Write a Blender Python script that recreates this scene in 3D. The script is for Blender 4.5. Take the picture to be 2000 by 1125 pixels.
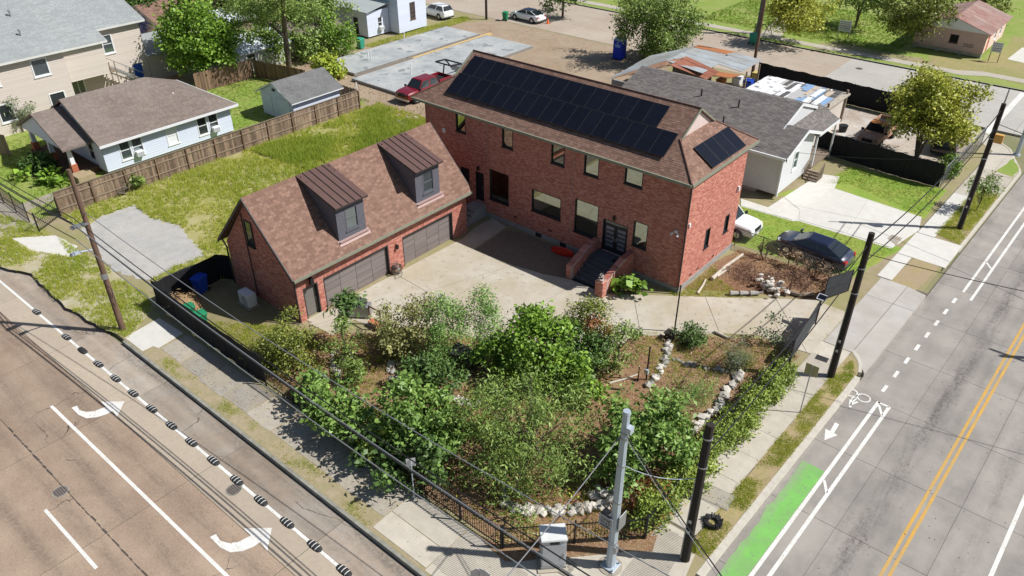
import bpy, math, random
import numpy as np
from mathutils import Vector, Matrix
R = math.radians
for o in list(bpy.data.objects): bpy.data.objects.remove(o)
sc = bpy.context.scene
COL = sc.collection
random.seed(7); rng = np.random.default_rng(7)

# ---------------------------------------------------------------- camera, sky, sun, exposure
CAM = Vector((17.336, -36.253, 26.0)); FPX = 1518.72
PITCH, ROLL, YAW = R(33.341), R(-0.043), R(129.988)
fwd = Vector((math.cos(YAW)*math.cos(PITCH), math.sin(YAW)*math.cos(PITCH), -math.sin(PITCH)))
rgt = Vector((math.sin(YAW), -math.cos(YAW), 0)); upv = rgt.cross(fwd)
r_ = rgt*math.cos(ROLL) + upv*math.sin(ROLL); u_ = -rgt*math.sin(ROLL) + upv*math.cos(ROLL)
cd = bpy.data.cameras.new('camera'); cam = bpy.data.objects.new('camera', cd); COL.objects.link(cam)
cd.sensor_width = 36; cd.lens = FPX/2000*36; cd.clip_start = .5; cd.clip_end = 3000
m3 = Matrix((r_, u_, -fwd)).transposed(); cam.matrix_world = Matrix.Translation(CAM) @ m3.to_4x4()
sc.camera = cam
SUN_EL, SUN_AZ = R(48.3), R(33.5)             # azimuth measured from +X towards +Y
sdir = Vector((math.cos(SUN_EL)*math.cos(SUN_AZ), math.cos(SUN_EL)*math.sin(SUN_AZ), math.sin(SUN_EL)))
w = bpy.data.worlds.new('World'); sc.world = w; w.use_nodes = True
nt = w.node_tree; bg = nt.nodes['Background']; sky = nt.nodes.new('ShaderNodeTexSky')
sky.sky_type = 'NISHITA'; sky.sun_disc = False; sky.sun_elevation = SUN_EL; sky.sun_rotation = R(90)-SUN_AZ
nt.links.new(sky.outputs[0], bg.inputs[0]); bg.inputs[1].default_value = .065
sl = bpy.data.lights.new('sun', 'SUN'); sun = bpy.data.objects.new('sun', sl); COL.objects.link(sun)
sl.energy = 5.0; sl.angle = R(.5); sl.color = (1, .975, .935)
sun.rotation_euler = (-sdir).to_track_quat('-Z', 'Y').to_euler(); sun.location = (0, 0, 60)
vs = sc.view_settings; vs.view_transform = 'Standard'; vs.look = 'None'; vs.exposure = .12; vs.gamma = 1; vs.use_curve_mapping = False
sc.cycles.max_bounces = 6

def G(px, py, z=0.0):
    """surveyed point: where the sight line of photo pixel (px,py) meets height z"""
    d = r_*((px-1000)/FPX) - u_*((py-562.5)/FPX) + fwd
    t = (z-CAM.z)/d.z
    p = CAM + d*t
    return (p.x, p.y)

# ---------------------------------------------------------------- materials
MATS = {}
def mat(name, c1, c2=None, scale=3, rough=.85, bump=0, bscale=40, spec=.3, metal=0, rand=0, tint=False, big=None, bigscale=.25, bigf=.5, speck=None, speckscale=60, speckt=.62, trans=0, stretch=None, coat=0, detail=6, lanes=None, lanecol=None, axis='x', streak=None, crack=None):
    if name in MATS: return MATS[name]
    m = bpy.data.materials.new(name); m.use_nodes = True; MATS[name] = m
    n = m.node_tree.nodes; L = m.node_tree.links; b = n['Principled BSDF']
    def rgb(c): return (c[0], c[1], c[2], 1)
    geo = n.new('ShaderNodeNewGeometry'); vec = geo.outputs['Position']
    if stretch:
        mp = n.new('ShaderNodeMapping'); mp.inputs['Scale'].default_value = stretch; L.new(vec, mp.inputs[0]); vec2 = mp.outputs[0]
    else: vec2 = vec
    def noise(s, v=vec2, d=detail, rg=.55):
        t = n.new('ShaderNodeTexNoise'); t.inputs['Roughness'].default_value = rg; t.inputs['Scale'].default_value = s; t.inputs['Detail'].default_value = d; L.new(v, t.inputs['Vector']); return t.outputs[0]
    def ramp(src, lo, hi):
        r = n.new('ShaderNodeMapRange'); r.inputs[1].default_value = lo; r.inputs[2].default_value = hi; L.new(src, r.inputs[0]); return r.outputs[0]
    def mix(f, a, bb):
        x = n.new('ShaderNodeMix'); x.data_type = 'RGBA'
        for s, k in ((f, 0), (a, 6), (bb, 7)):
            if isinstance(s, bpy.types.NodeSocket): L.new(s, x.inputs[k])
            else: x.inputs[k].default_value = s if k == 0 else rgb(s)
        return x.outputs[2]
    col = None
    if c2 is None: c2 = tuple(min(1, v*1.12) for v in c1); 
    if tint:
        a = n.new('ShaderNodeAttribute'); a.attribute_name = 'tint'; col = mix(a.outputs['Fac'], c1, c2)
        v = ramp(noise(scale), .3, .7); col = mix(v, col, mix(.5, col, c1))
    else: col = mix(ramp(noise(scale), .3, .7), c1, c2)
    if big is not None: 
        v = ramp(noise(bigscale, vec, 9, .68), .4, .62); mm = n.new('ShaderNodeMath'); mm.operation = 'MULTIPLY'; mm.inputs[1].default_value = bigf; L.new(v, mm.inputs[0]); col = mix(mm.outputs[0], col, big)
    if speck is not None:
        v = ramp(noise(speckscale, vec, 2), speckt, speckt+.05); col = mix(v, col, speck)
    if lanes:
        sep = n.new('ShaderNodeSeparateXYZ'); L.new(vec, sep.inputs[0])
        if axis == 'x':
            k1 = n.new('ShaderNodeMath'); k1.operation = 'MULTIPLY'; k1.inputs[1].default_value = -.028; L.new(sep.outputs[1], k1.inputs[0]); k2 = n.new('ShaderNodeMath'); L.new(k1.outputs[0], k2.inputs[0]); L.new(sep.outputs[0], k2.inputs[1]); pos = k2.outputs[0]
        else: pos = sep.outputs[1]
        mp2 = n.new('ShaderNodeMapping'); mp2.inputs['Scale'].default_value = (1, .12, 1) if axis == 'x' else (.12, 1, 1); L.new(vec, mp2.inputs[0])
        for (c0, wd, st) in lanes:
            d1 = n.new('ShaderNodeMath'); d1.operation = 'SUBTRACT'; d1.inputs[1].default_value = c0; L.new(pos, d1.inputs[0]); d2 = n.new('ShaderNodeMath'); d2.operation = 'ABSOLUTE'; L.new(d1.outputs[0], d2.inputs[0])
            mr = n.new('ShaderNodeMapRange'); mr.interpolation_type = 'SMOOTHSTEP'; mr.inputs[1].default_value = 0; mr.inputs[2].default_value = wd; mr.inputs[3].default_value = st; mr.inputs[4].default_value = 0; L.new(d2.outputs[0], mr.inputs[0])
            nz = ramp(noise(2.2, mp2.outputs[0], 8, .65), .32, .68); nf = ramp(noise(7, vec, 6, .7), .25, .7); mu = n.new('ShaderNodeMath'); mu.operation = 'MULTIPLY'; L.new(mr.outputs[0], mu.inputs[0]); L.new(nz, mu.inputs[1]); mu2 = n.new('ShaderNodeMath'); mu2.operation = 'MULTIPLY'; L.new(mu.outputs[0], mu2.inputs[0]); L.new(nf, mu2.inputs[1]); mu2.use_clamp = True
            col = mix(mu2.outputs[0], col, lanecol)
    if crack is not None:
        vo = n.new('ShaderNodeTexVoronoi'); vo.feature = 'DISTANCE_TO_EDGE'; vo.inputs['Scale'].default_value = .16; ad = n.new('ShaderNodeVectorMath'); ad.operation = 'ADD'; nzv = n.new('ShaderNodeTexNoise'); nzv.inputs['Scale'].default_value = .9; nzv.inputs['Detail'].default_value = 6; L.new(vec, nzv.inputs['Vector']); L.new(vec, ad.inputs[0]); L.new(nzv.outputs['Color'], ad.inputs[1]); L.new(ad.outputs[0], vo.inputs['Vector'])
        cr = n.new('ShaderNodeMapRange'); cr.inputs[1].default_value = .0012; cr.inputs[2].default_value = .0035; cr.inputs[3].default_value = 1; cr.inputs[4].default_value = 0; L.new(vo.outputs['Distance'], cr.inputs[0])
        br = ramp(noise(.35, vec, 3), .5, .56); mu = n.new('ShaderNodeMath'); mu.operation = 'MULTIPLY'; L.new(cr.outputs[0], mu.inputs[0]); L.new(br, mu.inputs[1]); col = mix(mu.outputs[0], col, crack)
    if rand:
        oi = n.new('ShaderNodeObjectInfo'); h = n.new('ShaderNodeHueSaturation'); mr = n.new('ShaderNodeMapRange')
        mr.inputs[3].default_value = 1-rand; mr.inputs[4].default_value = 1+rand; L.new(oi.outputs['Random'], mr.inputs[0]); L.new(mr.outputs[0], h.inputs['Value']); L.new(col, h.inputs['Color']); col = h.outputs[0]
    L.new(col, b.inputs['Base Color']); b.inputs['Roughness'].default_value = rough; b.inputs['Specular IOR Level'].default_value = spec; b.inputs['Metallic'].default_value = metal
    if coat: b.inputs['Coat Weight'].default_value = coat; b.inputs['Coat Roughness'].default_value = .04
    if bump:
        bp = n.new('ShaderNodeBump'); bp.inputs['Strength'].default_value = bump; bp.inputs['Distance'].default_value = .03; L.new(noise(bscale), bp.inputs['Height']); L.new(bp.outputs[0], b.inputs['Normal'])
    if trans:
        t = n.new('ShaderNodeBsdfTranslucent'); L.new(col, t.inputs[0]); ms = n.new('ShaderNodeMixShader'); ms.inputs[0].default_value = trans
        L.new(b.outputs[0], ms.inputs[1]); L.new(t.outputs[0], ms.inputs[2]); L.new(ms.outputs[0], n['Material Output'].inputs[0])
    return m

def leafmat(name, c1, c2): return mat(name, tuple(v*.8 for v in c1), tuple(min(.85, v*1.38) for v in c2), scale=1.2, rough=.5, spec=.4, tint=True, trans=.17)

# ---------------------------------------------------------------- objects
ORG = {}
def link(o, parent=None, loc=None):
    COL.objects.link(o)
    if parent is not None: o.parent = parent; ORG[o] = ORG.get(parent, Vector((0, 0, 0)))
    return o
def props(o, label=None, cat=None, group=None, kind=None):
    if label: o['label'] = label
    if cat: o['category'] = cat
    if group: o['group'] = group
    if kind: o['kind'] = kind
    return o
def thing(name, label, cat, loc, group=None):
    o = bpy.data.objects.new(name, None); o.empty_display_size = .3; COL.objects.link(o); o.location = loc; ORG[o] = Vector(loc)
    return props(o, label, cat, group)
def area(p): return sum(p[i][0]*p[(i+1) % len(p)][1]-p[(i+1) % len(p)][0]*p[i][1] for i in range(len(p)))/2

class MB:
    def __init__(s): s.v = []; s.f = []; s.t = []
    def add(s, vs, fs, t=.5):
        k = len(s.v); s.v.extend(tuple(p) for p in vs); s.f.extend(tuple(i+k for i in f) for f in fs); s.t.extend([t]*len(fs)); return s
    def quad(s, a, b, c, d, t=.5): return s.add((a, b, c, d), ((0, 1, 2, 3),), t)
    def hexa(s, p, t=.5):   # 8 points: bottom 4 ccw, top 4 ccw
        return s.add(p, ((3, 2, 1, 0), (4, 5, 6, 7), (0, 1, 5, 4), (1, 2, 6, 5), (2, 3, 7, 6), (3, 0, 4, 7)), t)
    def box(s, x0, x1, y0, y1, z0, z1, t=.5):
        return s.hexa(((x0, y0, z0), (x1, y0, z0), (x1, y1, z0), (x0, y1, z0), (x0, y0, z1), (x1, y0, z1), (x1, y1, z1), (x0, y1, z1)), t)
    def prism(s, poly, z0, z1, t=.5):
        p = list(poly)
        if area(p) < 0: p.reverse()
        n = len(p); vs = [(x, y, z0) for x, y in p]+[(x, y, z1) for x, y in p]
        return s.add(vs, [tuple(range(n-1, -1, -1)), tuple(range(n, 2*n))]+[(i, (i+1) % n, n+(i+1) % n, n+i) for i in range(n)], t)
    def sheet(s, poly, z, t=.5):
        p = list(poly)
        if area(p) < 0: p.reverse()
        return s.add([(x, y, z) for x, y in p], [tuple(range(len(p)))], t)
    def cyl(s, a, b, r0, r1=None, n=8, cap=True, t=.5):
        if r1 is None: r1 = r0
        a = Vector(a); b = Vector(b); d = (b-a).normalized(); q = d.orthogonal().normalized(); e = d.cross(q)
        vs = []
        for c, r in ((a, r0), (b, r1)):
            for i in range(n):
                w = 2*math.pi*i/n; vs.append(c+q*math.cos(w)*r+e*math.sin(w)*r)
        fs = [(i, (i+1) % n, n+(i+1) % n, n+i) for i in range(n)]
        if cap: fs += [tuple(range(n-1, -1, -1)), tuple(range(n, 2*n))]
        return s.add(vs, fs, t)
    def tube(s, pts, r, n=6, t=.5):
        pts = [Vector(p) for p in pts]; rs = r if isinstance(r, (list, tuple)) else [r]*len(pts); vs = []; q = None
        for i, p in enumerate(pts):
            d = (pts[min(i+1, len(pts)-1)]-pts[max(i-1, 0)]).normalized()
            if q is None: q = d.orthogonal().normalized()
            else:
                q = (q-d*q.dot(d))
                q = q.normalized() if q.length > 1e-6 else d.orthogonal().normalized()
            e = d.cross(q)
            for k in range(n):
                w = 2*math.pi*k/n; vs.append(p+q*math.cos(w)*rs[i]+e*math.sin(w)*rs[i])
        fs = []
        for i in range(len(pts)-1):
            for k in range(n): fs.append((i*n+k, i*n+(k+1) % n, (i+1)*n+(k+1) % n, (i+1)*n+k))
        fs += [tuple(range(n-1, -1, -1)), tuple(range((len(pts)-1)*n, len(pts)*n))]
        return s.add(vs, fs, t)
    def mesh(s, name, m, org=(0, 0, 0), smooth=False):
        me = bpy.data.meshes.new(name); o = Vector(org)
        me.from_pydata([(x-o.x, y-o.y, z-o.z) for x, y, z in s.v], [], s.f)
        a = me.attributes.new('tint', 'FLOAT', 'FACE'); a.data.foreach_set('value', np.array(s.t, dtype=np.float32))
        me.materials.append(m)
        if smooth: me.polygons.foreach_set('use_smooth', [True]*len(me.polygons))
        me.update(); return me
    def build(s, name, m, parent=None, smooth=False, bevel=0, **kw):
        org = ORG.get(parent, Vector((0, 0, 0))) if parent is not None else Vector((0, 0, 0))
        o = bpy.data.objects.new(name, s.mesh(name, m, org, smooth)); link(o, parent)
        if bevel:
            bv = o.modifiers.new('bevel', 'BEVEL'); bv.width = bevel; bv.segments = 2; bv.limit_method = 'ANGLE'
        return props(o, **kw)
def solo(name, label, cat, loc, fn, m, group=None, smooth=False, bevel=0):
    """a thing that is one mesh with its origin at its base; fn fills an MB in world coordinates"""
    mb = MB(); fn(mb); o = bpy.data.objects.new(name, mb.mesh(name, m, loc, smooth)); COL.objects.link(o); o.location = loc; ORG[o] = Vector(loc)
    if bevel:
        bv = o.modifiers.new('bevel', 'BEVEL'); bv.width = bevel; bv.segments = 2; bv.limit_method = 'ANGLE'
    return props(o, label, cat, group)
def inst(name, me, parent, loc, rot=None, scale=None):
    o = bpy.data.objects.new(name, me); COL.objects.link(o); o.parent = parent
    o.location = Vector(loc)-ORG.get(parent, Vector((0, 0, 0)))
    if rot is not None: o.rotation_euler = rot
    if scale is not None: o.scale = scale
    return o
def struct(name, mb, m, **kw): return mb.build(name, m, None, kind='structure', **kw)

class Fr:
    """a wall's own frame: u along the wall, outward distance, height"""
    def __init__(s, ox, oy, dx, dy):
        l = math.hypot(dx, dy); s.o = (ox, oy); s.d = (dx/l, dy/l); s.n = (dy/l, -dx/l)
    def p(s, u, out, z): return (s.o[0]+s.d[0]*u+s.n[0]*out, s.o[1]+s.d[1]*u+s.n[1]*out, z)
    def box(s, mb, u0, u1, o0, o1, z0, z1, t=.5):
        return mb.hexa([s.p(u0, o1, z0), s.p(u1, o1, z0), s.p(u1, o0, z0), s.p(u0, o0, z0), s.p(u0, o1, z1), s.p(u1, o1, z1), s.p(u1, o0, z1), s.p(u0, o0, z1)], t)

def cutspan(u0, u1, cuts):
    sp = [(u0, u1)]
    for a, b in cuts:
        sp = [q for (x, y) in sp for q in ((x, min(y, a)), (max(x, b), y)) if q[1]-q[0] > 1e-4]
    return sp
def ext(L, z, z1, gable):
    if gable is None or z <= z1: return 0, L
    k = (z-z1)/(gable-z1)*L/2
    return k, L-k
def backing(fr, L, z0, z1, ops, th=.2, gable=None):
    mb = MB(); us = sorted({0, L, *[o[0] for o in ops], *[o[1] for o in ops]}); zs = sorted({z0, z1, *[o[2] for o in ops], *[o[3] for o in ops]})
    us = [u for u in us if 0 <= u <= L]; zs = [z for z in zs if z0 <= z <= z1]
    for i in range(len(zs)-1):
        a, b = zs[i], zs[i+1]; c = (a+b)/2
        for (x, y) in cutspan(0, L, [(o[0], o[1]) for o in ops if o[2] < c < o[3]]): fr.box(mb, x, y, -th, 0, a, b)
    if gable:
        p = [fr.p(0, 0, z1), fr.p(L, 0, z1), fr.p(L/2, 0, gable)]; q = [fr.p(0, -th, z1), fr.p(L, -th, z1), fr.p(L/2, -th, gable)]
        mb.add(p+q, ((0, 1, 2), (5, 4, 3), (1, 4, 5, 2), (0, 2, 5, 3)))
    return mb
def bricks(fr, L, z0, z1, ops, gable=None, bw=.215, bh=.077, proud=.009):
    mb = MB(); z = z0; k = 0; top = gable or z1; lint = []
    for o in ops:
        if len(o) > 4: lint.append((o[0]-.1, o[1]+.1, o[3], o[3]+.23))
    rnd = random.random
    while z+bh <= top+1e-6:
        a, b = ext(L, z+bh, z1, gable); c = z+bh/2
        sp = cutspan(a, b, [(o[0], o[1]) for o in ops if o[2] < c < o[3]]+[(o[0], o[1]) for o in lint if o[2] < c < o[3]])
        off = (k % 2)*bw/2
        for (x, y) in sp:
            u = math.floor((x-off)/bw)*bw+off
            while u < y:
                p, q = max(u, x), min(u+bw-.012, y)
                if q-p > .03:
                    t = rnd()**1.5 if rnd() > .12 else 1-.4*rnd()
                    g = proud+rnd()*.006
                    A, B, C, D = fr.p(p, g, z), fr.p(q, g, z), fr.p(q, g, z+bh-.012), fr.p(p, g, z+bh-.012)
                    E, F, H, I = fr.p(p, 0, z), fr.p(q, 0, z), fr.p(q, 0, z+bh-.012), fr.p(p, 0, z+bh-.012)
                    mb.add((A, B, C, D, E, F, H, I), ((0, 1, 2, 3), (3, 2, 6, 7), (1, 5, 6, 2), (4, 0, 3, 7), (4, 5, 1, 0)), t)
                u += bw
        z += bh; k += 1
    for (x, y, c, d) in lint:
        u = x
        while u < y-.05:
            fr.box(mb, u, min(u+.065, y), 0, proud+.008, c, d-.012, rnd()); u += .077
    return mb
def laps(fr, L, z0, z1, ops, gable=None, h=.18):
    mb = MB(); z = z0; top = gable or z1
    while z < top-.02:
        zt = min(z+h, top); a0, b0 = ext(L, z, z1, gable); a1, b1 = ext(L, zt, z1, gable); c = (z+zt)/2
        cuts = [(o[0], o[1]) for o in ops if o[2] < c < o[3]]
        if gable and z > z1 and not cuts:
            A, B, C, D = fr.p(a0, .022, z), fr.p(b0, .022, z), fr.p(b1, .004, zt), fr.p(a1, .004, zt)
            mb.add((A, B, C, D, fr.p(a0, 0, z), fr.p(b0, 0, z)), ((0, 1, 2, 3), (4, 5, 1, 0)), random.random())
        else:
            for (x, y) in cutspan(a0, b0, cuts):
                A, B, C, D = fr.p(x, .022, z), fr.p(y, .022, z), fr.p(y, .004, zt), fr.p(x, .004, zt)
                mb.add((A, B, C, D, fr.p(x, 0, z), fr.p(y, 0, z)), ((0, 1, 2, 3), (4, 5, 1, 0)), random.random())
        z = zt
    return mb
def window(par, fr, u0, u1, z0, z1, fm, pm, out=-.06, fw=.06, bars=0, sill=True, sm=None, proud=.02, mull=0, **kw):
    mb = MB()
    for a in ((u0, u0+fw, z0, z1), (u1-fw, u1, z0, z1), (u0+fw, u1-fw, z0, z0+fw), (u0+fw, u1-fw, z1-fw, z1)): fr.box(mb, a[0], a[1], out-.03, proud, a[2], a[3])
    for i in range(bars):
        zc = z0+(z1-z0)*(i+1)/(bars+1); fr.box(mb, u0+fw, u1-fw, out-.02, out+.03, zc-.025, zc+.025)
    for i in range(mull):
        uc = u0+(u1-u0)*(i+1)/(mull+1); fr.box(mb, uc-.03, uc+.03, out-.02, out+.032, z0+fw, z1-fw)
    o = mb.build('window', fm, par, **kw)
    g = MB(); fr.box(g, u0+fw, u1-fw, out-.025, out, z0+fw, z1-fw); g.build('pane', pm, o)
    if sill:
        s = MB(); fr.box(s, u0-.05, u1+.05, -.02, proud+.045, z0-.07, z0-.004); s.build('sill', sm or fm, o)
    return o

def shingles(mb, poly, e=.15, tw=.31, lift=.014, base=.006):
    """overlapping tabs on a flat roof plane; poly = 3D points, first edge is the eave (ccw seen from outside)"""
    P = [Vector(p) for p in poly]; u = (P[1]-P[0]).normalized(); n = None
    for i in range(2, len(P)):
        c = u.cross(P[i]-P[0])
        if c.length > 1e-3: n = c.normalized(); break
    s = n.cross(u); Q = [((p-P[0]).dot(u), (p-P[0]).dot(s)) for p in P]; top = max(q[1] for q in Q); k = 0; y = 0
    def span(y):
        xs = []
        for i in range(len(Q)):
            (x0, y0), (x1, y1) = Q[i], Q[(i+1) % len(Q)]
            if (y0-y)*(y1-y) <= 0 and abs(y1-y0) > 1e-6: xs.append(x0+(x1-x0)*(y-y0)/(y1-y0))
        return (min(xs), max(xs)) if len(xs) > 1 else None
    while y < top-.03:
        y1 = min(y+e*1.05, top); a = span(y+.001); b = span(y1-.001)
        if a and b:
            x = math.floor(a[0]/tw)*tw+random.random()*tw-tw
            while x < a[1]:
                w = tw*(.85+.3*random.random()); l, r = max(x, a[0]), min(x+w-.012, a[1]); l2, r2 = max(x, b[0]), min(x+w-.012, b[1])
                if r-l > .02:
                    if r2 < l2: l2 = r2 = (l2+r2)/2
                    d = lift*(.8+.5*random.random()); o = P[0]
                    A = o+u*l+s*y+n*d; B = o+u*r+s*y+n*d; C = o+u*r2+s*y1+n*base; D = o+u*l2+s*y1+n*base
                    t = random.random()
                    mb.add((A, B, C, D, A-n*d, B-n*d), ((0, 1, 2, 3), (4, 5, 1, 0)), t)
                x += w
        y += e; k += 1
    return mb
def slabpoly(mb, poly, th=.12):
    P = [Vector(p) for p in poly]; n = Vector((0, 0, 0))
    for i in range(len(P)): n += P[i].cross(P[(i+1) % len(P)])
    if n.z < 0: P.reverse()
    k = len(P); lo = [p-Vector((0, 0, th)) for p in P]
    return mb.add(P+lo, [tuple(range(k)), tuple(range(2*k-1, k-1, -1))]+[(i, k+i, k+(i+1) % k, (i+1) % k) for i in range(k)])
def roofset(parent, planes, dm, sm, e=.15, tw=.31, th=.14, name='roof', sh=True):
    d = MB(); s = MB()
    for p in planes:
        slabpoly(d, p, th)
        if sh: shingles(s, p, e, tw)
    r = d.build(name, dm, parent)
    if sh: s.build('shingles', sm, r, kind='stuff')
    return r

# ---------------------------------------------------------------- foliage
def npmesh(name, verts, nquad, tint, m, org, k=4):
    me = bpy.data.meshes.new(name); nv = len(verts); nf = nquad
    me.vertices.add(nv); me.vertices.foreach_set('co', (verts-np.array(org)).astype(np.float32).ravel())
    me.loops.add(nf*k); me.loops.foreach_set('vertex_index', np.arange(nf*k, dtype=np.int32))
    me.polygons.add(nf); me.polygons.foreach_set('loop_start', np.arange(0, nf*k, k, dtype=np.int32))
    try: me.polygons.foreach_set('loop_total', np.full(nf, k, dtype=np.int32))
    except Exception: pass
    a = me.attributes.new('tint', 'FLOAT', 'FACE'); a.data.foreach_set('value', tint.astype(np.float32))
    me.materials.append(m); me.update(calc_edges=True); me.validate(); return me
def unit(a): return a/np.maximum(np.linalg.norm(a, axis=1, keepdims=True), 1e-6)
def leafcloud(name, m, parent, cen, per, spread, size, aspect=.5, up=.6, droop=0., kind=None, zmin=.03, pinn=0):
    per = max(3, int(per*.68)); size = size*1.3; n = len(cen)*per; c = np.repeat(cen, per, 0); ct = np.repeat(rng.random(len(cen)), per)
    p = c+np.clip(rng.normal(0, 1, (n, 3)), -1.8, 1.8)*np.array(spread)
    p[:, 2] = np.maximum(p[:, 2], zmin)
    out = unit(p-c+1e-4)
    nr = unit(rng.normal(0, 1, (n, 3))*.7+out*.45+np.array([0, 0, up*1.3]))
    a = unit(np.cross(nr, rng.normal(0, 1, (n, 3)))); a = unit(a+out*.5+np.array([0, 0, -droop])); b = unit(np.cross(nr, a))
    s = size*(.45+1.1*rng.random((n, 1))**1.3); L = a*s*.5; W = b*s*.5*aspect; f = nr*s*.12
    V = np.stack([p-L, p-W*1.0+f, p+L-f, p+W+f], 1).reshape(-1, 3)
    t = np.clip(.55*ct+.45*rng.random(n), 0, 1)
    org = ORG.get(parent, Vector((0, 0, 0)))
    o = bpy.data.objects.new(name, npmesh(name, V, n, t, m, org)); link(o, parent)
    return props(o, kind=kind)
def blobpts(blobs, n, shell=.45, rough=.28):
    """points through the volume of several lobes, uneven outline"""
    vol = np.array([b[3]*b[4]*b[5] for b in blobs]); pick = rng.choice(len(blobs), n, p=vol/vol.sum()); B = np.array(blobs)[pick]
    d = unit(rng.normal(0, 1, (n, 3))); r = (shell+(1-shell)*rng.random(n)**.6)
    ph = rng.random(3)*6; wob = 1+rough*(np.sin(d[:, 0]*5+ph[0])*np.sin(d[:, 1]*5+ph[1])+.6*np.sin(d[:, 2]*7+ph[2]))
    pt = B[:, :3]+d*B[:, 3:6]*(r*wob)[:, None]
    k = max(6, n//8); sub = rng.integers(0, k, n); rad = B[:, 3:6].mean(1)[:, None]
    q = pt[:k][sub]+rng.normal(0, 1, (n, 3))*rad*np.array([.13, .13, .1]); far = rng.random(n) < .22
    return np.where(far[:, None], pt, q)
BARK = None
def plant(name, label, cat, base, blobs, ncl, per, size, lm, bark, spread=.25, aspect=.5, up=.6, trunk=.1, stems=1, limbs=8, droop=0, group=None, crown='crown', shell=.45, rough=.28, bare=0):
    """blobs are relative to the base: (dx,dy,z,rx,ry,rz)"""
    x, y = base; root = thing(name, label, cat, (x, y, 0), group)
    bl = [(x+b[0], y+b[1], b[2], b[3], b[4], b[5]) for b in blobs]
    cen = blobpts(bl, ncl, shell, rough); cen[:, 2] = np.maximum(cen[:, 2], .15)
    mb = MB(); cz = sum(b[2] for b in bl)/len(bl)
    for i in range(stems):
        sx = x+(random.uniform(-.25, .25) if stems > 1 else 0); sy = y+(random.uniform(-.25, .25) if stems > 1 else 0)
        tp = Vector((x+random.uniform(-.3, .3)*(1+.4*stems), y+random.uniform(-.3, .3)*(1+.4*stems), cz*.85))
        md = Vector((sx, sy, 0)).lerp(tp, .5)+Vector((random.uniform(-.1, .1), random.uniform(-.1, .1), 0))
        mb.tube([(sx, sy, -.05), md, tp], [trunk, trunk*.8, trunk*.5], 7)
        for k in range(max(1, limbs//stems)):
            c = cen[random.randrange(len(cen))]; st = Vector((sx, sy, 0)).lerp(tp, random.uniform(.35, 1))
            mid = st.lerp(Vector(c), .55)+Vector((0, 0, .12*random.random()))
            mb.tube([st, mid, c], [trunk*.4, trunk*.25, trunk*.07], 5)
    mb.build('trunk', bark, root)
    if bare < 1: leafcloud(crown, lm, root, cen, per, (spread, spread, spread*.8), size, aspect, up, droop)
    return root
def pip(pts, poly):
    x, y = pts[:, 0], pts[:, 1]; c = np.zeros(len(pts), bool); n = len(poly)
    for i in range(n):
        x0, y0 = poly[i]; x1, y1 = poly[(i+1) % n]
        if y0 == y1: continue
        c ^= ((y0 > y) != (y1 > y)) & (x < (x1-x0)*(y-y0)/(y1-y0)+x0)
    return c
def pnoise(p, s, seed=0):
    x, y = p[:, 0]*s+seed*1.7, p[:, 1]*s-seed*2.3
    return (np.sin(x*1.3+1.9*np.sin(y*.7))+np.sin(y*1.7+1.3*np.sin(x*1.1+seed))+.6*np.sin((x+y)*2.9+seed)+.5*np.sin((x-y)*3.7))/3.1
def blades(name, poly, n, h, m, width=.02, per=5, thr=-2, ns=.5, seed=0, z=0, holes=(), parent=None, lean=.5, kind='stuff', label=None, cat=None, tbias=.5):
    P = np.array(poly); lo, hi = P.min(0), P.max(0); pts = rng.uniform(lo, hi, (n*3, 2)); pts = pts[pip(pts, poly)]
    for hl in holes: pts = pts[~pip(pts, hl)]
    v = pnoise(pts, ns, seed); keep = v+.5*rng.random(len(pts)) > thr; pts = pts[keep][:n]; v = v[keep][:n]
    k = len(pts)*per; c = np.repeat(pts, per, 0)+rng.normal(0, .06, (k, 2)); hh = h*(.5+.9*rng.random(k))*(1+.35*np.repeat(v, per))
    ang = rng.random(k)*6.283; le = lean*rng.random(k)*hh; w = width*(.7+.6*rng.random(k)); a2 = rng.random(k)*6.283
    b0 = np.stack([c[:, 0]-np.cos(ang)*w, c[:, 1]-np.sin(ang)*w, np.full(k, z-.01)], 1); b1 = np.stack([c[:, 0]+np.cos(ang)*w, c[:, 1]+np.sin(ang)*w, np.full(k, z-.01)], 1)
    tp = np.stack([c[:, 0]+np.cos(a2)*le, c[:, 1]+np.sin(a2)*le, z+hh], 1)
    V = np.stack([b0, b1, tp], 1).reshape(-1, 3); t = np.clip(np.repeat(tbias+.35*pnoise(pts, ns*.8, seed+3), per)+.25*(rng.random(k)-.5), 0, 1)
    o = bpy.data.objects.new(name, npmesh(name, V, k, t, m, (0, 0, 0), 3)); link(o, parent)
    return props(o, label, cat, None, kind)
def wobble(poly, step=.6, amp=.12, seed=1):
    r = random.Random(seed); out = []
    for i in range(len(poly)):
        a, b = Vector(poly[i]), Vector(poly[(i+1) % len(poly)]); l = (b-a).length; k = max(1, int(l/step))
        for j in range(k):
            p = a.lerp(b, j/k); out.append((p.x+r.uniform(-amp, amp), p.y+r.uniform(-amp, amp)))
    return out
def rockmesh(name, m, seed):
    r = random.Random(seed); vs = []; 
    import bmesh
    bm = bmesh.new(); bmesh.ops.create_icosphere(bm, subdivisions=1, radius=.5)
    for v in bm.verts:
        k = 1+r.uniform(-.28, .2); v.co = Vector((v.co.x*k, v.co.y*k*.85, v.co.z*k*.65))
    me = bpy.data.meshes.new(name); bm.to_mesh(me); bm.free(); me.materials.append(m); return me
ORD = ['first', 'second', 'third', 'fourth', 'fifth', 'sixth', 'seventh', 'eighth', 'ninth', 'tenth', 'eleventh', 'twelfth', 'thirteenth', 'fourteenth', 'fifteenth', 'sixteenth', 'seventeenth', 'eighteenth']
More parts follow.
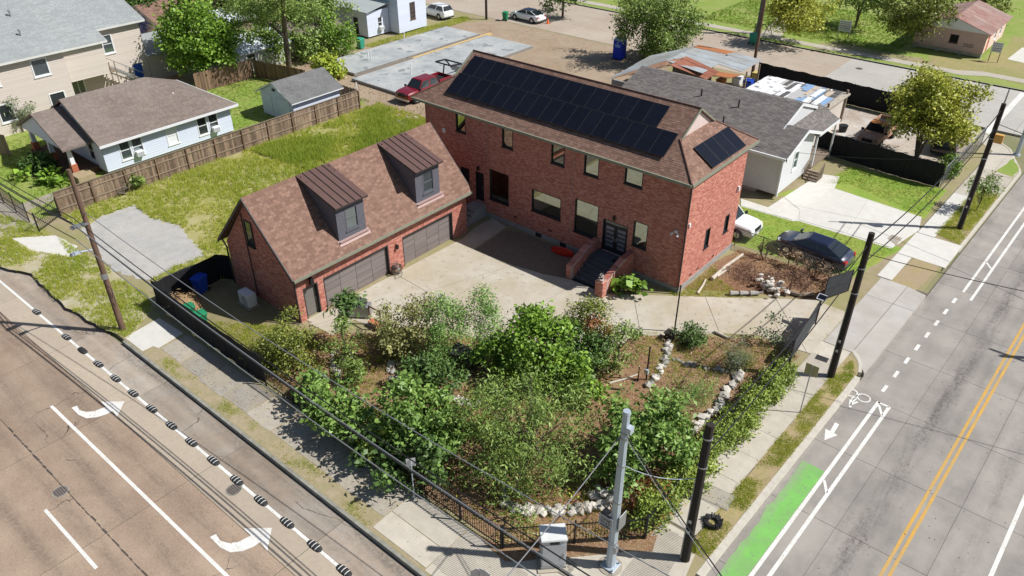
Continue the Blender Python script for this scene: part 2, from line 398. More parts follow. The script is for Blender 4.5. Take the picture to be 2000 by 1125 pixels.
# ---------------------------------------------------------------- setting materials
m_ground = mat('far_ground', (.23, .2, .12), (.16, .19, .07), scale=.6, big=(.3, .26, .18), bigscale=.08)
m_block = mat('dry_lot_soil', (.36, .29, .19), (.28, .235, .135), scale=1.6, bump=.4, bscale=25, big=(.26, .26, .09), bigscale=.3, bigf=.7)
m_lawn = mat('lawn_green', (.25, .34, .06), (.17, .27, .04), scale=5, bump=.5, bscale=60, big=(.36, .33, .13), bigscale=.35, bigf=.55)
m_weeds = mat('weedy_ground', (.36, .33, .11), (.27, .27, .06), scale=2.2, bump=.6, bscale=45, big=(.48, .42, .26), bigscale=.35, bigf=.6)
m_dirt = mat('bare_dirt', (.36, .265, .18), (.28, .205, .14), scale=1.1, bump=.6, bscale=14, big=(.42, .34, .25), bigscale=.2, bigf=.6, speck=(.2, .15, .1), speckscale=9)
m_mulch = mat('mulch_bed', (.27, .135, .075), (.16, .085, .05), scale=7, bump=.9, bscale=30, big=(.33, .25, .12), bigscale=.45, bigf=.6, speck=(.5, .37, .26), speckscale=22, speckt=.6)
m_gravel = mat('crushed_gravel', (.47, .46, .44), (.38, .37, .35), scale=1.3, bump=.7, bscale=60, big=(.55, .52, .47), bigscale=.5, speck=(.25, .24, .22), speckscale=30)
m_conc = mat('courtyard_concrete', (.54, .495, .415), (.47, .43, .36), scale=1.5, bump=.12, bscale=90, big=(.42, .36, .255), bigscale=.3, bigf=.85, speck=(.36, .32, .26), speckscale=3, speckt=.63)
m_walk = mat('sidewalk_concrete', (.55, .5, .42), (.47, .43, .36), scale=2.2, bump=.15, bscale=80, rand=.1, big=(.4, .36, .3), bigscale=.7, bigf=.5, speck=(.3, .27, .22), speckscale=5, speckt=.67)
m_walkold = mat('old_sidewalk_concrete', (.42, .385, .325), (.33, .3, .26), scale=2.5, bump=.3, bscale=60, rand=.16, big=(.42, .35, .24), bigscale=.8, speck=(.18, .16, .13), speckscale=8)
m_newconc = mat('fresh_concrete', (.64, .62, .57), (.57, .555, .51), scale=1.8, bump=.08, bscale=90, rand=.04)
m_pink = mat('aggregate_paving', (.36, .262, .19), (.265, .195, .145), scale=11, lanes=((-27.75, .7, 1.5), (-29.6, .65, 1.4), (-31.2, .5, 1.0), (-32.9, .6, 1.2)), lanecol=(.175, .13, .1), axis='y', crack=(.08, .06, .05), bump=.25, bscale=70, rand=.09, big=(.45, .35, .26), bigscale=.3, bigf=.6, speck=(.15, .1, .07), speckscale=34, speckt=.6)
m_tan = mat('lane_edge_paving', (.47, .4, .31), (.4, .335, .26), scale=5, bump=.2, bscale=70, rand=.07, big=(.38, .31, .245), bigscale=.4, bigf=.6, speck=(.25, .2, .15), speckscale=26, speckt=.66)
m_brownlane = mat('cycle_lane_paving', lanes=((-24.15, .6, 1.5), (-25.1, .4, 1.0)), lanecol=(.16, .14, .12), axis='y', crack=(.07, .06, .05), c1=(.36, .275, .205), c2=(.29, .235, .185), scale=4, bump=.2, bscale=70, rand=.13, big=(.42, .38, .33), bigscale=.35, bigf=.7, speck=(.18, .14, .11), speckscale=26, speckt=.66)
m_greyroad = mat('grey_road_concrete', (.3, .275, .248), (.25, .229, .207), scale=2.2, lanes=((15.05, .7, 1.7), (14.3, .5, .5), (16.0, .4, .45), (18.6, .6, .9), (17.7, .35, .5), (20.3, .5, .6), (11.45, .5, .7)), lanecol=(.13, .118, .108), axis='x', bump=.12, bscale=80, rand=.04, big=(.4, .365, .325), bigscale=.3, bigf=.7, speck=(.22, .2, .19), speckscale=22, speckt=.69, stretch=(1, .35, 1))
m_apron = mat('apron_concrete', (.5, .47, .43), (.43, .41, .38), scale=1.2, bump=.12, bscale=80, rand=.05, big=(.39, .35, .3), bigscale=.5, bigf=.55)
m_kerb = mat('kerb_concrete', (.6, .56, .48), (.48, .44, .38), scale=3, bump=.3, bscale=50)
m_kerbold = mat('old_kerb', (.34, .33, .28), (.2, .2, .17), scale=3, bump=.3, bscale=50)
m_white = mat('white_road_paint', (.82, .81, .77), (.7, .69, .65), scale=8, rough=.7, big=(.47, .43, .38), bigscale=1.3, bigf=.35, speck=(.4, .35, .3), speckscale=14, speckt=.64)
m_yellow = mat('yellow_road_paint', (.68, .38, .06), (.56, .31, .05), scale=6, rough=.7, big=(.42, .31, .15), bigscale=1.2, bigf=.7, speck=(.33, .28, .22), speckscale=14, speckt=.63)
m_greenp = mat('green_lane_paint', lanes=((11.4, .6, 1.6),), lanecol=(.3, .275, .24), c1=(.2, .5, .11), c2=(.17, .45, .095), scale=3, rough=.8, big=(.2, .36, .13), bigscale=.9, bigf=.7, speck=(.2, .27, .16), speckscale=12, speckt=.63)
m_tar = mat('tar_and_grime', (.1, .085, .075), (.06, .052, .048), scale=8, rough=.8)
m_grime = mat('tyre_grime', (.235, .21, .195), (.2, .18, .17), scale=5, rough=.85)
m_joint = mat('joint_filler', (.11, .1, .085), (.16, .14, .11), scale=6)
m_black = mat('black_iron', (.018, .018, .02), rough=.5)
m_rubber = mat('black_rubber', (.025, .025, .027), (.04, .04, .04), scale=20, rough=.7)
m_galv = mat('galvanised_steel', (.5, .56, .62), (.42, .48, .55), scale=4, rough=.5, metal=.25)
m_steel = mat('dull_steel', (.34, .35, .36), rough=.45, metal=.6)
m_grassb = mat('grass_blades', (.36, .46, .05), (.66, .63, .15), scale=1.5, tint=True, rough=.6, trans=.4)
m_grassl = mat('lawn_blades', (.2, .34, .04), (.45, .48, .1), scale=1.5, tint=True, rough=.6, trans=.4)

ZR = -.2
def RS(u, v): return (u+.028*v, v)         # right-hand street runs 1.6 degrees off the houses' axes
def arc(cx, cy, r, a0, a1, n=8): return [(cx+r*math.cos(R(a0+(a1-a0)*i/n)), cy+r*math.sin(R(a0+(a1-a0)*i/n))) for i in range(n+1)]

g = MB(); g.sheet([(-1000, -1000), (1000, -1000), (1000, 1000), (-1000, 1000)], -.26); struct('ground', g, m_ground)
# ---- left street, slab by slab
road = MB(); road.box(-160, 60, -37, -23.9, -.4, ZR-.02); left_road = struct('left_road', road, m_joint)
xs = [-9.28+7.05*i for i in range(-10, 8)]
for (y0, y1, m) in ((-25.5, -23.9, m_brownlane), (-26.95, -25.5, m_tan), (-30.71, -26.95, m_pink), (-36.5, -30.71, m_pink)):
    for i in range(len(xs)-1):
        b = MB(); b.box(xs[i]+.02, xs[i+1]-.02, y0+.014, y1-.014, -.35, ZR); b.build('slab', m, left_road)
# ---- right street
road = MB(); road.prism([RS(11.2, -60), RS(24, -60), RS(24, 160), RS(11.2, 160)], -.4, ZR-.02); right_road = struct('right_road', road, m_joint)
us = [11.24, 14.1, 17.72, 21.3, 24]; vs_ = [7.15+4.55*i for i in range(-9, 9)]
for i in range(len(us)-1):
    for j in range(len(vs_)-1):
        if vs_[j] > 40: continue
        b = MB(); b.prism([RS(us[i]+.006, vs_[j]+.01), RS(us[i+1]-.006, vs_[j]+.01), RS(us[i+1]-.006, vs_[j+1]-.01), RS(us[i]+.006, vs_[j+1]-.01)], -.35, ZR); b.build('slab', m_greyroad, right_road)
# ---- back street and crossing
road = MB(); road.box(-160, 60, 40.9, 53.6, -.4, ZR-.02); back_road = struct('back_road', road, m_joint)
m_backroad = mat('back_street_paving', (.43, .345, .265), (.37, .3, .235), scale=3, bump=.15, bscale=60, rand=.05, big=(.47, .41, .34), bigscale=.15, bigf=.7, speck=(.25, .2, .16), speckscale=20)
m_backroad2 = mat('back_street_pale_paving', (.49, .465, .42), (.43, .41, .375), scale=2, bump=.1, rand=.03, big=(.38, .36, .33), bigscale=.2)
for i in range(-18, 10):
    x0 = i*6.2+3.5
    for (y0, y1) in ((40.95, 45.2), (45.2, 49.4), (49.4, 53.55)):
        b = MB(); b.box(x0+.012, x0+6.188, y0+.01, y1-.01, -.35, -.07); b.build('slab', m_backroad2 if -15 < x0 < 16 else m_backroad, back_road)
# ---- raised blocks
EK = 10.95                                       # inner face of the right-hand kerb
blk = [(-160, -23.7), (3.4, -23.7)]+arc(3.97, -17.2, 6.5, -90, 0, 10)[1:]+[RS(EK, -16.7), RS(EK, 33)]+[(10.2, 36.8), (8, 39.2), (4.5, 40.7), (-160, 40.7)]
b = MB(); b.prism(blk, -.3, 0); main_block = struct('block_ground', b, m_block)
b = MB(); b.prism([(-160, 53.75), (8.5, 53.75), (9.2, 55), (9.6, 60), (9.6, 200), (-160, 200)], -.2, 0); far_block = struct('far_block_ground', b, m_lawn)
b = MB(); b.prism([RS(24.1, -60), (120, -60), (120, 160), RS(24.1, 160)], -.2, 0); struct('east_block_ground', b, m_block)
b = MB(); b.prism([(-160, -60), (60, -60), (60, -37), (-160, -37)], -.2, 0); struct('south_block_ground', b, m_block)
# ---- kerbs
def kerbline(name, pts, m, w=.16, top=.012):
    mb = MB(); n = len(pts)
    for i in range(n-1):
        a, c = Vector(pts[i]), Vector(pts[i+1]); d = (c-a).normalized(); q = Vector((d.y, -d.x))*w
        lo = -.32
        mb.hexa([(a.x, a.y, lo), (a.x+q.x, a.y+q.y, lo), (c.x+q.x, c.y+q.y, lo), (c.x, c.y, lo), (a.x, a.y, top), (a.x+q.x*.85, a.y+q.y*.85, top), (c.x+q.x*.85, c.y+q.y*.85, top), (c.x, c.y, top)][::1])
    return struct(name, mb, m)
kerbline('left_kerb', [(-21.1, -23.7), (3.4, -23.7)]+arc(3.97, -17.2, 6.5, -90, -3, 10)[1:], m_kerbold, .18)
kerbline('right_kerb', [RS(EK, -16.9+.5*i) for i in range(33)], m_kerb, .3)
kerbline('right_kerb_end', [RS(EK, -.5)]+[(10.75, .1), (10.45, .7), (10.0, 1.1)], m_kerb, .2)
kerbline('far_right_kerb', [RS(EK, 16.4+i) for i in range(17)]+[(10.2, 36.8), (8, 39.2), (4.5, 40.7), (-12, 40.7)], m_kerb, .18)
kerbline('back_kerb', [(-160, 40.7), (-30, 40.7)][::-1], m_kerbold, .15)
kerbline('far_kerb', [(-160, 53.75), (8.5, 53.75)][::1], m_kerbold, -.18)

# ---- painted markings (thin sheets over the slabs)
Z1 = ZR+.005; Z2 = ZR+.009
def mark(name, polys, m, z=Z1):
    mb = MB()
    for p in polys: mb.sheet(p, z)
    return struct(name, mb, m)
mark('lane_line_paint', [[(x, -25.64), (x+min(5, 1.4), -25.64), (x+1.4, -25.5), (x, -25.5)] for x in np.arange(-46, 10, 1.4)], m_white)
mark('turn_lane_line_paint', [[(-19, -28.75), (10, -28.75), (10, -28.6), (-19, -28.6)], [(-60, -28.75), (-30, -28.75), (-30, -28.6), (-60, -28.6)]], m_white)
mark('dashed_line_paint', [[(x, -31.86), (x+4.6, -31.86), (x+4.6, -31.72), (x, -31.72)] for x in (-12.5, 0, -25)], m_white)
a2 = [G(*p, ZR) for p in ((410, 1049), (422, 1043), (430, 1056), (447, 1061), (465, 1059), (490, 1046), (476, 1032), (531, 1031), (522, 1076), (509, 1058), (495, 1068), (475, 1076), (450, 1079), (430, 1069))]
off = Vector(G(145, 795, ZR))-Vector(G(416, 1047, ZR))
mark('turn_arrow_paint', [a2], m_white); mark('turn_arrow_paint', [[(x+off.x, y+off.y) for x, y in a2]], m_white)
def rstrip(u, w, v0, v1): return [RS(u-w/2, v0), RS(u+w/2, v0), RS(u+w/2, v1), RS(u-w/2, v1)]
mark('double_yellow_line_paint', [rstrip(16.36, .13, -40, 39), rstrip(16.62, .13, -40, 39)], m_yellow)
mark('cycle_lane_line_paint', [rstrip(12.56, .16, -40, -1.9), rstrip(13.1, .16, -40, -1.95), [RS(12.56, -2.02), RS(13.1, -2.02), RS(13.1, -1.9), RS(12.56, -1.9)], [RS(12.62, -2.2), RS(12.7, -2.1), RS(13.08, -2.75), RS(13.0, -2.85)], [RS(12.62, -8.8), RS(12.7, -8.7), RS(13.08, -9.35), RS(13.0, -9.45)], rstrip(12.75, .15, 11.5, 34), rstrip(13.35, .15, 10.8, 34), [RS(12.75, 16.2), RS(12.83, 16.3), RS(13.3, 15.6), RS(13.22, 15.5)]], m_white)
mark('cycle_dash_paint', [rstrip(12.42+.03*i, .17, -1.0+1.55*i, -.35+1.55*i) for i in range(8)], m_white)
mark('edge_line_paint', [rstrip(19.6, .16, -40, 10)], m_white)
gl = random.Random(5)
gp = [RS(12.46, -40), RS(12.46, -8.25), RS(11.4, -8.2)]+[RS(11.5+gl.uniform(-.1, .08)-.06*math.sin(v*.5), v) for v in np.arange(-8.8, -40, -.5)]
mark('green_lane_paint', [gp], m_greenp)
mark('lane_arrow_paint', [[G(*p, ZR) for p in ((1631, 825), (1639, 829), (1629, 846), (1636, 850), (1610, 860), (1612, 837), (1621, 842))]], m_white)
def ringp(c, r0, r1, n=20, sx=1, sy=1):
    out = []
    for i in range(n):
        a, b_ = 2*math.pi*i/n, 2*math.pi*(i+1)/n
        out.append([(c[0]+math.cos(t)*r*sx, c[1]+math.sin(t)*r*sy) for t, r in ((a, r0), (a, r1), (b_, r1), (b_, r0))])
    return out
q = lambda x, y: G(1640+x/8.035, 740+y/8.035, ZR)
def stroke(a, b_, w=.07):
    a, b_ = Vector(a), Vector(b_); d = (b_-a).normalized(); n_ = Vector((-d.y, d.x))*w/2
    return [tuple(a+n_), tuple(a-n_), tuple(b_-n_), tuple(b_+n_)]
mark('bicycle_symbol_paint', ringp(q(178, 212), .27, .34)+ringp(q(378, 300), .27, .34)+[stroke(q(160, 320), q(280, 260)), stroke(q(175, 310), q(165, 415), .12), stroke(q(165, 405), q(285, 360), .1), stroke(q(180, 380), q(275, 300)), stroke(q(145, 435), q(185, 435), .13)], m_white)
mark('stop_line_paint', [[(7.6, 38.6), (8.1, 38.6), (8.3, 53.2), (7.8, 53.2)]], m_white, -.063)
# tyre grime bands and tar drips on the grey street
tr = random.Random(3)
pol = []
for k in range(260):
    uu = tr.uniform(13.4, 20.5); v = tr.uniform(-30, 20); r = tr.uniform(.01, .035); x, y = RS(uu, v); pol.append([(x+r*math.cos(a), y+r*math.sin(a)) for a in np.linspace(0, 6.28, 6)[:-1]])
mark('tar_spot', pol, m_tar, ZR+.0065)
pol = []
for (x0, y0, x1, y1) in ((-19, -30.72, 2, -30.68), ):
    x = x0
    while x < x1:
        l = tr.uniform(.1, .6); ww = tr.uniform(.02, .06); yy = -30.7+tr.uniform(-.02, .02); pol.append([(x, yy-ww), (x+l, yy-ww*.7), (x+l, yy+ww), (x, yy+ww*.6)]); x += l+tr.uniform(0, .25)
mark('joint_tar', pol, m_tar, ZR+.004)
# ---- manhole covers
def manhole(x, y, r, z, label):
    t = thing('manhole_cover', label, 'manhole', (x, y, z))
    a = MB(); a.prism([(x+r*math.cos(w), y+r*math.sin(w)) for w in np.linspace(0, 6.283, 25)[:-1]], z-.03, z+.007); a.build('rim', m_kerbold, t)
    a = MB(); a.prism([(x+r*.85*math.cos(w), y+r*.85*math.sin(w)) for w in np.linspace(0, 6.283, 25)[:-1]], z-.02, z+.013); a.build('lid', mat('cast_iron', (.13, .11, .1), (.2, .17, .15), scale=14, rough=.6, bump=.5, bscale=40), t)
    rb = MB()
    for k in range(-2, 3): rb.box(x-.25, x+.25, y+k*.1-.015, y+k*.1+.015, z+.01, z+.019)
    rb.build('ribs', mat('cast_iron_dark', (.07, .06, .055)), t)
manhole(*G(457, 956, ZR), .36, ZR, 'round iron manhole cover in the pale strip beside the rubber lane humps')
manhole(*G(118, 960, ZR), .34, ZR, 'round iron manhole cover half buried in the pink lane on the far left')
manhole(*G(1678, 134, -.07), .4, -.07, 'round manhole cover in the pale back street behind the black fence')

# ---------------------------------------------------------------- sheets on the block
def sheet(name, poly, m, z, parent=None, amp=.1, step=.7, seed=1):
    mb = MB(); mb.sheet(wobble(poly, step, amp, seed) if amp else poly, z)
    return struct(name, mb, m)
lot = [(-38.4, -19.3), (-25.6, -19.6), (-22, -16.3), (-21.6, -2), (-21.3, 7.5), (-30, 10.5), (-38.4, 10.5)]
sheet('vacant_lot_ground', lot, m_weeds, .004)
sheet('neighbour_lawn', [(-60, -20.5), (-39.2, -20.5), (-39.2, 11), (-56, 11)], m_lawn, .004, seed=2)
pad = [G(*p) for p in ((263, 402), (300, 428), (352, 440), (400, 500), (345, 520), (290, 548), (222, 530), (190, 495), (160, 445), (205, 420))]
sheet('gravel_pad', pad, m_gravel, .009, amp=.18, step=.4)
verge = [G(*p) for p in ((62, 535), (130, 600), (200, 640), (250, 660), (300, 600), (285, 575), (230, 540), (180, 500), (120, 470), (70, 440), (0, 420), (0, 520))]
sheet('verge_grass', verge, mat('verge_dirt_mix', (.4, .34, .2), (.33, .31, .12), scale=2.4, bump=.6, bscale=45, big=(.5, .45, .36), bigscale=.5, bigf=.85), .006, seed=3)
sheet('construction_dirt', [(-53.5, 10.8), (-21.4, 8), (-21.2, 24), (-23, 40.4), (-50, 40.4), (-53.5, 34)], m_dirt, .005, seed=4, amp=.3)
sheet('side_yard_dirt', [(-21.9, -16.7), (-24.6, -18.3), (-24.6, -20.3), (-12, -20.6), (-12, -17), (-15, -16.6)], mat('side_yard_soil', (.28, .23, .13), (.2, .19, .08), scale=3, bump=.6, big=(.34, .26, .15), bigscale=.5), .006, seed=5)
garden = [(-13.6, -16.2), (-12.6, -20.7), (.2, -20.85), (3.7, -20.75), (8.1, -16.9), RS(8.05, -8), RS(8.0, -1.2), (5.9, -1.0), (2, -3.8), (-1.5, -5.6), (-4.2, -9.5), (-8.5, -12.9), (-11, -14.6)]
sheet('garden_mulch', garden, m_mulch, .007, seed=6)
sheet('side_bed_soil', [(-.05, .7), (6.6, 4.75), (7.2, 8.1), (.3, 7.1), (-.05, 4)], m_mulch, .007, seed=7)
sheet('front_lawn', [(-3, 7.4), (7.4, 8.3), (8.6, 14.2), (-2.2, 13.1)], mat('bright_lawn', (.24, .36, .05), (.17, .29, .035), scale=5, bump=.5, bscale=60, big=(.4, .36, .1), bigscale=.4, bigf=.5), .005, seed=8, amp=.06)
sheet('grey_house_lawn', [(-1.2, 16), (.9, 21.8), (1.5, 25), (8.4, 25.3), (8.5, 19.5), (1.5, 18)], mat('bright_lawn', (.2, .3, .04), (.2, .3, .04)), .005, seed=9, amp=.06)
sheet('corner_lot_paving', [(-3.5, 26.1), (7.6, 26.2), (8, 37.2), (-12, 38.4), (-12, 27)], mat('stained_lot_paving', (.43, .36, .29), (.36, .3, .25), scale=1.5, bump=.2, big=(.62, .6, .56), bigscale=.22, bigf=.7, speck=(.2, .16, .13), speckscale=5), .006, seed=10)
sheet('verge_strip', [RS(10.05, -16.2), RS(10.93, -16), RS(10.93, -.6), (10.4, .4), (9.95, .7), RS(10.0, -2)], mat('verge_soil', (.42, .32, .18), (.3, .27, .09), scale=4, bump=.6, bscale=50, big=(.38, .28, .2), bigscale=.5, bigf=.8), .006, seed=11, amp=.05)
sheet('far_verge_strip', [(9.75, 17.6), RS(10.9, 17.2), RS(10.9, 26.5), (10.4, 27.5), (9.9, 24)], mat('verge_soil', (.3, .25, .14), (.3, .25, .14)), .0075, seed=12)
sheet('small_verge', [(9.3, 9.6), (10.9, 9.4), (11.15, 13.6), (9.6, 13.3)], mat('verge_soil', (.3, .25, .14), (.3, .25, .14)), .0082, seed=13, amp=.06)
sheet('corner_verge', [(10.5, 31.2), (11.7, 30.8), (11.75, 33), (10.9, 35)], m_lawn, .0125, seed=14)
sheet('far_verge_dirt', [(-14, 54.6), (-1, 55.4), (-1, 58), (-13, 59)], m_block, .004, seed=15, amp=.4)
sheet('far_yard_dry', [(-1, 56), (9.4, 56), (9.4, 75), (3, 75), (2.5, 62), (-3, 60)], mat('dry_yard', (.38, .3, .16), (.3, .27, .1), scale=2, bump=.5, big=(.2, .25, .06), bigscale=.2), .006, seed=16, amp=.4)
# ---- sidewalks, panel by panel
def pave(name, m, pieces, parent, z0=-.1, z1=.02):
    for p in pieces:
        b = MB(); b.prism(p, z0, z1+random.uniform(-.003, .003)); b.build(name, m, parent)
def panels(fn, u0, u1, v0, v1, step, gap=.008):
    out = []; v = v0
    while v < v1-.05:
        e = min(v+step, v1); out.append([fn(u0+gap, v+gap), fn(u1-gap, v+gap), fn(u1-gap, e-gap), fn(u0+gap, e-gap)]); v = e
    return out
sw = MB(); sw.prism([RS(8.45, -15.4), RS(10.05, -15.4), RS(10.05, .9), RS(8.5, .9)], -.12, .004); walk_r = struct('right_sidewalk', sw, m_joint)
pave('panel', m_walk, panels(RS, 8.45, 10.02, -15.3, .9, 1.86), walk_r)
sw = MB(); sw.prism([RS(8.5, .95), RS(11.2, .95), RS(11.2, 9.6), RS(8.5, 9.6)], -.12, .003); walk_ap = struct('driveway_apron', sw, m_joint)
pave('panel', m_apron, [[RS(8.5, .95), RS(10.05, .95), RS(10.05, 7.1), RS(8.5, 7.1)], [RS(8.5, 7.13), RS(10.05, 7.13), RS(10.05, 9.6), RS(8.5, 9.6)]], walk_ap)
pave('panel', m_apron, [[RS(10.08, .95), RS(10.5, .5), RS(11.24, -.4), RS(11.24, 7.1), RS(10.08, 7.1)], [RS(10.08, 7.13), RS(11.24, 7.13), RS(11.24, 9.3), RS(10.08, 9.6)]], walk_ap, z0=-.35, z1=.012)
cp_ = MB(); cp_.sheet([RS(8.2, 35.5), RS(9.4, 35.5), RS(9.43, 30.7), RS(10.9, 30.7), RS(10.9, 33), (10.15, 36.7), (7.95, 39.1), (4.5, 40.6), (4.5, 38.7), (7.9, 37)], .0095); struct('corner_paving', cp_, m_walk)
sw = MB(); sw.prism([RS(8.2, 9.65), RS(9.1, 9.65), RS(9.1, 13.3), RS(10.95, 13.3), RS(10.95, 17), RS(9.35, 17.05), RS(9.4, 35.5), RS(8.2, 35.5)], -.12, .003); walk_f = struct('far_right_sidewalk', sw, m_joint)
pave('panel', m_newconc, panels(RS, 8.2, 9.1, 9.7, 13.3, 1.8)+[[RS(8.2, 13.35), RS(11.1, 13.35), RS(11.1, 17.0), RS(8.2, 17.0)]]+panels(RS, 8.25, 9.35, 17.05, 25.2, 2.0), walk_f)
pave('panel', m_walk, panels(RS, 8.25, 9.4, 25.25, 35.5, 2.0)+[[RS(9.43, 27.2), RS(10.9, 27.2), RS(10.9, 30.6), RS(9.43, 30.6)]], walk_f, z1=.016)
sw = MB(); sw.box(-21.2, 2.4, -23.66, -21.15, -.12, .003); walk_l = struct('left_sidewalk', sw, mat('sandy_debris', (.42, .34, .23), (.33, .27, .17), scale=5, bump=.5, big=(.27, .25, .12), bigscale=.9, bigf=.6))
pave('panel', m_newconc, [[(-21.3, -23.6), (-19.4, -23.6), (-19.4, -23.0), (-19.0, -22.9), (-19.2, -21.3), (-21.6, -21.4)]], walk_l)
pave('panel', m_walkold, [wobble([(x+.03, -22.85+random.uniform(-.1, .1)), (x+1.97, -22.85+random.uniform(-.1, .1)), (x+1.97, -21.25), (x+.03, -21.25)], .4, .03, int(x*10)) for x in np.arange(-18.9, -1.2, 2.0)], walk_l, z1=.012)
pave('panel', m_walk, [[(-.9, -23.5), (2.2, -23.5), (2.2, -22.45), (-.9, -22.45)], [(-.9, -22.42), (2.2, -22.42), (2.2, -21.1), (-.9, -21.1)]], walk_l, z1=.02)
sw = MB(); sw.prism([(2.25, -23.6), (3.4, -23.6)]+arc(3.97, -17.2, 6.38, -90, -5, 10)[1:]+[RS(10.3, -15.45), RS(8.45, -15.45), (8.3, -17.2), (4.2, -21.05), (2.25, -21.1)], -.12, .006); walk_c = struct('corner_sidewalk', sw, m_walk)
# grooved ramps: bars of concrete with open grooves
def grooves(poly, d, step, w):
    d = Vector(d).normalized(); n_ = Vector((-d.y, d.x)); c = sum((Vector(p) for p in poly), Vector((0, 0)))/len(poly); mb = MB()
    ds = [(Vector(p)-c).dot(n_) for p in poly]; t = min(ds)
    while t < max(ds):
        xs_ = []
        for i in range(len(poly)):
            a, b_ = Vector(poly[i])-c, Vector(poly[(i+1) % len(poly)])-c; ya, yb = a.dot(n_)-t, b_.dot(n_)-t
            if ya*yb < 0: k = ya/(ya-yb); xs_.append(a.dot(d)+(b_.dot(d)-a.dot(d))*k)
        if len(xs_) >= 2:
            l, r = min(xs_), max(xs_); p0 = c+n_*t+d*l; p1 = c+n_*t+d*r; q_ = n_*w
            mb.prism([tuple(p0), tuple(p1), tuple(p1+q_), tuple(p0+q_)], .004, .022)
        t += step
    return mb
rm = [G(*p) for p in ((835, 1090), (880, 1048), (960, 1073), (1035, 1125), (980, 1180), (870, 1125))]
grooves(rm, (1, .15), .075, .045).build('ribbed_ramp', m_walk, walk_c, kind='stuff')
rm = [G(*p) for p in ((1210, 1125), (1293, 1025), (1342, 1055), (1330, 1080), (1303, 1125), (1280, 1160))]
grooves(rm, (1, .2), .075, .045).build('ribbed_ramp', m_walk, walk_c, kind='stuff')
sheet('corner_mulch', [(2.6, -21.05), (4.4, -21.3), (8.6, -17.1), (8.35, -16.3), (3.9, -20.75)], m_mulch, .027, seed=17, amp=.05)
# ---- courtyard and drive, cut into slabs at its joints
cy = [G(*p) for p in ((603, 632), (700, 573), (905, 466), (925, 447), (962, 425), (988, 444), (925, 488))]+[G(*p) for p in ((1000, 518), (1060, 536), (1112, 546), (1185, 575), (1330, 579), (1420, 582), (1592, 586))]+[(7.55, 4.5), RS(8.46, 4.5), RS(8.46, -.6), (7.3, -.8)]+[G(*p) for p in ((1480, 655), (1400, 652), (1310, 655), (1240, 657), (1190, 690), (1100, 690), (1000, 690), (900, 650), (800, 640), (730, 640), (690, 625), (650, 655))]
def clip(poly, n_, d, sgn):
    out = []
    for i in range(len(poly)):
        a, b_ = Vector(poly[i]), Vector(poly[(i+1) % len(poly)]); fa, fb = sgn*(a.dot(n_)-d), sgn*(b_.dot(n_)-d)
        if fa >= 0: out.append(tuple(a))
        if fa*fb < 0: out.append(tuple(a.lerp(b_, fa/(fa-fb))))
    return out
base = MB(); base.sheet(cy, .008); court = struct('courtyard_drive', base, m_joint)
pcs = [cy]
for (pa, pb) in (((792, 547), (850, 580)), ((985, 520), (925, 558)), ((1103, 567), (1040, 602)), ((1237, 578), (1244, 615)), ((1378, 582), (1404, 648)), ((1515, 584), (1530, 610)), ((980, 526), (700, 610))):
    a, b_ = Vector(G(*pa)), Vector(G(*pb)); d_ = (b_-a).normalized(); n_ = Vector((-d_.y, d_.x)); dd = a.dot(n_); new = []
    for p in pcs:
        for sg in (1, -1):
            c_ = clip(p, n_, dd+sg*.014, sg)
            if len(c_) > 2 and abs(area(c_)) > .05: new.append(c_)
            if pa == (980, 526): pass
    pcs = new
for p in pcs:
    b = MB(); b.prism(p, -.05, .03); b.build('slab', m_conc, court)
# the bare patch against the house
sheet('courtyard_bare_patch', [G(*p) for p in ((925, 490), (988, 449), (1010, 452), (1130, 495), (1112, 545), (1060, 535), (1000, 517))], mat('dark_bare_soil', (.26, .2, .145), (.2, .155, .115), scale=4, bump=.8, bscale=25, speck=(.4, .37, .33), speckscale=18, speckt=.64), .012, amp=.05)
# neighbour's white driveway
wd = MB(); wd.sheet([G(*p) for p in ((1447, 388), (1500, 405), (1602, 340), (1640, 345), (1630, 368), (1800, 424), (1795, 450), (1740, 486), (1560, 432), (1547, 432), (1447, 403))], .01); drive_n = struct('neighbour_driveway', wd, m_newconc)
for poly in (((1447, 389), (1500, 406), (1530, 388), (1560, 412), (1547, 430), (1447, 402)), ((1532, 386), (1602, 342), (1637, 346), (1600, 388), (1572, 405), (1562, 410)), ((1562, 413), (1600, 390), (1630, 370), (1692, 391), (1650, 455), (1560, 430)), ((1694, 392), (1790, 424), (1795, 448), (1742, 484), (1653, 456))):
    b = MB(); b.prism([G(*p) for p in poly], -.05, .03); b.build('slab', m_newconc, drive_n)
b = MB(); b.prism([G(*p) for p in ((1733, 466), (1742, 459), (1762, 466), (1750, 480))], -.05, .045); b.build('utility_lid', m_walkold, drive_n)
for poly in (((-37.8, -22.9), (-35.2, -22.8), (-32.3, -21.6), (-33.4, -20.6), (-36, -20.9)), ):
    b = MB(); b.prism(wobble(poly, .5, .06, 4), -.05, .02); struct('pale_walk_slab', b, m_newconc)
b = MB(); b.prism(wobble([(-46, -23), (-38, -22.9), (-38.2, -20.9), (-46, -21)], .6, .05, 8), -.05, .018); struct('entrance_drive', b, m_walkold)
b = MB(); b.prism([(-42.5, -20.9), (-41.2, -20.9), (-41.6, -16), (-43, -16)], -.05, .02); struct('garden_path', b, m_walkold)
b = MB(); b.prism(arc(*G(215, 580), .75, 0, 345, 14), -.05, .02); struct('concrete_pit_lid', b, m_walkold)
b = MB(); b.prism([(-160, 54.9), (2, 54.9), (4, 56.2), (9, 56.2), (9, 57.6), (3.4, 57.6), (1, 56.3), (-160, 56.3)], -.05, .02); struct('far_sidewalk', b, m_walk)
b = MB(); b.prism([(-21, 56.4), (-18.5, 56.4), (-21.5, 72), (-24, 72)], -.05, .015); struct('far_driveway', b, m_walkold)
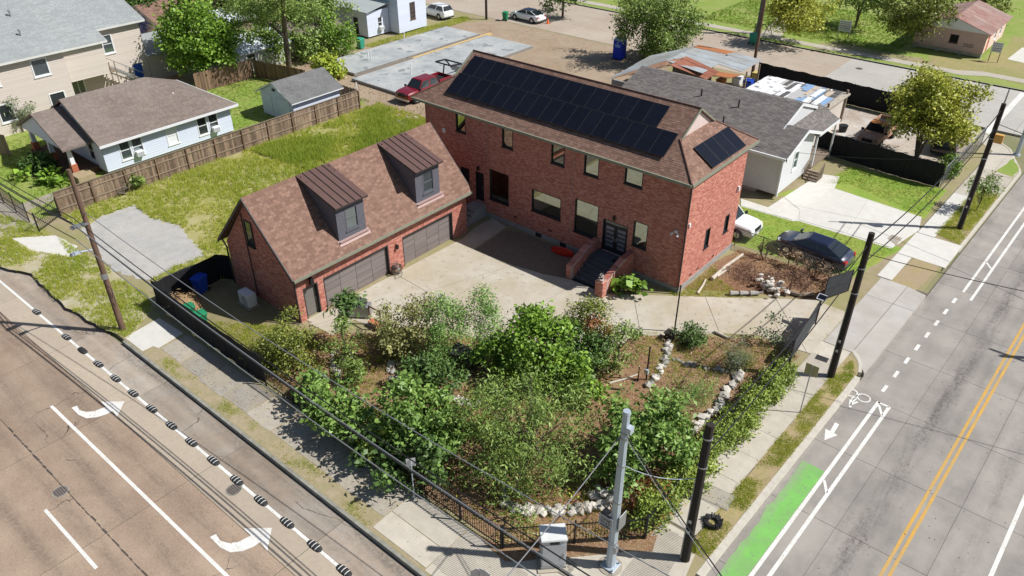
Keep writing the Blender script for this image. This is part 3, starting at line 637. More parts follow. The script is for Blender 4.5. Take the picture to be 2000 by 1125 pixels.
b = MB(); b.prism([(4.3, 64), (9, 63), (10, 69), (4.6, 70)], -.05, .02); struct('far_parking_slab', b, m_newconc)
# ---------------------------------------------------------------- building materials
m_brick = mat('red_brick', (.41, .14, .105), (.73, .36, .275), scale=14, big=(.43, .17, .13), bigscale=.4, bigf=.3, tint=True, rough=.9, bump=.2, bscale=90)
m_mortar = mat('mortar', (.5, .41, .37), (.44, .36, .32), scale=8, rough=.95)
m_shb = mat('brown_shingle', (.18, .105, .078), (.32, .195, .148), scale=9, tint=True, rough=.92, bump=.3, bscale=120)
m_deckb = mat('brown_roof_deck', (.16, .09, .07), rough=.9)
m_shg = mat('grey_shingle', (.13, .118, .112), (.245, .222, .208), scale=9, tint=True, rough=.92, bump=.3, bscale=120)
m_deckg = mat('grey_roof_deck', (.14, .13, .125), rough=.9)
m_shd = mat('taupe_shingle', (.165, .13, .112), (.235, .19, .165), scale=5, tint=True, rough=.92, big=(.27, .23, .2), bigscale=.25, bigf=.4)
m_shl = mat('pale_grey_shingle', (.28, .3, .3), (.37, .39, .39), scale=4, tint=True, rough=.92, big=(.27, .29, .29), bigscale=.22, bigf=.6)
m_fascia = mat('weathered_green_gutter', (.2, .22, .17), (.28, .27, .2), scale=5, rough=.7)
m_dkfascia = mat('dark_bronze_trim', (.045, .04, .042), rough=.55)
m_frame = mat('black_window_frame', (.02, .022, .028), rough=.4)
m_mirror = mat('coated_window_glass', (.31, .34, .3), (.29, .32, .28), rough=.02, metal=1)
m_glass = mat('dark_window_glass', (.05, .06, .065), rough=.03, spec=1.0, metal=.35)
m_glassw = mat('house_window_glass', (.25, .3, .32), (.2, .25, .27), rough=.05, metal=.75)
m_found = mat('concrete_footing', (.36, .36, .34), (.28, .28, .27), scale=3, bump=.2)
m_slate = mat('slate_siding', (.105, .105, .128), (.13, .13, .152), scale=6, rough=.6)
m_seam = mat('bronze_metal_roof', (.17, .1, .085), (.19, .115, .1), scale=2, rough=.42, metal=.35)
m_gdoor = mat('brown_grey_door_planks', (.19, .16, .155), (.26, .225, .215), scale=3, rough=.6, stretch=(1, 1, 14), tint=True)
m_doork = mat('black_door', (.025, .026, .032), rough=.35)
m_cell = mat('solar_cell', (.007, .008, .013), (.009, .01, .018), scale=2, rough=.16, spec=.4, rand=.12)
m_alu = mat('panel_frame', (.05, .05, .055), rough=.4, metal=.5)
m_ins = mat('house_interior', (.012, .012, .013))
m_whitep = mat('white_paint', (.78, .79, .8), (.72, .73, .75), scale=4, rough=.6)
m_whitesid = mat('white_siding', (.65, .7, .82), (.6, .65, .77), scale=5, rough=.7, tint=True)
m_beige = mat('beige_siding', (.62, .55, .49), (.55, .49, .44), scale=4, rough=.8, tint=True)
m_greysid = mat('light_grey_siding', (.6, .61, .61), (.55, .56, .57), scale=4, rough=.75)
m_wood = mat('weathered_wood', (.3, .24, .18), (.2, .155, .115), scale=2.5, rough=.9, stretch=(6, 6, .6), rand=.22, bump=.3)
m_woodred = mat('brown_fence_wood', (.25, .16, .105), (.15, .095, .065), scale=2.5, rough=.9, stretch=(6, 6, .5), rand=.35, bump=.3)
m_bark = mat('bark', (.18, .145, .11), (.1, .08, .06), scale=9, bump=.8, bscale=25, stretch=(2, 2, .5))
m_barkd = mat('dark_bark', (.08, .06, .045), (.05, .04, .03), scale=9, bump=.6, bscale=25)

# ================================================================ the main brick house
X0, X1, Y0, Y1, ZE = -21.0, -.1, 0.0, 7.0, 7.18
house = thing('brick_house', 'two-storey red brick house with brown shingle roof carrying solar panels', 'house', (X0, Y0, 0))
fF, fR, fB, fL = Fr(X0, Y0, 1, 0), Fr(X1, Y0, 0, 1), Fr(X1, Y1, -1, 0), Fr(X0, Y1, 0, -1)
U = lambda x: x-X0
up_w = [(-18.05, -17.15, 5.7, 7.1), (-13.9, -12.98, 5.7, 7.08), (-9.85, -8.8, 5.7, 7.08), (-7.33, -6.25, 5.7, 7.1), (-4.42, -3.18, 5.95, 7.1)]
gr_w = [(-15.05, -13.35, 1.5, 3.75), (-11.35, -8.95, 1.85, 3.42), (-7.85, -6.05, 1.5, 3.85), (-3.5, -2.5, 2.1, 3.78)]
dr_w = [(-17.75, -16.95, .98, 3.15), (-16.35, -15.6, .98, 3.2), (-5.68, -3.86, .95, 3.18)]
opsF = [(U(a), U(b), c, d) for a, b, c, d in up_w]+[(U(a), U(b), c, d, 1) for a, b, c, d in gr_w+dr_w]
opsR = [(2.75, 3.35, 1.8, 3.12, 1), (5.3, 5.9, 1.8, 3.02, 1)]
for nm, fr, L, ops in (('front', fF, X1-X0, opsF), ('right', fR, Y1-Y0, opsR), ('back', fB, X1-X0, [(3, 4.2, 5.7, 7.0), (9, 10.2, 5.7, 7.0), (15, 16.2, 5.7, 7.0)]), ('left', fL, Y1-Y0, [])):
    wl = backing(fr, L, .35, ZE, ops, .25).build('wall', m_mortar, house)
    bricks(fr, L, .36, ZE, ops).build('brickwork', m_brick, wl, kind='stuff')
f = MB(); f.prism([(X0-.04, Y0-.05), (X1+.05, Y0-.05), (X1+.05, Y1+.04), (X0-.04, Y1+.04)], -.05, .35); f.build('foundation', m_found, house)
f = MB(); f.prism([(X0+.3, Y0+.3), (X1-.3, Y0+.3), (X1-.3, Y1-.3), (X0+.3, Y1-.3)], .3, ZE-.1); f.build('interior', m_ins, house)
for a, b, c, d in up_w+gr_w: window(house, fF, U(a), U(b), c, d, m_frame, m_mirror, out=-.07, fw=.05)
for a, b, c, d, _ in opsR: window(house, fR, a, b, c, d, m_frame, m_glass, out=-.09, fw=.05, bars=0)
for a, b in ((3, 4.2), (9, 10.2), (15, 16.2)): window(house, fB, a, b, 5.7, 7.0, m_frame, m_mirror, out=-.07)
# doors
def leaf(par, fr, u0, u1, z0, z1, m, out=-.1, lights=0, hs=1):
    d = MB(); fr.box(d, u0, u1, out-.05, out, z0, z1); o = d.build('door', m, par)
    if lights:
        for i in range(lights):
            zc = z0+.3+(z1-z0-.45)*(i+.5)/lights; g_ = MB(); fr.box(g_, u0+.14, u1-.14, out, out+.012, zc-.1, zc+.1); g_.build('pane', mat('frosted_glass', (.2, .22, .28), rough=.25, metal=.4), o)
    h = MB(); uu = u1-.08 if hs > 0 else u0+.08; fr.box(h, uu-.02, uu+.02, out, out+.06, (z0+z1)/2-.12, (z0+z1)/2+.12); h.build('handle', m_steel, o)
    return o
def doorframe(par, fr, u0, u1, z0, z1, m, w=.07, out=-.1, proud=.015):
    d = MB(); fr.box(d, u0, u0+w, out-.05, proud, z0, z1); fr.box(d, u1-w, u1, out-.05, proud, z0, z1); fr.box(d, u0+w, u1-w, out-.05, proud, z1-w, z1); return d.build('door_frame', m, par)
for a, b, c, d in dr_w[:2]: doorframe(house, fF, U(a), U(b), c, d, m_frame, .05); leaf(house, fF, U(a)+.052, U(b)-.052, c, d-.052, m_doork)
a, b, c, d = dr_w[2]; doorframe(house, fF, U(a), U(b), c, d, m_frame, .06)
mid = U((a+b)/2); leaf(house, fF, U(a)+.062, mid-.008, c, d-.28, m_doork, lights=5, hs=1); leaf(house, fF, mid+.008, U(b)-.062, c, d-.28, m_doork, lights=5, hs=-1)
t = MB(); fF.box(t, U(a)+.062, U(b)-.062, -.15, -.1, d-.27, d-.062); t.build('transom', m_glass, house)
# roof: hipped skirt with a small gable at each ridge end
ex0, ex1, ey0, ey1, ze, zr, yr = -21.85, .1, -.4, 7.85, 7.34, 10.02, 3.73
gx0, gx1 = -19.6, -2.05; sl_ = (zr-ze)/(yr-ey0); zg = ze+(ex1-gx1)*sl_; yg0, yg1 = ey0+(zg-ze)/sl_, ey1-(zg-ze)/sl_*(ey1-yr)/(yr-ey0)
P = lambda x, y, z: (x, y, z)
S1 = [P(ex0, ey0, ze), P(ex1, ey0, ze), P(gx1, yg0, zg), P(gx1, yr, zr), P(gx0, yr, zr), P(gx0, yg0, zg)]
S2 = [P(ex1, ey1, ze), P(ex0, ey1, ze), P(gx0, yg1, zg), P(gx0, yr, zr), P(gx1, yr, zr), P(gx1, yg1, zg)]
H1 = [P(ex1, ey0, ze), P(ex1, ey1, ze), P(gx1, yg1, zg), P(gx1, yg0, zg)]
H2 = [P(ex0, ey1, ze), P(ex0, ey0, ze), P(gx0, yg0, zg), P(gx0, yg1, zg)]
roof = roofset(house, [S1, S2, H1, H2], m_deckb, m_shb, .145, .3)
cap = MB()
for a_, b_ in (((gx0-.1, yr, zr+.03), (gx1+.12, yr, zr+.03)), ((ex1, ey0, ze+.03), (gx1, yg0, zg+.03)), ((ex1, ey1, ze+.03), (gx1, yg1, zg+.03)), ((ex0, ey0, ze+.03), (gx0, yg0, zg+.03)), ((ex0, ey1, ze+.03), (gx0, yg1, zg+.03))): cap.tube([a_, b_], .055, 5)
cap.build('ridge_cap', m_deckb, roof)
for sx, gx in ((1, gx1), (-1, gx0)):
    gb = MB(); gb.add([(gx-sx*.02, yg0, zg-.05), (gx-sx*.02, yg1, zg-.05), (gx-sx*.02, yr, zr-.03)], ((0, 1, 2),)); gb.build('gablet', mat('gablet_pale', (.62, .5, .47), rough=.7), roof)
    rk = MB()
    for ya in (yg0, yg1):
        rk.tube([(gx+sx*.1, ya, zg+.0), (gx+sx*.1, yr, zr+.0)], .06, 4)
    rk.build('rake_trim', m_fascia, roof)
gt = MB()
for q_ in ((ex0, ex1, ey0-.1, ey0+.02), (ex0, ex1, ey1-.02, ey1+.1), (ex1-.02, ex1+.1, ey0, ey1), (ex0-.1, ex0+.02, ey0, ey1)): gt.box(*q_, ze-.15, ze+.01)
gt.build('gutter', m_fascia, roof)
sf = MB(); sf.box(ex0+.03, ex1-.03, ey0+.03, ey1-.03, ze-.17, ze-.14); sf.build('soffit', m_fascia, roof)
dp = MB(); dp.tube([(X1+.06, Y0-.3, ze-.12), (X1+.08, Y0-.1, ze-.45), (X1+.08, Y0-.1, .3), (X1+.12, Y0-.3, .1)], .05, 6); dp.build('downpipe', m_dkfascia, house)
for x, z_ in ((-15.2, 3.9), (-8.1, .4)): dp = MB(); dp.tube([(x, -.04, 7.15), (x, -.04, z_)], .015, 5); dp.build('conduit', mat('pale_conduit', (.45, .33, .32)), house)
def bpart(name, m, par, fr, *a): q_ = MB(); fr.box(q_, *a); return q_.build(name, m, par)
for x in (-10.95, -8.9): bpart('crawl_vent', mat('vent_dark', (.03, .025, .025)), house, fF, U(x), U(x)+.5, -.02, .06, .02, .32)
for x in (-12.9, -9.9, -6.9): bpart('wall_vent', mat('vent_red', (.12, .05, .045)), house, fF, U(x), U(x)+.3, 0, .02, .75, .9)
for u in (1.3, 2.2, 4.2): bpart('wall_vent', mat('vent_red', (.12, .05, .045)), house, fR, u, u+.25, 0, .03, .55, .68)
def lampw(par, fr, u, z, s=1):
    l = MB(); fr.box(l, u-.03*s, u+.03*s, 0, .16*s, z+.1*s, z+.14*s); fr.box(l, u-.07*s, u+.07*s, .08*s, .2*s, z-.16*s, z+.1*s); l.build('wall_lamp', m_black, par)
lampw(house, fF, U(-16.0), 3.55); lampw(house, fF, U(-4.85), 3.5)
fl = MB(); fF.box(fl, U(-.75), U(-.55), 0, .08, 3.95, 4.1); fl.cyl(fF.p(U(-.8), .1, 3.95), fF.p(U(-.9), .25, 3.85), .06, .07, 8); fl.cyl(fF.p(U(-.5), .1, 3.95), fF.p(U(-.45), .25, 3.85), .06, .07, 8); fl.build('floodlight', mat('white_lamp_head', (.7, .7, .68)), house)
bpart('security_camera', m_whitep, house, fR, 6.35, 6.5, 0, .14, 4.4, 4.7); bpart('security_camera', m_whitep, house, fR, .25, .4, 0, .1, 4.4, 4.6)
fl = MB(); fF.box(fl, U(-19.3), U(-19.05), 0, .1, 5.3, 5.6); fl.build('meter_box', m_whitep, house)
# front steps with brick cheek walls
for (xa, xb) in ((-6.2, -5.85), (-3.62, -3.27)):
    bk = MB(); bk.prism([(xa+.01, -2.9), (xb-.01, -2.9), (xb-.01, -.02), (xa+.01, -.02)], 0, .1)
    c_ = MB(); pts = [(-.03, 1.75), (-1.1, 1.75), (-2.9, .85)]
    c_.add([(xa, -.03, 0), (xa, -3.0, 0), (xa, -3.0, .95), (xa, -1.1, 1.62), (xa, -.03, 1.62), (xb, -.03, 0), (xb, -3.0, 0), (xb, -3.0, .95), (xb, -1.1, 1.62), (xb, -.03, 1.62)], ((0, 1, 2, 3, 4), (9, 8, 7, 6, 5), (1, 6, 7, 2), (2, 7, 8, 3), (3, 8, 9, 4)))
    cw = c_.build('cheek_wall', m_mortar, house); bb = MB()
    for sgn, fr in ((1, Fr(xb, -3.0, 0, 1)), (-1, Fr(xa, -.03, 0, -1))):
        z = .01; k = 0
        while z < 1.6:
            lim = 3.0 if z < .86 else max(0, 3.0-(z-.87)/.67*1.9)
            u = (k % 2)*.11
            while u < 2.9:
                yy = u if sgn > 0 else 2.97-u
                if (2.97-u if sgn > 0 else u) < lim-.2: fr.box(bb, u, min(u+.2, 2.95), 0, .01, z, z+.065, random.random())
                u += .215
            z += .077; k += 1
    fr = Fr(xa, -3.0, 1, 0); z = .01
    while z < .9:
        fr.box(bb, .005, .17, 0, .01, z, z+.065, random.random()); fr.box(bb, .18, .345, 0, .01, z, z+.065, random.random()); z += .077
    sl2 = (1.62-.95)/1.9
    for i in range(14):
        y_ = -3.0+i*.212; z_ = .95+max(0, min(1.9, y_+3.0))*sl2; y2 = y_+.2; z2 = .95+max(0, min(1.9, y2+3.0))*sl2
        bb.add([(xa-.01, y_, z_), (xb+.01, y_, z_), (xb+.01, y2, z2), (xa-.01, y2, z2), (xa-.01, y_, z_+.03), (xb+.01, y_, z_+.03), (xb+.01, y2, z2+.03), (xa-.01, y2, z2+.03)], ((4, 5, 6, 7), (0, 1, 5, 4), (1, 2, 6, 5), (3, 0, 4, 7)), random.random())
    bb.build('brickwork', m_brick, cw, kind='stuff')
m_step = mat('dark_step_stone', (.12, .125, .14), (.09, .095, .11), scale=3, bump=.2)
st = MB(); st.box(-5.84, -3.63, -1.1, -.06, 0, .93); st.build('landing', m_step, house)
for i in range(6):
    st = MB(); st.box(-5.84, -3.63, -1.1-.31*(i+1), -1.1-.31*i, 0, .93-.155*(i+1)); st.build('step', m_step, house)
pr = MB(); pr.box(-3.72, -3.2, -3.45, -3.02, 0, 1.05); pr.box(-3.66, -3.26, -3.4, -3.07, 1.05, 1.2); po = pr.build('step_pier', m_mortar, house); bb = MB()
for fr, L in ((Fr(-3.72, -3.45, 1, 0), .52), (Fr(-3.2, -3.45, 0, 1), .43), (Fr(-3.72, -3.02, 0, -1), .43)):
    for k in range(13):
        fr.box(bb, .005, L/2-.01, 0, .01, .01+k*.079, .075+k*.079, random.random()); fr.box(bb, L/2, L-.005, 0, .01, .01+k*.079, .075+k*.079, random.random())
bb.box(-3.74, -3.18, -3.47, -3.0, 1.05, 1.08, .8); bb.build('brickwork', m_brick, po, kind='stuff')
st = MB(); st.box(-16.5, -15.4, -1.3, -.06, 0, .9); st.build('back_landing', m_found, house)
for i in range(4):
    st = MB(); st.box(-16.5, -15.4, -1.3-.3*(i+1), -1.3-.3*i, 0, .9-.18*(i+1)); st.build('back_step', m_found, house)
# solar array
sa = thing('solar_array', 'array of dark blue solar panels in two long rows on the front roof slope', 'solar panels', (-10, 1.5, 8.5))
nrm = Vector((0, -sl_, 1)).normalized(); sdn = Vector((0, 1, sl_)).normalized()
def spanel(par, org, uu, ss, nn, w, l, h=.13):
    a = MB(); o = Vector(org)+nn*h
    p = [o, o+uu*w, o+uu*w+ss*l, o+ss*l]; lo = [q_-nn*.04 for q_ in p]
    a.hexa([*lo, *p]); x = a.build('solar_panel', m_alu, par)
    c_ = MB(); i_ = .025; e = nn*.003; c_.add([p[0]+uu*i_+ss*i_+e, p[1]-uu*i_+ss*i_+e, p[2]-uu*i_-ss*i_+e, p[3]+uu*i_-ss*i_+e], ((0, 1, 2, 3),)); c_.build('cells', m_cell, x)
ux = Vector((1, 0, 0))
for i in range(17): spanel(sa, (-19.3+i*1.003, .5, ze+(.5-ey0)*sl_), ux, sdn, nrm, .992, 1.735, .17)
for i in range(15): spanel(sa, (-19.15+i*1.03, 1.97, ze+(1.97-ey0)*sl_), ux, sdn, nrm, 1.02, 1.62, .17)
sb = thing('solar_array', 'four grey-blue solar panels on the hip end of the brick house roof', 'solar panels', (-.7, 4, 8))
n2 = Vector((sl_, 0, 1)).normalized(); s2_ = Vector((-1, 0, sl_)).normalized()
for i in range(4): spanel(sb, (.0, 2.02+i*1.05, ze+.1*sl_), Vector((0, 1, 0)), s2_, n2, 1.03, 1.6, .14)
# red child's rocker/kayak lying by the wall
def kayak(mb):
    c = Vector((*G(1098, 496), 0)); d = Vector((1, .12, 0)).normalized(); n_ = Vector((-d.y, d.x, 0)); rows = []
    for i in range(9):
        t = (i/8-.5)*1.55; k = math.cos((i/8-.5)*math.pi*.92); wv = .05+.3*k; h = .12+.14*(1-k)
        rows.append([c+d*t-n_*wv+Vector((0, 0, .26+h*.3)), c+d*t-n_*wv*.75+Vector((0, 0, .02)), c+d*t+n_*wv*.75+Vector((0, 0, .02)), c+d*t+n_*wv+Vector((0, 0, .26+h*.3)), c+d*t+n_*wv*.7+Vector((0, 0, .2)), c+d*t-n_*wv*.7+Vector((0, 0, .2))])
    vs_2 = [p for r in rows for p in r]; fs = []
    for i in range(8):
        for k in range(6): fs.append((i*6+k, i*6+(k+1) % 6, (i+1)*6+(k+1) % 6, (i+1)*6+k))
    mb.add(vs_2, fs+[tuple(range(6)), tuple(range(53, 47, -1))])
solo('kids_boat', 'red plastic toy boat lying on bare soil against the brick house', 'toy boat', (*G(1098, 496), 0), kayak, mat('red_plastic', (.6, .04, .02), rough=.35), bevel=.01)
solo('doormat', 'small dark doormat on the landing before the double front door', 'doormat', (-4.1, -.55, .935), lambda mb: mb.box(-4.4, -3.8, -.85, -.3, .933, .95), mat('mat_fibre', (.035, .03, .04), rough=1))
pt = thing('pier_plant_pot', 'small pot with a pale sprig on the brick pier beside the steps', 'plant pot', (-3.46, -3.23, 1.2))
a = MB(); a.cyl((-3.46, -3.23, 1.2), (-3.46, -3.23, 1.36), .07, .1, 10); a.build('pot', m_black, pt)
leafcloud('sprig', leafmat('pale_leaf', (.5, .5, .42), (.7, .68, .58)), pt, np.array([[-3.46, -3.23, 1.48]]), 60, .09, .08)

# ================================================================ the garage
GX0, GX1, GY0, GY1, GE, GR = -21.3, -14.9, -16.45, -2.6, 3.1, 7.0
gar = thing('brick_garage', 'red brick garage with brown shingle roof, two dormers and two wide doors', 'garage', (GX1, GY0, 0))
gF, gN, gK, gS = Fr(GX1, GY0, 0, 1), Fr(GX0, GY0, 1, 0), Fr(GX0, GY1, 0, -1), Fr(GX1, GY1, -1, 0)
V = lambda y: y-GY0
od = [(V(-14.6), V(-9.62), .0, 2.12, 1), (V(-8.45), V(-3.95), .0, 2.12, 1), (V(-16.02), V(-15.0), .0, 2.1, 1)]
GL = GY1-GY0; GW = GX1-GX0; gapex = GR-.12
wl = backing(gF, GL, 0, GE, od, .25).build('wall', m_mortar, gar); bricks(gF, GL, .01, GE, od).build('brickwork', m_brick, wl, kind='stuff')
for fr, L, gb in ((gN, GW, gapex), (gS, GW, gapex), (gK, GL, None)):
    wl = backing(fr, L, 0, GE, [], .25, gb).build('wall', m_mortar, gar); bricks(fr, L, .01, GE, [], gb).build('brickwork', m_brick, wl, kind='stuff')
# sectional doors: four sections of four plank panels
for y0, y1 in ((-14.6, -9.62), (-8.45, -3.95)):
    fr = gF; jb = MB(); u0, u1 = V(y0), V(y1)
    fr.box(jb, u0, u0+.07, -.2, .012, 0, 2.12); fr.box(jb, u1-.07, u1, -.2, .012, 0, 2.12); fr.box(jb, u0+.07, u1-.07, -.2, .012, 2.02, 2.12); jb.build('door_frame', m_dkfascia, gar)
    bk = MB(); fr.box(bk, u0+.07, u1-.07, -.24, -.19, 0, 2.02); gd = bk.build('garage_door', m_dkfascia, gar)
    nc = 4; wv = (u1-u0-.14)/nc
    for r in range(4):
        for c_ in range(nc):
            p = MB(); a0 = u0+.07+c_*wv+.012; z0 = .015+r*.5
            for k in range(4): fr.box(p, a0, a0+wv-.024, -.19, -.165-.006*(k % 2), z0+k*.12, z0+k*.12+.112, random.random())
            p.build('panel', m_gdoor, gd)
doorframe(gar, gF, V(-16.02), V(-15.0), 0, 2.1, m_dkfascia, .07, out=-.2)
leaf(gar, gF, V(-16.02)+.072, V(-15.0)-.072, .02, 2.02, mat('taupe_door', (.17, .16, .145), rough=.35), out=-.2, hs=1)
th_ = MB(); gF.box(th_, V(-16.1), V(-14.95), .0, .5, 0, .045); th_.build('threshold', m_conc, gar)
lampw(gar, gF, V(-15.5), 2.5, 1.5); lampw(gar, gF, V(-9.0), 1.75, 1)
gx_0, gx_1, gy_0, gy_1, gz = -21.72, -14.48, -16.75, -2.42, 3.16
gxr = (gx_0+gx_1)/2
groof = roofset(gar, [[(gx_1, gy_0, gz), (gx_1, gy_1, gz), (gxr, gy_1, GR), (gxr, gy_0, GR)], [(gx_0, gy_1, gz), (gx_0, gy_0, gz), (gxr, gy_0, GR), (gxr, gy_1, GR)]], m_deckb, m_shb, .145, .3)
cp = MB(); y = gy_0
while y < gy_1:
    e = min(y+.3, gy_1); cp.add([(gxr-.15, y, GR-.13), (gxr, y, GR+.035), (gxr+.15, y, GR-.13), (gxr-.15, e, GR-.14), (gxr, e, GR+.025), (gxr+.15, e, GR-.14)], ((0, 3, 4, 1), (1, 4, 5, 2), (0, 1, 2)), random.random()*.6); y = e
cp.build('ridge_cap', m_shb, groof)
gsl = (GR-gz)/(gx_1-gxr)
ft = MB(); ft.box(gx_1-.01, gx_1+.1, gy_0, gy_1, gz-.15, gz+.005); ft.build('gutter', m_fascia, groof)
ft = MB(); ft.box(gx_0-.1, gx_0+.01, gy_0, gy_1, gz-.15, gz+.005)
for yy in (gy_0-.03, gy_1+.03):
    for xx in (gx_0, gx_1):
        d_ = .03; ft.add([(xx, yy-d_, gz-.2), (xx, yy+d_, gz-.2), (gxr, yy+d_, GR-.2), (gxr, yy-d_, GR-.2), (xx, yy-d_, gz+.01), (xx, yy+d_, gz+.01), (gxr, yy+d_, GR+.01), (gxr, yy-d_, GR+.01)], ((0, 1, 5, 4), (1, 2, 6, 5), (2, 3, 7, 6), (3, 0, 4, 7), (4, 5, 6, 7), (3, 2, 1, 0)))
ft.build('rake_board', m_dkfascia, groof)
window(gar, gN, -18.85-GX0, -18.15-GX0, 3.75, 5.35, m_frame, m_glass, out=.04, fw=.06, proud=.08)
for pp, rr_ in (([(-18.95, GY0-.08, 5.7), (-18.95, GY0-.07, .2)], .035), ([(gx_1+.02, GY0-.05, gz-.12), (GX1+.06, GY0-.07, gz-.5), (GX1+.06, GY0-.07, .1)], .05), ([(gx_0, GY0-.05, gz-.12), (GX0-.05, GY0-.07, gz-.5), (GX0-.05, GY0-.07, .1)], .05)):
    dp = MB(); dp.tube(pp, rr_, 6); dp.build('downpipe', m_dkfascia, gar)
# dormers
for ny, (ya, yb, lab) in enumerate(((-13.02, -11.0, 'left dormer'), (-6.88, -4.82, 'right dormer'))):
    xf = -15.05; zt = 5.92; dfr = Fr(xf, ya, 0, 1); W_ = yb-ya; zroof = lambda x: gz+(gx_1-x)*gsl
    ob = (W_*.3, W_*.76, 4.2, 5.6)
    dm = backing(dfr, W_, 3.5, zt, [ob], .06).build('dormer', m_slate, gar)
    laps(dfr, W_, zroof(xf)+.02, zt, [ob], None, .16).build('siding', m_slate, dm, kind='stuff')
    # cheeks: from the front face back to the ridge
    for yy, fl_ in ((ya, 1), (yb, 0)):
        xr = gxr+.05; pts = [(xf, yy, zroof(xf)-.05), (xf, yy, zt), (xr, yy, zroof(xr)+.02)]
        o_ = .05 if fl_ else -.05; q2 = [(x, yv+o_, z) for x, yv, z in pts]
        ck = MB(); ck.add(pts+q2, ((0, 1, 2) if fl_ else (2, 1, 0), (5, 4, 3) if fl_ else (3, 4, 5), (0, 3, 4, 1), (1, 4, 5, 2), (2, 5, 3, 0))); ck.build('cheek', m_slate, dm)
        lp = MB(); z = zroof(xf)+.05
        while z < zt+1.2:
            z1_ = z+.16; xr0 = gx_1-(z1_-gz)/gsl; ztop = lambda x: zt+(GR-.02-zt)*(xf-x)/(xf-gxr)
            xa = xf if z < zt else xf-(z-zt)/((GR-.02-zt)/(xf-gxr)); xb_ = xr0
            if xb_ < xa-.05:
                s_ = -1 if fl_ else 1
                lp.add([(xa, yy+s_*.018, z), (xb_, yy+s_*.018, z), (xb_-.0, yy+s_*.004, min(z1_, 9)), (xa, yy+s_*.004, z1_)], ((0, 3, 2, 1) if fl_ else (0, 1, 2, 3),))
            z = z1_
        if zt > 0: lp.build('siding', m_slate, dm, kind='stuff')
    window(dm, dfr, W_*.3, W_*.76, 4.2, 5.6, m_slate, m_glassw, out=-.03, fw=.08, bars=1, proud=.03)
    fls = MB(); dfr.box(fls, -.05, W_+.1, .0, .22, zroof(xf)-.02, zroof(xf)+.012-.0); fls.add([dfr.p(-.1, 0, zroof(xf)+.05), dfr.p(W_+.15, 0, zroof(xf)+.05), dfr.p(W_+.15, .24, zroof(xf+.24)+.035), dfr.p(-.1, .24, zroof(xf+.24)+.035)], ((3, 2, 1, 0),)); fls.build('flashing', mat('flashing_pink', (.36, .24, .22), rough=.5), dm)
    # standing-seam roof
    za, zb = GR+.05, 6.02; xa, xb_ = gxr+.02, xf+.3; n_p = 5; w_ = (W_+.34)/n_p; ys = ya-.17
    rd = MB(); slabpoly(rd, [(xb_, ys, zb-.012), (xb_, ys+w_*n_p, zb-.012), (xa, ys+w_*n_p, za-.012), (xa, ys, za-.012)], .1); dr = rd.build('dormer_roof', m_dkfascia, dm)
    for k in range(n_p):
        p = MB(); slabpoly(p, [(xb_+.03, ys+w_*k+.01, zb), (xb_+.03, ys+w_*(k+1)-.01, zb), (xa, ys+w_*(k+1)-.01, za), (xa, ys+w_*k+.01, za)], .012); p.build('roof_panel', m_seam, dr)
        if k:
            s_ = MB(); slabpoly(s_, [(xb_+.03, ys+w_*k-.014, zb+.05), (xb_+.03, ys+w_*k+.014, zb+.05), (xa, ys+w_*k+.014, za+.05), (xa, ys+w_*k-.014, za+.05)], .06); s_.build('seam', m_dkfascia, dr)
# heat-pump unit on pavers, bins, straw heap
cx, cy_ = G(487, 596); ac = thing('heat_pump', 'white outdoor heat pump unit standing in shade beside the garage gable', 'heat pump', (cx, cy_, 0))
a = MB(); a.box(cx-.5, cx+.5, cy_-.28, cy_+.28, .12, .95); a.build('casing', m_whitep, ac, bevel=.02)
a = MB(); a.cyl((cx+.1, cy_-.285, .52), (cx+.1, cy_-.3, .52), .3, .3, 20); a.build('fan_grille', mat('grille_grey', (.4, .42, .45)), ac)
a = MB(); a.box(cx-.7, cx+.65, cy_-.45, cy_+.4, 0, .12); a.build('plinth', m_wood, ac)
def wheelie(loc, rz, body, lidm, label, name='wheelie_bin', s=1.0, open_=0, group=None):
    x, y = loc; t = thing(name, label, 'bin', (x, y, 0), group); t.rotation_euler = (0, 0, rz); o_ = Vector((x, y, 0))
    def bx(mb, b0, b1, z0, z1):
        mb.hexa([o_+Vector(p)*s for p in ((b0[0], b0[2], z0), (b0[1], b0[2], z0), (b0[1], b0[3], z0), (b0[0], b0[3], z0), (b1[0], b1[2], z1), (b1[1], b1[2], z1), (b1[1], b1[3], z1), (b1[0], b1[3], z1))])
    a = MB(); bx(a, (-.24, .24, -.28, .24), (-.31, .31, -.37, .37), .06, 1.0); a.build('body', body, t, bevel=.02)
    a = MB(); bx(a, (-.33, .33, -.4, .4), (-.3, .3, -.36, .36), 1.0, 1.09); l = a.build('lid', lidm, t, bevel=.015)
    a = MB(); a.cyl(o_+Vector((-.28, .42, .98))*s, o_+Vector((.28, .42, .98))*s, .022, .022, 6); a.build('handle', lidm, t)
    for k in (-1, 1):
        a = MB(); a.cyl(o_+Vector((k*.25, .3, .12))*s, o_+Vector((k*.31, .3, .12))*s, .12, .12, 10); a.build('wheel', m_rubber, t)
    return t
m_gbin = mat('green_bin_plastic', (.02, .22, .1), (.03, .26, .12), rough=.45); m_bbin = mat('blue_bin_plastic', (.02, .07, .45), rough=.45)
wheelie(G(372, 628), R(-15), m_gbin, m_gbin, 'green wheelie bin beside the fence, the left one of two by the straw'); wheelie(G(395, 642), R(-10), m_gbin, m_gbin, 'green wheelie bin beside the fence, the right one of two by the straw')
wheelie(G(395, 570), R(20), m_bbin, m_bbin, 'blue wheelie bin in the shadow behind the garage corner', s=1.05)
hx, hy = G(362, 600); hp = thing('straw_heap', 'heap of tan straw and dead leaves by the black fence', 'straw heap', (hx, hy, 0))
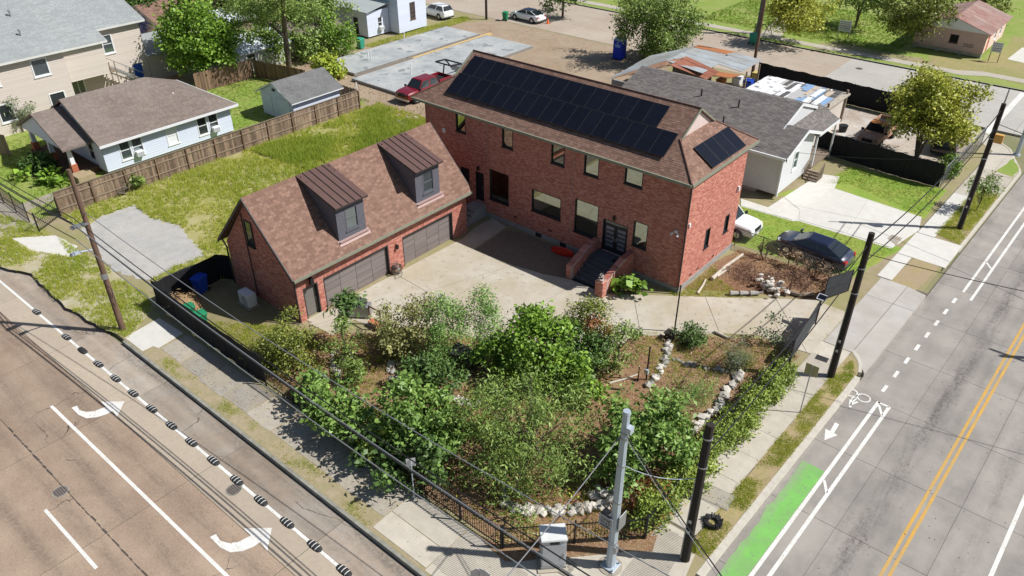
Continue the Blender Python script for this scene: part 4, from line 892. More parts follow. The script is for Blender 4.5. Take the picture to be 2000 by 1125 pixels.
def heapb(mb):
    n = 16
    for k, (r0, z0, r1, z1) in enumerate(((1.0, 0, .85, .3), (.85, .3, .5, .62), (.5, .62, .02, .78))):
        for i in range(n):
            a0, a1 = 2*math.pi*i/n, 2*math.pi*(i+1)/n; f_ = lambda a_, r: (hx+math.cos(a_)*r*(1+.1*math.sin(3*a_)), hy+math.sin(a_)*r*.9*(1+.1*math.cos(4*a_)))
            mb.quad((*f_(a0, r0), z0), (*f_(a1, r0), z0), (*f_(a1, r1), z1), (*f_(a0, r1), z1))
a = MB(); heapb(a); a.build('core', mat('straw_core', (.3, .2, .1), (.4, .28, .15), scale=12, bump=.8), hp, smooth=True)
leafcloud('straw', mat('straw', (.32, .2, .1), (.62, .45, .25), tint=True, scale=4), hp, blobpts([(hx, hy, .1, 1.0, .9, .7)], 160, .8), 14, .13, .16, .16, zmin=.02)
# garden hose coil by the middle brick pier
hx, hy = G(775, 535); hs = thing('hose_reel', 'coiled dark garden hose on a stand by the pier between the garage doors', 'garden hose', (hx, hy, 0))
a = MB(); rr = random.Random(4)
for k in range(7):
    r = .3+.03*rr.random(); a.tube([(hx+.05*k-.12+.04*rr.random(), hy+r*math.cos(w_), .42+r*math.sin(w_)*1.05) for w_ in np.linspace(0, 6.283, 22)], .014, 5)
a.build('coil', mat('hose_rubber', (.06, .05, .045), (.1, .09, .08), rough=.5), hs)
a = MB(); a.cyl((hx-.15, hy-.12, 0), (hx-.15, hy, .9), .02, .02, 6); a.cyl((hx+.2, hy+.12, 0), (hx+.2, hy, .85), .02, .02, 6); a.cyl((hx-.15, hy, .45), (hx+.22, hy, .45), .1, .1, 10); a.build('stand', m_steel, hs)
a = MB(); a.tube([(hx+.1, hy-.2, .1), (hx+.4, hy-.5, .045), (hx+.5, hy-.1, .045), (hx+.2, hy+.3, .045), (hx-.2, hy+.4, .045)], .014, 5); a.build('loose_end', mat('hose_rubber', (.06, .05, .045)), hs)
# ================================================================ fences
def seg_pts(pts):
    for i in range(len(pts)-1): yield Vector(pts[i]), Vector(pts[i+1])
def box_mesh(name, m, sx, sy, sz):
    b = MB(); b.box(-sx/2, sx/2, -sy/2, sy/2, 0, sz); return b.mesh(name, m)
def iron_fence(label, pts, h=1.25, sp=.125, m=m_black):
    t = thing('iron_fence', label, 'fence', (*pts[0], 0)); pm = box_mesh('picket', m, .018, .018, h); qm = box_mesh('post', m, .06, .06, h+.12)
    for a, b in seg_pts(pts):
        d = b-a; n = max(1, int(d.length/sp)); ang = math.atan2(d.y, d.x)
        for i in range(n):
            p = a+d*(i+.5)/n; inst('picket', pm, t, (p.x, p.y, .04), (0, 0, ang))
        np_ = max(1, round(d.length/2.4))
        for i in range(np_+1):
            p = a+d*i/np_; inst('post', qm, t, (p.x, p.y, 0), (0, 0, ang))
        for z in (.16, h-.12):
            r = MB(); Fr(a.x, a.y, d.x, d.y).box(r, 0, d.length, -.018, .018, z, z+.035); r.build('rail', m, t)
    return t
IFH = 1.3
iron_fence('low black iron picket fence across the corner before the white rocks', [(3.95, -20.85), (8.05, -16.8)], IFH)
iron_fence('black iron picket fence along the left street below the leafy bushes', [(-11.9, -20.95), (3.9, -20.9)], IFH)
iron_fence('black iron picket fence half hidden in the leafy hedge by the right sidewalk', [(8.07, -16.75), RS(8.05, -9), RS(7.95, -2.2)], IFH)
m_mesh = mat('black_screen_fabric', (.012, .012, .014), (.02, .02, .022), scale=3, rough=.9, bump=.3, bscale=8)
def screen_fence(label, pts, h=1.75, sp=2.3, m=m_mesh, wav=.05, post=m_black):
    t = thing('screen_fence', label, 'fence', (*pts[0], 0)); fine = []
    for a, b in seg_pts(pts):
        n = max(2, int((b-a).length/.3)); fine += [a.lerp(b, i/n) for i in range(n)]
    fine.append(Vector(pts[-1])); mb = MB(); rows = []
    for i, p in enumerate(fine):
        d = (fine[min(i+1, len(fine)-1)]-fine[max(i-1, 0)]).normalized(); n_ = Vector((d.y, -d.x)); hz = h+wav*math.sin(i*.9)+wav*random.uniform(-.5, .5)
        rows.append([(*(p+n_*(wav*math.sin(i*1.3)+.03*random.random())), .03), (*(p+n_*wav*.8*math.sin(i*.7)), hz*.5), (*p, hz)])
    for i in range(len(rows)-1):
        for k in (0, 1):
            q_ = [rows[i][k], rows[i+1][k], rows[i+1][k+1], rows[i][k+1]]; mb.add(q_, ((0, 1, 2, 3),))
    o = mb.build('screen', m, t); so = o.modifiers.new('th', 'SOLIDIFY'); so.thickness = .012
    pm = MB(); pm.cyl((0, 0, 0), (0, 0, h+.06), .03, .03, 7); me = pm.mesh('post', post); dist = 0; last = -9
    for i, p in enumerate(fine):
        if i: dist += (fine[i]-fine[i-1]).length
        if dist-last >= sp or i == 0: inst('post', me, t, (p.x, p.y, 0)); last = dist
    rl = MB(); rl.tube([(p.x, p.y, h-.02) for p in fine[::3]+[fine[-1]]], .02, 5); rl.build('top_rail', post, t)
    return t
screen_fence('black fabric screen fence curving round the straw heap to the garage corner', [(-21.75, -16.3), G(420, 500, 1.7), G(385, 516, 1.7), G(350, 530, 1.7), G(318, 543, 1.7), G(300, 553, 1.7), (-22.8, -20.8), (-18, -20.95), (-12, -20.95)], 1.75)
screen_fence('black fabric screen fence between the grey house lawn and the rusty pickup', [(-2.2, 26.0), (2, 25.6), (5, 25.3), (7.8, 25.3)], 1.9)
screen_fence('long black fabric screen fence along the back street', [(-13.5, 39.2), (-8, 38.9), (-1, 38.6), (5.5, 38.3)], 2.0)
m_link = mat('chain_link_wire', (.34, .36, .37), rough=.5, metal=.5)
def chain_fence(label, pts, h=1.6, sp=2.4, rail=True, m=m_link, gap=.22, r=.008, cat='fence'):
    t = thing('chain_link_fence', label, cat, (*pts[0], 0)); 
    for a, b in seg_pts(pts):
        d = b-a; L = d.length; fr = Fr(a.x, a.y, d.x, d.y); w_ = MB(); u = -h
        while u < L:
            for s_ in (1, -1):
                u0, z0, u1, z1 = (u, .04, u+h, h) if s_ > 0 else (u, h, u+h, .04)
                if u0 < 0: k = -u0/(u1-u0); z0 = z0+(z1-z0)*k; u0 = 0
                if u1 > L: k = (L-u0)/(u1-u0); z1 = z0+(z1-z0)*k; u1 = L
                if u1-u0 > .02: w_.cyl(fr.p(u0, 0, z0), fr.p(u1, 0, z1), r, r, 3, False)
            u += gap
        w_.build('wire_mesh', m, t, kind='stuff')
        n = max(1, round(L/sp))
        for i in range(n+1):
            p = MB(); x = a+d*i/n; p.cyl((x.x, x.y, 0), (x.x, x.y, h+.06), .032, .032, 7); p.build('post', m, t)
        if rail: q_ = MB(); q_.cyl(fr.p(0, 0, h), fr.p(L, 0, h), .022, .022, 6); q_.build('top_rail', m, t)
    return t
chain_fence('dark chain link fence with dead vines before the navy sedan', [(-.05, 7.45), (3.7, 7.35), (7.35, 6.75)], 1.3, m=mat('old_wire', (.1, .1, .1), rough=.6, metal=.3))
chain_fence('galvanised chain link fence beside the far right sidewalk', [(7.9, 25.4), (8.2, 36)], 1.7)
def gate(label, a, b, h):
    t = thing('chain_link_gate', label, 'gate', (*a, 0)); a, b = Vector(a), Vector(b); d = b-a; L = d.length; fr = Fr(a.x, a.y, d.x, d.y)
    for u in (0, L): p = MB(); p.cyl(fr.p(u, 0, .05), fr.p(u, 0, h), .035, .035, 7); p.build('gate_post', m_black, t)
    for z in (.12, h*.5, h-.03): p = MB(); p.cyl(fr.p(0, 0, z), fr.p(L, 0, z), .025, .025, 6); p.build('gate_rail', m_black, t)
    s_ = MB(); fr.box(s_, .03, L-.03, -.006, .006, .1, h-.06); s_.build('gate_screen', mat('gate_mesh', (.045, .05, .055), rough=.8), t)
gate('closed dark mesh sliding gate panel left of the driveway mouth', RS(7.95, -2.1), RS(7.35, 2.7), 1.5)
gate('open dark mesh gate leaf on the upper side of the driveway mouth', (6.95, 4.8), (7.75, 6.7), 1.6)
# paling fence by the vacant lot, board by board
def paling(label, pts, h=1.75, m=m_woodred, bw=.145, rails=True, side=1, name='paling_fence'):
    t = thing(name, label, 'fence', (*pts[0], 0)); bm_ = [box_mesh('board', m, bw-.008, .02, h+random.uniform(-.03, .03)) for k in range(3)]
    for a, b in seg_pts(pts):
        d = b-a; ang = math.atan2(d.y, d.x); n = int(d.length/bw); fr = Fr(a.x, a.y, d.x, d.y)
        for i in range(n):
            p = a+d*(i+.5)/n; inst('board', bm_[i % 3], t, (p.x, p.y, .03+random.uniform(-.015, .015)), (random.uniform(-.012, .012), 0, ang+random.uniform(-.02, .02)))
        if rails:
            np_ = max(1, round(d.length/2.4))
            for i in range(np_+1):
                p = MB(); u = d.length*i/np_; fr.box(p, u-.05, u+.05, .015*side, .11*side, 0, h-.02) if side > 0 else fr.box(p, u-.05, u+.05, -.11, -.015, 0, h-.02); p.build('post', m_woodred, t)
            for z in (.45, 1.3):
                p = MB(); fr.box(p, 0, d.length, .012, .06, z, z+.08) if side > 0 else fr.box(p, 0, d.length, -.06, -.012, z, z+.08); p.build('rail', m_wood, t)
            p = MB(); fr.box(p, 0, d.length, -.06, .07, h+.03, h+.065); p.build('cap', m_wood, t)
    return t
paling('long weathered brown wooden fence along the weedy vacant lot', [(-38.6, -19.3), (-38.6, 8.3)], m=mat('grey_brown_boards', (.34, .255, .18), (.19, .13, .095), scale=2.2, rough=.9, stretch=(5, 5, .7), rand=.4, bump=.3, big=(.14, .09, .065), bigscale=.7, bigf=.6))
paling('short wooden fence end turning behind the small white shed', [(-38.7, 8.35), (-41.6, 8.3)], rails=False)
paling('sunlit brown wooden fence behind the small lawn under the tall tree', [G(385, 182), G(497, 152)], 1.9, m_woodred, rails=False)
paling('shaded wooden fence beside the leaning tree trunk', [G(499, 151), G(600, 172)], 1.8, m_woodred, rails=False)
paling('grey wooden fence at the left picture edge behind the bungalow porch', [(-57, -19.4), (-52.2, -17.2)], 1.8, m_wood, rails=False)
# iron gates and brick-topped lattice at the far left
iron_fence('tall dark iron fence with a gate before the bungalow, far left', [(-46, -21.1), (-39.2, -21.2)], 1.5, .16)
iron_fence('short run of dark iron fence beside the wooden fence end', [(-37.2, -21.4), (-38.5, -19.4)], 1.4, .15)
# ================================================================ neighbours
def hgable(par, fr, L, z0, z1, ops, gable, m, mb_=None):
    w_ = backing(fr, L, z0, z1, ops, .15, gable).build('wall', mb_ or m, par); laps(fr, L, z0, z1, ops, gable, .19).build('siding', m, w_, kind='stuff'); return w_
def ugly_ac(par, fr, u, z):
    b = MB(); fr.box(b, u-.3, u+.3, -.02, .42, z, z+.4); o = b.build('window_air_conditioner', m_whitep, par, bevel=.02); g_ = MB(); fr.box(g_, u-.24, u+.24, .42, .43, z+.06, z+.34); g_.build('grille', mat('grille_grey', (.4, .42, .45)), o)
# ---- bungalow
bu = thing('bungalow', 'white bungalow with taupe hipped roof beyond the wooden fence', 'house', (-42.4, -13.9, 0))
fE = Fr(-42.4, -13.9, 0, 1); ow = [(1.3, 2.2, .8, 2.3), (2.3, 3.2, .8, 2.3), (5.2, 6.2, .8, 2.3), (8.0, 8.9, .75, 2.3), (9.05, 9.95, .75, 2.3)]
hgable(bu, fE, 11.2, .3, 2.55, ow, None, m_whitesid)
hgable(bu, Fr(-51.2, -13.9, 1, 0), 8.8, .3, 2.55, [(1.5, 2.5, .5, 2.4), (6.3, 7.3, .8, 2.3)], 5.0, m_whitesid)
hgable(bu, Fr(-42.4, -2.7, -1, 0), 8.8, .3, 2.55, [], None, m_whitesid); hgable(bu, Fr(-51.2, -2.7, 0, -1), 11.2, .3, 2.55, [], None, m_whitesid)
a = MB(); a.box(-51.1, -42.5, -13.8, -2.8, 0, .3); a.build('foundation', m_found, bu)
for k, o_ in enumerate(ow): window(bu, fE, *o_, m_whitep, m_glassw if k < 2 else (m_whitep if k == 2 else m_glass), out=-.04, fw=.07, bars=1, proud=.04)
ugly_ac(bu, fE, 2.7, .85); ugly_ac(bu, fE, 9.5, .8)
fS = Fr(-51.2, -13.9, 1, 0); window(bu, fS, 6.3, 7.3, .8, 2.3, m_whitep, m_glass, out=-.04, fw=.07, bars=1); leaf(bu, fS, 1.5, 2.5, .5, 2.4, m_doork, out=-.05)
br = roofset(bu, [[(-41.9, -14.2, 2.62), (-41.9, -2.15, 2.62), (-46.8, -7.2, 5.2), (-46.8, -14.2, 5.2)], [(-51.7, -2.15, 2.62), (-51.7, -14.2, 2.62), (-46.8, -14.2, 5.2), (-46.8, -7.2, 5.2)], [(-41.9, -2.15, 2.62), (-51.7, -2.15, 2.62), (-46.8, -7.2, 5.2)]], mat('taupe_deck', (.2, .16, .14)), m_shd, .2, .45)
a = MB()
for x in (-41.92, -51.78): a.box(x, x+.1, -14.2, -2.12, 2.44, 2.63)
a.box(-51.7, -41.9, -2.16, -2.08, 2.44, 2.63); a.build('fascia', m_whitep, br)
a = MB(); a.cyl((-44.6, -6.2, 3.7), (-44.6, -6.2, 4.1), .07, .07, 8); a.build('roof_vent', m_whitep, br)
pr_ = roofset(bu, [[(-43.35, -16.3, 2.6), (-43.35, -14.0, 2.6), (-47.4, -14.0, 4.5), (-47.4, -16.3, 4.5)], [(-51.5, -14.0, 2.6), (-51.5, -16.3, 2.6), (-47.4, -16.3, 4.5), (-47.4, -14.0, 4.5)]], mat('taupe_deck', (.2, .16, .14)), m_shd, .2, .45, name='porch_roof')
hgable(bu, Fr(-51.2, -16.0, 1, 0), 7.6, 2.35, 2.6, [], 4.3, m_whitesid)
for x in (-44.1, -47.6, -50.9):
    a = MB(); a.box(x-.22, x+.22, -15.85, -15.4, 0, 1.1); a.build('pier', mat('orange_brick', (.5, .17, .09), (.42, .13, .07), scale=10), bu)
    a = MB(); a.hexa([(x-.17, -15.79, 1.1), (x+.17, -15.79, 1.1), (x+.17, -15.46, 1.1), (x-.17, -15.46, 1.1), (x-.12, -15.74, 2.4), (x+.12, -15.74, 2.4), (x+.12, -15.51, 2.4), (x-.12, -15.51, 2.4)]); a.build('column', m_whitep, bu)
a = MB(); a.box(-51.2, -43.7, -16, -13.95, 0, .48); a.build('porch_floor', mat('porch_boards', (.12, .07, .05)), bu)
a = MB(); a.box(-43.6, -42.3, -16.2, -14.9, 0, .6); a.build('porch_step_wall', mat('tan_stone', (.42, .33, .2), (.34, .27, .17), scale=3, bump=.4), bu)
# ---- shed
sh_ = thing('garden_shed', 'small white shed with dark grey roof behind the wooden fence', 'shed', (-44.6, 1.95, 0))
fS = Fr(-44.6, 1.95, 1, 0); hgable(sh_, fS, 4.7, .05, 2.1, [], 3.35, m_whitesid); hgable(sh_, Fr(-39.9, 1.95, 0, 1), 5.2, .05, 2.1, [], None, m_whitesid); hgable(sh_, Fr(-39.9, 7.15, -1, 0), 4.7, .05, 2.1, [], 3.35, m_whitesid); hgable(sh_, Fr(-44.6, 7.15, 0, -1), 5.2, .05, 2.1, [], None, m_whitesid)
roofset(sh_, [[(-39.5, 1.6, 2.08), (-39.5, 7.4, 2.08), (-42.25, 7.4, 3.45), (-42.25, 1.6, 3.45)], [(-45.0, 7.4, 2.08), (-45.0, 1.6, 2.08), (-42.25, 1.6, 3.45), (-42.25, 7.4, 3.45)]], m_whitep, mat('shed_shingle', (.12, .12, .12), (.17, .17, .17), tint=True, scale=3, big=(.22, .22, .22), bigscale=.4), .2, .4, .1)
for u0, u1 in ((.5, 1.5), (2.4, 4.2)):
    a = MB(); fS.box(a, u0, u1, .02, .05, .1, 1.95); d_ = a.build('door', m_whitesid, sh_); t_ = MB()
    for q_ in ((u0-.06, u0), (u1, u1+.06)): fS.box(t_, *q_, .02, .07, .1, 1.97)
    fS.box(t_, u0-.06, u1+.06, .02, .07, 1.97, 2.04); t_.build('trim', m_whitep, d_)
a = MB(); fS.box(a, 2.0, 2.35, .02, .12, 2.55, 2.75); a.build('gable_vent', m_black, sh_)
# ---- big beige house
be = thing('beige_house', 'big two-storey beige sided house with pale grey roof, upper left', 'house', (-57, -9, 0))
fA = Fr(-57, -40, 0, 1); oa = [(24.2, 25.3, 4.2, 5.7), (28.0, 29.4, 4.2, 5.7), (24.3, 25.6, 1.1, 2.7), (28.6, 30.0, 1.0, 2.6)]
hgable(be, fA, 30.8, 0, 6.0, oa, None, m_beige)
for o_ in oa: window(be, fA, *o_, m_whitep, m_glassw if o_[2] > 4 else m_glass, out=-.04, fw=.1, proud=.05)
hgable(be, Fr(-57, -9.2, -1, 0), 1.5, 0, 6.0, [], None, m_beige); hgable(be, Fr(-58.5, -9.2, 0, 1), 4.2, 2.6, 5.6, [], None, m_beige); hgable(be, Fr(-58.5, -5.0, -1, 0), 2.5, 2.6, 5.6, [], None, m_beige)
fC = Fr(-61, -9.2, 0, 1); oc = [(5.2, 6.3, 3.6, 5.4), (1.4, 2.6, .6, 2.1), (7.6, 8.5, .0, 2.05)]
hgable(be, fC, 9.2, 0, 6.1, oc, None, m_beige); hgable(be, Fr(-61, 0, -1, 0), 16, 0, 6.1, [], None, m_beige)
window(be, fC, *oc[0], m_whitep, m_glassw, out=-.04, fw=.1, bars=1, proud=.05); window(be, fC, *oc[1], m_whitep, m_glass, out=-.04, fw=.08, mull=1)
leaf(be, fC, 7.6, 8.5, .02, 2.05, mat('blue_door', (.02, .09, .4), rough=.4), out=-.04)
roofset(be, [[(-56.5, -40, 6.1), (-56.5, -8.8, 6.1), (-66, -8.8, 9.9), (-66, -40, 9.9)], [(-58.1, -9.0, 5.65), (-58.1, -4.6, 5.65), (-62, -4.6, 7.25), (-62, -9.0, 7.25)], [(-60.5, -8.8, 6.15), (-60.5, .5, 6.15), (-70, .5, 9.95), (-70, -8.8, 9.95)]], mat('white_fascia_deck', (.6, .6, .58)), m_shl, .22, .5, .2)
a = MB(); a.box(-63.9, -60.9, .05, 3.2, 0, 2.5); le_ = a.build('lean_to', m_beige, be); a = MB(); slabpoly(a, [(-60.4, -.2, 2.7), (-60.4, 3.5, 2.7), (-64, 3.5, 3.9), (-64, -.2, 3.9)], .1); a.build('lean_to_roof', m_shl, be)
for (x, y, z) in ((-60, -14, 7.62), (-61.2, -12.5, 8.1), (-59.3, -11.2, 7.35), (-62, -10.6, 8.45), (-60.5, -16.4, 7.85)):
    a = MB(); a.cyl((x, y, z-.15), (x, y, z+.3), .07, .07, 8); a.cyl((x, y, z+.3), (x, y, z+.42), .14, .1, 8); a.build('roof_vent', m_steel, be)
# outside stair
for i in range(12):
    a = MB(); a.box(-60.2, -59.1, -4.2+i*.28, -3.93+i*.28, 2.55-i*.2, 2.62-i*.2); a.build('stair_tread', m_steel, be)
for x in (-60.2, -59.1):
    a = MB(); a.tube([(x, -4.3, 3.5), (x, -.8, 1.1)], .035, 5); a.build('handrail', m_steel, be)
    a = MB(); a.tube([(x, -4.3, 2.5), (x, -.8, .15)], .06, 4); a.build('stringer', m_steel, be)
a = MB(); a.box(-60.9, -58.6, -5.4, -4.2, 2.55, 2.65); a.build('stair_landing', m_wood, be)
for k in range(3):
    a = MB(); a.cyl((-58.7, -4.3-k*.5, 0), (-58.7, -4.3-k*.5, 3.5), .05, .05, 6); a.build('stair_post', m_wood, be)
hx, hy = G(314, 148); t = thing('air_conditioner_unit', 'pale air conditioner condenser on the red soil by the beige house', 'air conditioner', (hx, hy, 0)); a = MB(); a.box(hx-.4, hx+.4, hy-.4, hy+.4, 0, .8); a.build('casing', m_whitep, t, bevel=.03); a = MB(); a.cyl((hx, hy, .8), (hx, hy, .82), .32, .32, 16); a.build('fan_grille', m_steel, t)
b = MB(); b.sheet(wobble([G(*p) for p in ((295, 105), (350, 110), (360, 150), (310, 160))], .8, .2, 3), .008); struct('red_soil_alley', b, mat('red_soil', (.45, .25, .14), (.36, .2, .12), scale=2, bump=.5))
# ---- far houses, upper left
def simple_house(name, label, x0, x1, y0, y1, ze_, zr_, wm, rm, along='y', ops=(), ov=.35, cat='house', sh=True, e=.25):
    t = thing(name, label, cat, (x1, y0, 0)); frs = ((Fr(x1, y0, 0, 1), y1-y0, along == 'x'), (Fr(x0, y0, 1, 0), x1-x0, along == 'y'), (Fr(x0, y1, 0, -1), y1-y0, along == 'x'), (Fr(x1, y1, -1, 0), x1-x0, along == 'y'))
    for k, (fr, L, gb) in enumerate(frs):
        oo = [o_[1:] for o_ in ops if o_[0] == k]; hgable(t, fr, L, 0, ze_, oo, zr_-.05 if gb else None, wm)
        for o_ in oo: window(t, fr, *o_, m_whitep, m_glass, out=-.04, fw=.07, bars=1, proud=.03)
    if along == 'y':
        xm = (x0+x1)/2; k = (zr_-ze_)/((x1-x0)/2); zl = ze_-ov*k; pl = [[(x1+ov, y0-ov, zl), (x1+ov, y1+ov, zl), (xm, y1+ov, zr_), (xm, y0-ov, zr_)], [(x0-ov, y1+ov, zl), (x0-ov, y0-ov, zl), (xm, y0-ov, zr_), (xm, y1+ov, zr_)]]
    else:
        ym = (y0+y1)/2; k = (zr_-ze_)/((y1-y0)/2); zl = ze_-ov*k; pl = [[(x0-ov, y0-ov, zl), (x1+ov, y0-ov, zl), (x1+ov, ym, zr_), (x0-ov, ym, zr_)], [(x1+ov, y1+ov, zl), (x0-ov, y1+ov, zl), (x0-ov, ym, zr_), (x1+ov, ym, zr_)]]
    roofset(t, pl, mat('pale_deck', (.5, .5, .48)), rm, e, .5, .1, sh=sh); return t
simple_house('brown_roof_house', 'house with reddish brown roof behind the beige house', -78, -68, 6, 15, 2.8, 4.6, m_beige, m_shb)
simple_house('small_cottage', 'small pale cottage with a bluish white roof under the leafy tree', -60.6, -55.6, 5.6, 13, 2.3, 3.3, mat('grey_cottage_siding', (.5, .48, .5), tint=True), mat('blue_white_shingle', (.5, .55, .62), (.62, .66, .72), tint=True), ops=((0, 2.2, 3.3, .9, 1.9),))
simple_house('dark_roof_shed', 'low shed with dark brown roof under the trees, upper middle', -62, -55, 14.5, 20.5, 2.2, 3.2, m_beige, m_shd)
simple_house('pale_roof_shed', 'shed with a weathered pale tin roof behind the leaning tree', -72, -66, 12, 18, 2.6, 3.4, m_wood, mat('pale_tin', (.5, .52, .58), (.58, .6, .66), tint=True))
# ---- white house with sheet-metal roof
wh = thing('white_house', 'white house with ribbed metal roof beside the fresh concrete slabs', 'house', (-55.6, 24.3, 0))
fA = Fr(-55.6, 24.3, 0, 1); hgable(wh, fA, 3.4, .2, 3.0, [(1.6, 2.3, .9, 2.2)], None, m_whitesid); window(wh, fA, 1.6, 2.3, .9, 2.2, m_whitep, m_glass, out=-.03, fw=.07, bars=1); ugly_ac(wh, fA, 1.95, .75)
fB_ = Fr(-64, 24.3, 1, 0); hgable(wh, fB_, 8.4, .2, 3.0, [(5.9, 6.8, .2, 2.2)], None, m_whitesid); leaf(wh, fB_, 5.9, 6.8, .2, 2.2, m_doork, out=-.04)
fC_ = Fr(-54, 27.8, 0, 1); hgable(wh, fC_, 4.6, .2, 4.6, [(1.9, 2.8, 1.4, 3.4)], None, m_whitesid); window(wh, fC_, 1.9, 2.8, 1.4, 3.4, mat('brown_frame', (.15, .07, .05)), m_glass, out=-.03, fw=.07, bars=3); hgable(wh, Fr(-64, 27.8, 1, 0), 10, .2, 4.6, [], None, m_whitesid); hgable(wh, Fr(-54, 32.4, -1, 0), 10, .2, 4.6, [], None, m_whitesid)
m_tin = mat('ribbed_tin', (.5, .54, .53), (.58, .62, .6), scale=1, rough=.45, metal=.3, stretch=(.2, 3, 1))
for (x0, x1, y0, y1, z0, z1, k) in ((-65, -55.2, 24, 29, 3.1, 3.9, 12), (-65, -53.5, 27.6, 33, 4.75, 6.4, 12)):
    for i in range(k):
        a = MB(); xa = x0+(x1-x0)*i/k; xb_ = x0+(x1-x0)*(i+1)/k-.03; slabpoly(a, [(xa, y0, z0), (xb_, y0, z0), (xb_, y1, z1), (xa, y1, z1)], .05); a.build('roof_sheet', m_tin, wh)
# ---- construction slabs
m_slabc = mat('fresh_slab', (.36, .38, .385), (.28, .305, .315), scale=.9, bump=.1, bscale=60, big=(.52, .52, .5), bigscale=.4, bigf=.75, speck=(.24, .26, .27), speckscale=.8, speckt=.6)
m_form = mat('form_board', (.2, .19, .18), (.3, .28, .25), scale=3)
for (x0, x1, y0, y1, lab) in ((-51.7, -46.3, 14.2, 33.6, 'new grey concrete foundation slab nearer the white house'), (-45.2, -38.3, 13.0, 33.8, 'new grey concrete foundation slab nearer the red pickup')):
    t = thing('foundation_slab', lab, 'concrete slab', (x0, y0, 0))
    a = MB(); a.box(x0, x1, y0, y1-5, 0, .32); a.build('slab', m_slabc, t, bevel=.02); a = MB(); a.box(x0, x1, y1-4.98, y1, 0, .27); a.build('porch_slab', m_slabc, t, bevel=.02)
    for q_ in ((x0-.06, x0-.01, y0, y1), (x1+.01, x1+.06, y0, y1), (x0-.06, x1+.06, y0-.06, y0-.01)):
        a = MB(); a.box(*q_, 0, .3); a.build('form_board', m_form, t)
t = thing('timber_plank', 'long yellow timber plank lying between the two concrete slabs', 'plank', (-45.75, 14, 0)); a = MB(); a.box(-45.95, -45.55, 22, 35, 0, .2); a.build('bright_plank', mat('fresh_timber', (.62, .45, .2), (.54, .38, .17), scale=4, stretch=(4, .4, 4)), t); a = MB(); a.box(-45.95, -45.55, 14, 21.95, 0, .18); a.build('old_plank', m_wood, t)
for k, (px, py, lab) in enumerate(((720, 118, 'left of a pair of white plastic pipes standing in the slab'), (725, 117, 'right of a pair of white plastic pipes standing in the slab'), (803, 145, 'single white plastic pipe standing mid slab'), (697, 175, 'short white pipe at the near slab corner'), (790, 75, 'small white pipe by the far slab edge'))):
    x, y = G(px, py, .3); solo('pvc_pipe', lab, 'pipe', (x, y, .3), lambda mb: (mb.cyl((x, y, .3), (x, y, 1.35 if k < 3 else .8), .05, .05, 8), mb.cyl((x, y, .9), (x, y, 1.0), .07, .07, 8)), m_whitep)
# ---- grey house with gables
gh = thing('grey_house', 'light grey single-storey house with dark shingle roof behind the brick house', 'house', (-.85, 15.6, 0))
fG = Fr(-.85, 15.6, 0, 1); og = [(2.1, 2.95, 1.5, 2.95)]
hgable(gh, fG, 5.6, .35, 3.3, og, 4.5, m_greysid); window(gh, fG, *og[0], m_whitep, mat('greenish_pane', (.05, .12, .09), rough=.05, metal=.4), out=-.04, fw=.08, bars=1, proud=.05)
hgable(gh, Fr(-16, 15.6, 1, 0), 15.15, .35, 3.3, [], None, m_greysid); hgable(gh, Fr(-.85, 21.2, -1, 0), 1.6, .35, 3.3, [], None, m_greysid); hgable(gh, Fr(-2.45, 21.2, 0, 1), 5, .35, 3.4, [], None, m_greysid); hgable(gh, Fr(-2.45, 26.2, -1, 0), 13.5, .35, 3.4, [], None, m_greysid); hgable(gh, Fr(-16, 26.2, 0, -1), 10.6, .35, 3.3, [], None, m_greysid)
a = MB(); a.box(-15.9, -2.5, 15.7, 26.1, 0, .36); a.build('foundation', m_found, gh)
rp = [[(-16.3, 15.1, 3.42), (-.45, 15.1, 3.42), (-.45, 18.45, 4.58), (-2.15, 18.45, 4.58), (-2.15, 21.05, 5.48), (-16.3, 21.05, 5.48)], [(-2.15, 26.8, 3.5), (-16.3, 26.8, 3.5), (-16.3, 21.05, 5.48), (-2.15, 21.05, 5.48)], [(-.45, 21.5, 3.5), (-2.2, 21.5, 3.5), (-2.2, 18.45, 4.56), (-.45, 18.45, 4.56)]]
gr_ = roofset(gh, rp, m_deckg, m_shg, .15, .33)
hgable(gh, Fr(-2.2, 18.3, 0, 1), 5.6, 3.6, 4.4, [], 5.4, m_greysid)
for q_ in (((-.43, 15.05, 3.4), (-.43, 18.45, 4.57), (-.43, 21.55, 3.48)), ((-2.13, 17.9, 4.4), (-2.13, 21.05, 5.47), (-2.13, 24.4, 4.3))):
    for k in (0, 1):
        a = MB(); p0, p1 = Vector(q_[k]), Vector(q_[k+1]); a.add([p0+Vector((0, 0, -.2)), p1+Vector((0, 0, -.2)), p1+Vector((0, 0, .03)), p0+Vector((0, 0, .03)), p0+Vector((.06, 0, -.2)), p1+Vector((.06, 0, -.2)), p1+Vector((.06, 0, .03)), p0+Vector((.06, 0, .03))], ((0, 3, 2, 1), (4, 5, 6, 7), (3, 7, 6, 2), (0, 1, 5, 4))); a.build('rake_board', m_whitep, gr_)
a = MB(); a.box(-16.3, -.5, 15.0, 15.12, 3.25, 3.44); a.build('gutter', m_whitep, gr_)
a = MB(); a.box(-.87, -.75, 15.48, 15.62, .2, 3.3); a.build('corner_trim', m_whitep, gh)
pr_ = roofset(gh, [[(-.55, 21.4, 3.25), (-.55, 25.6, 3.25), (-2.4, 25.6, 4.15), (-2.4, 19.9, 4.15)]], m_deckg, m_shg, .15, .33, name='porch_roof')
a = MB(); a.box(-.57, -.5, 21.4, 25.6, 3.1, 3.28); a.build('fascia', m_whitep, pr_)
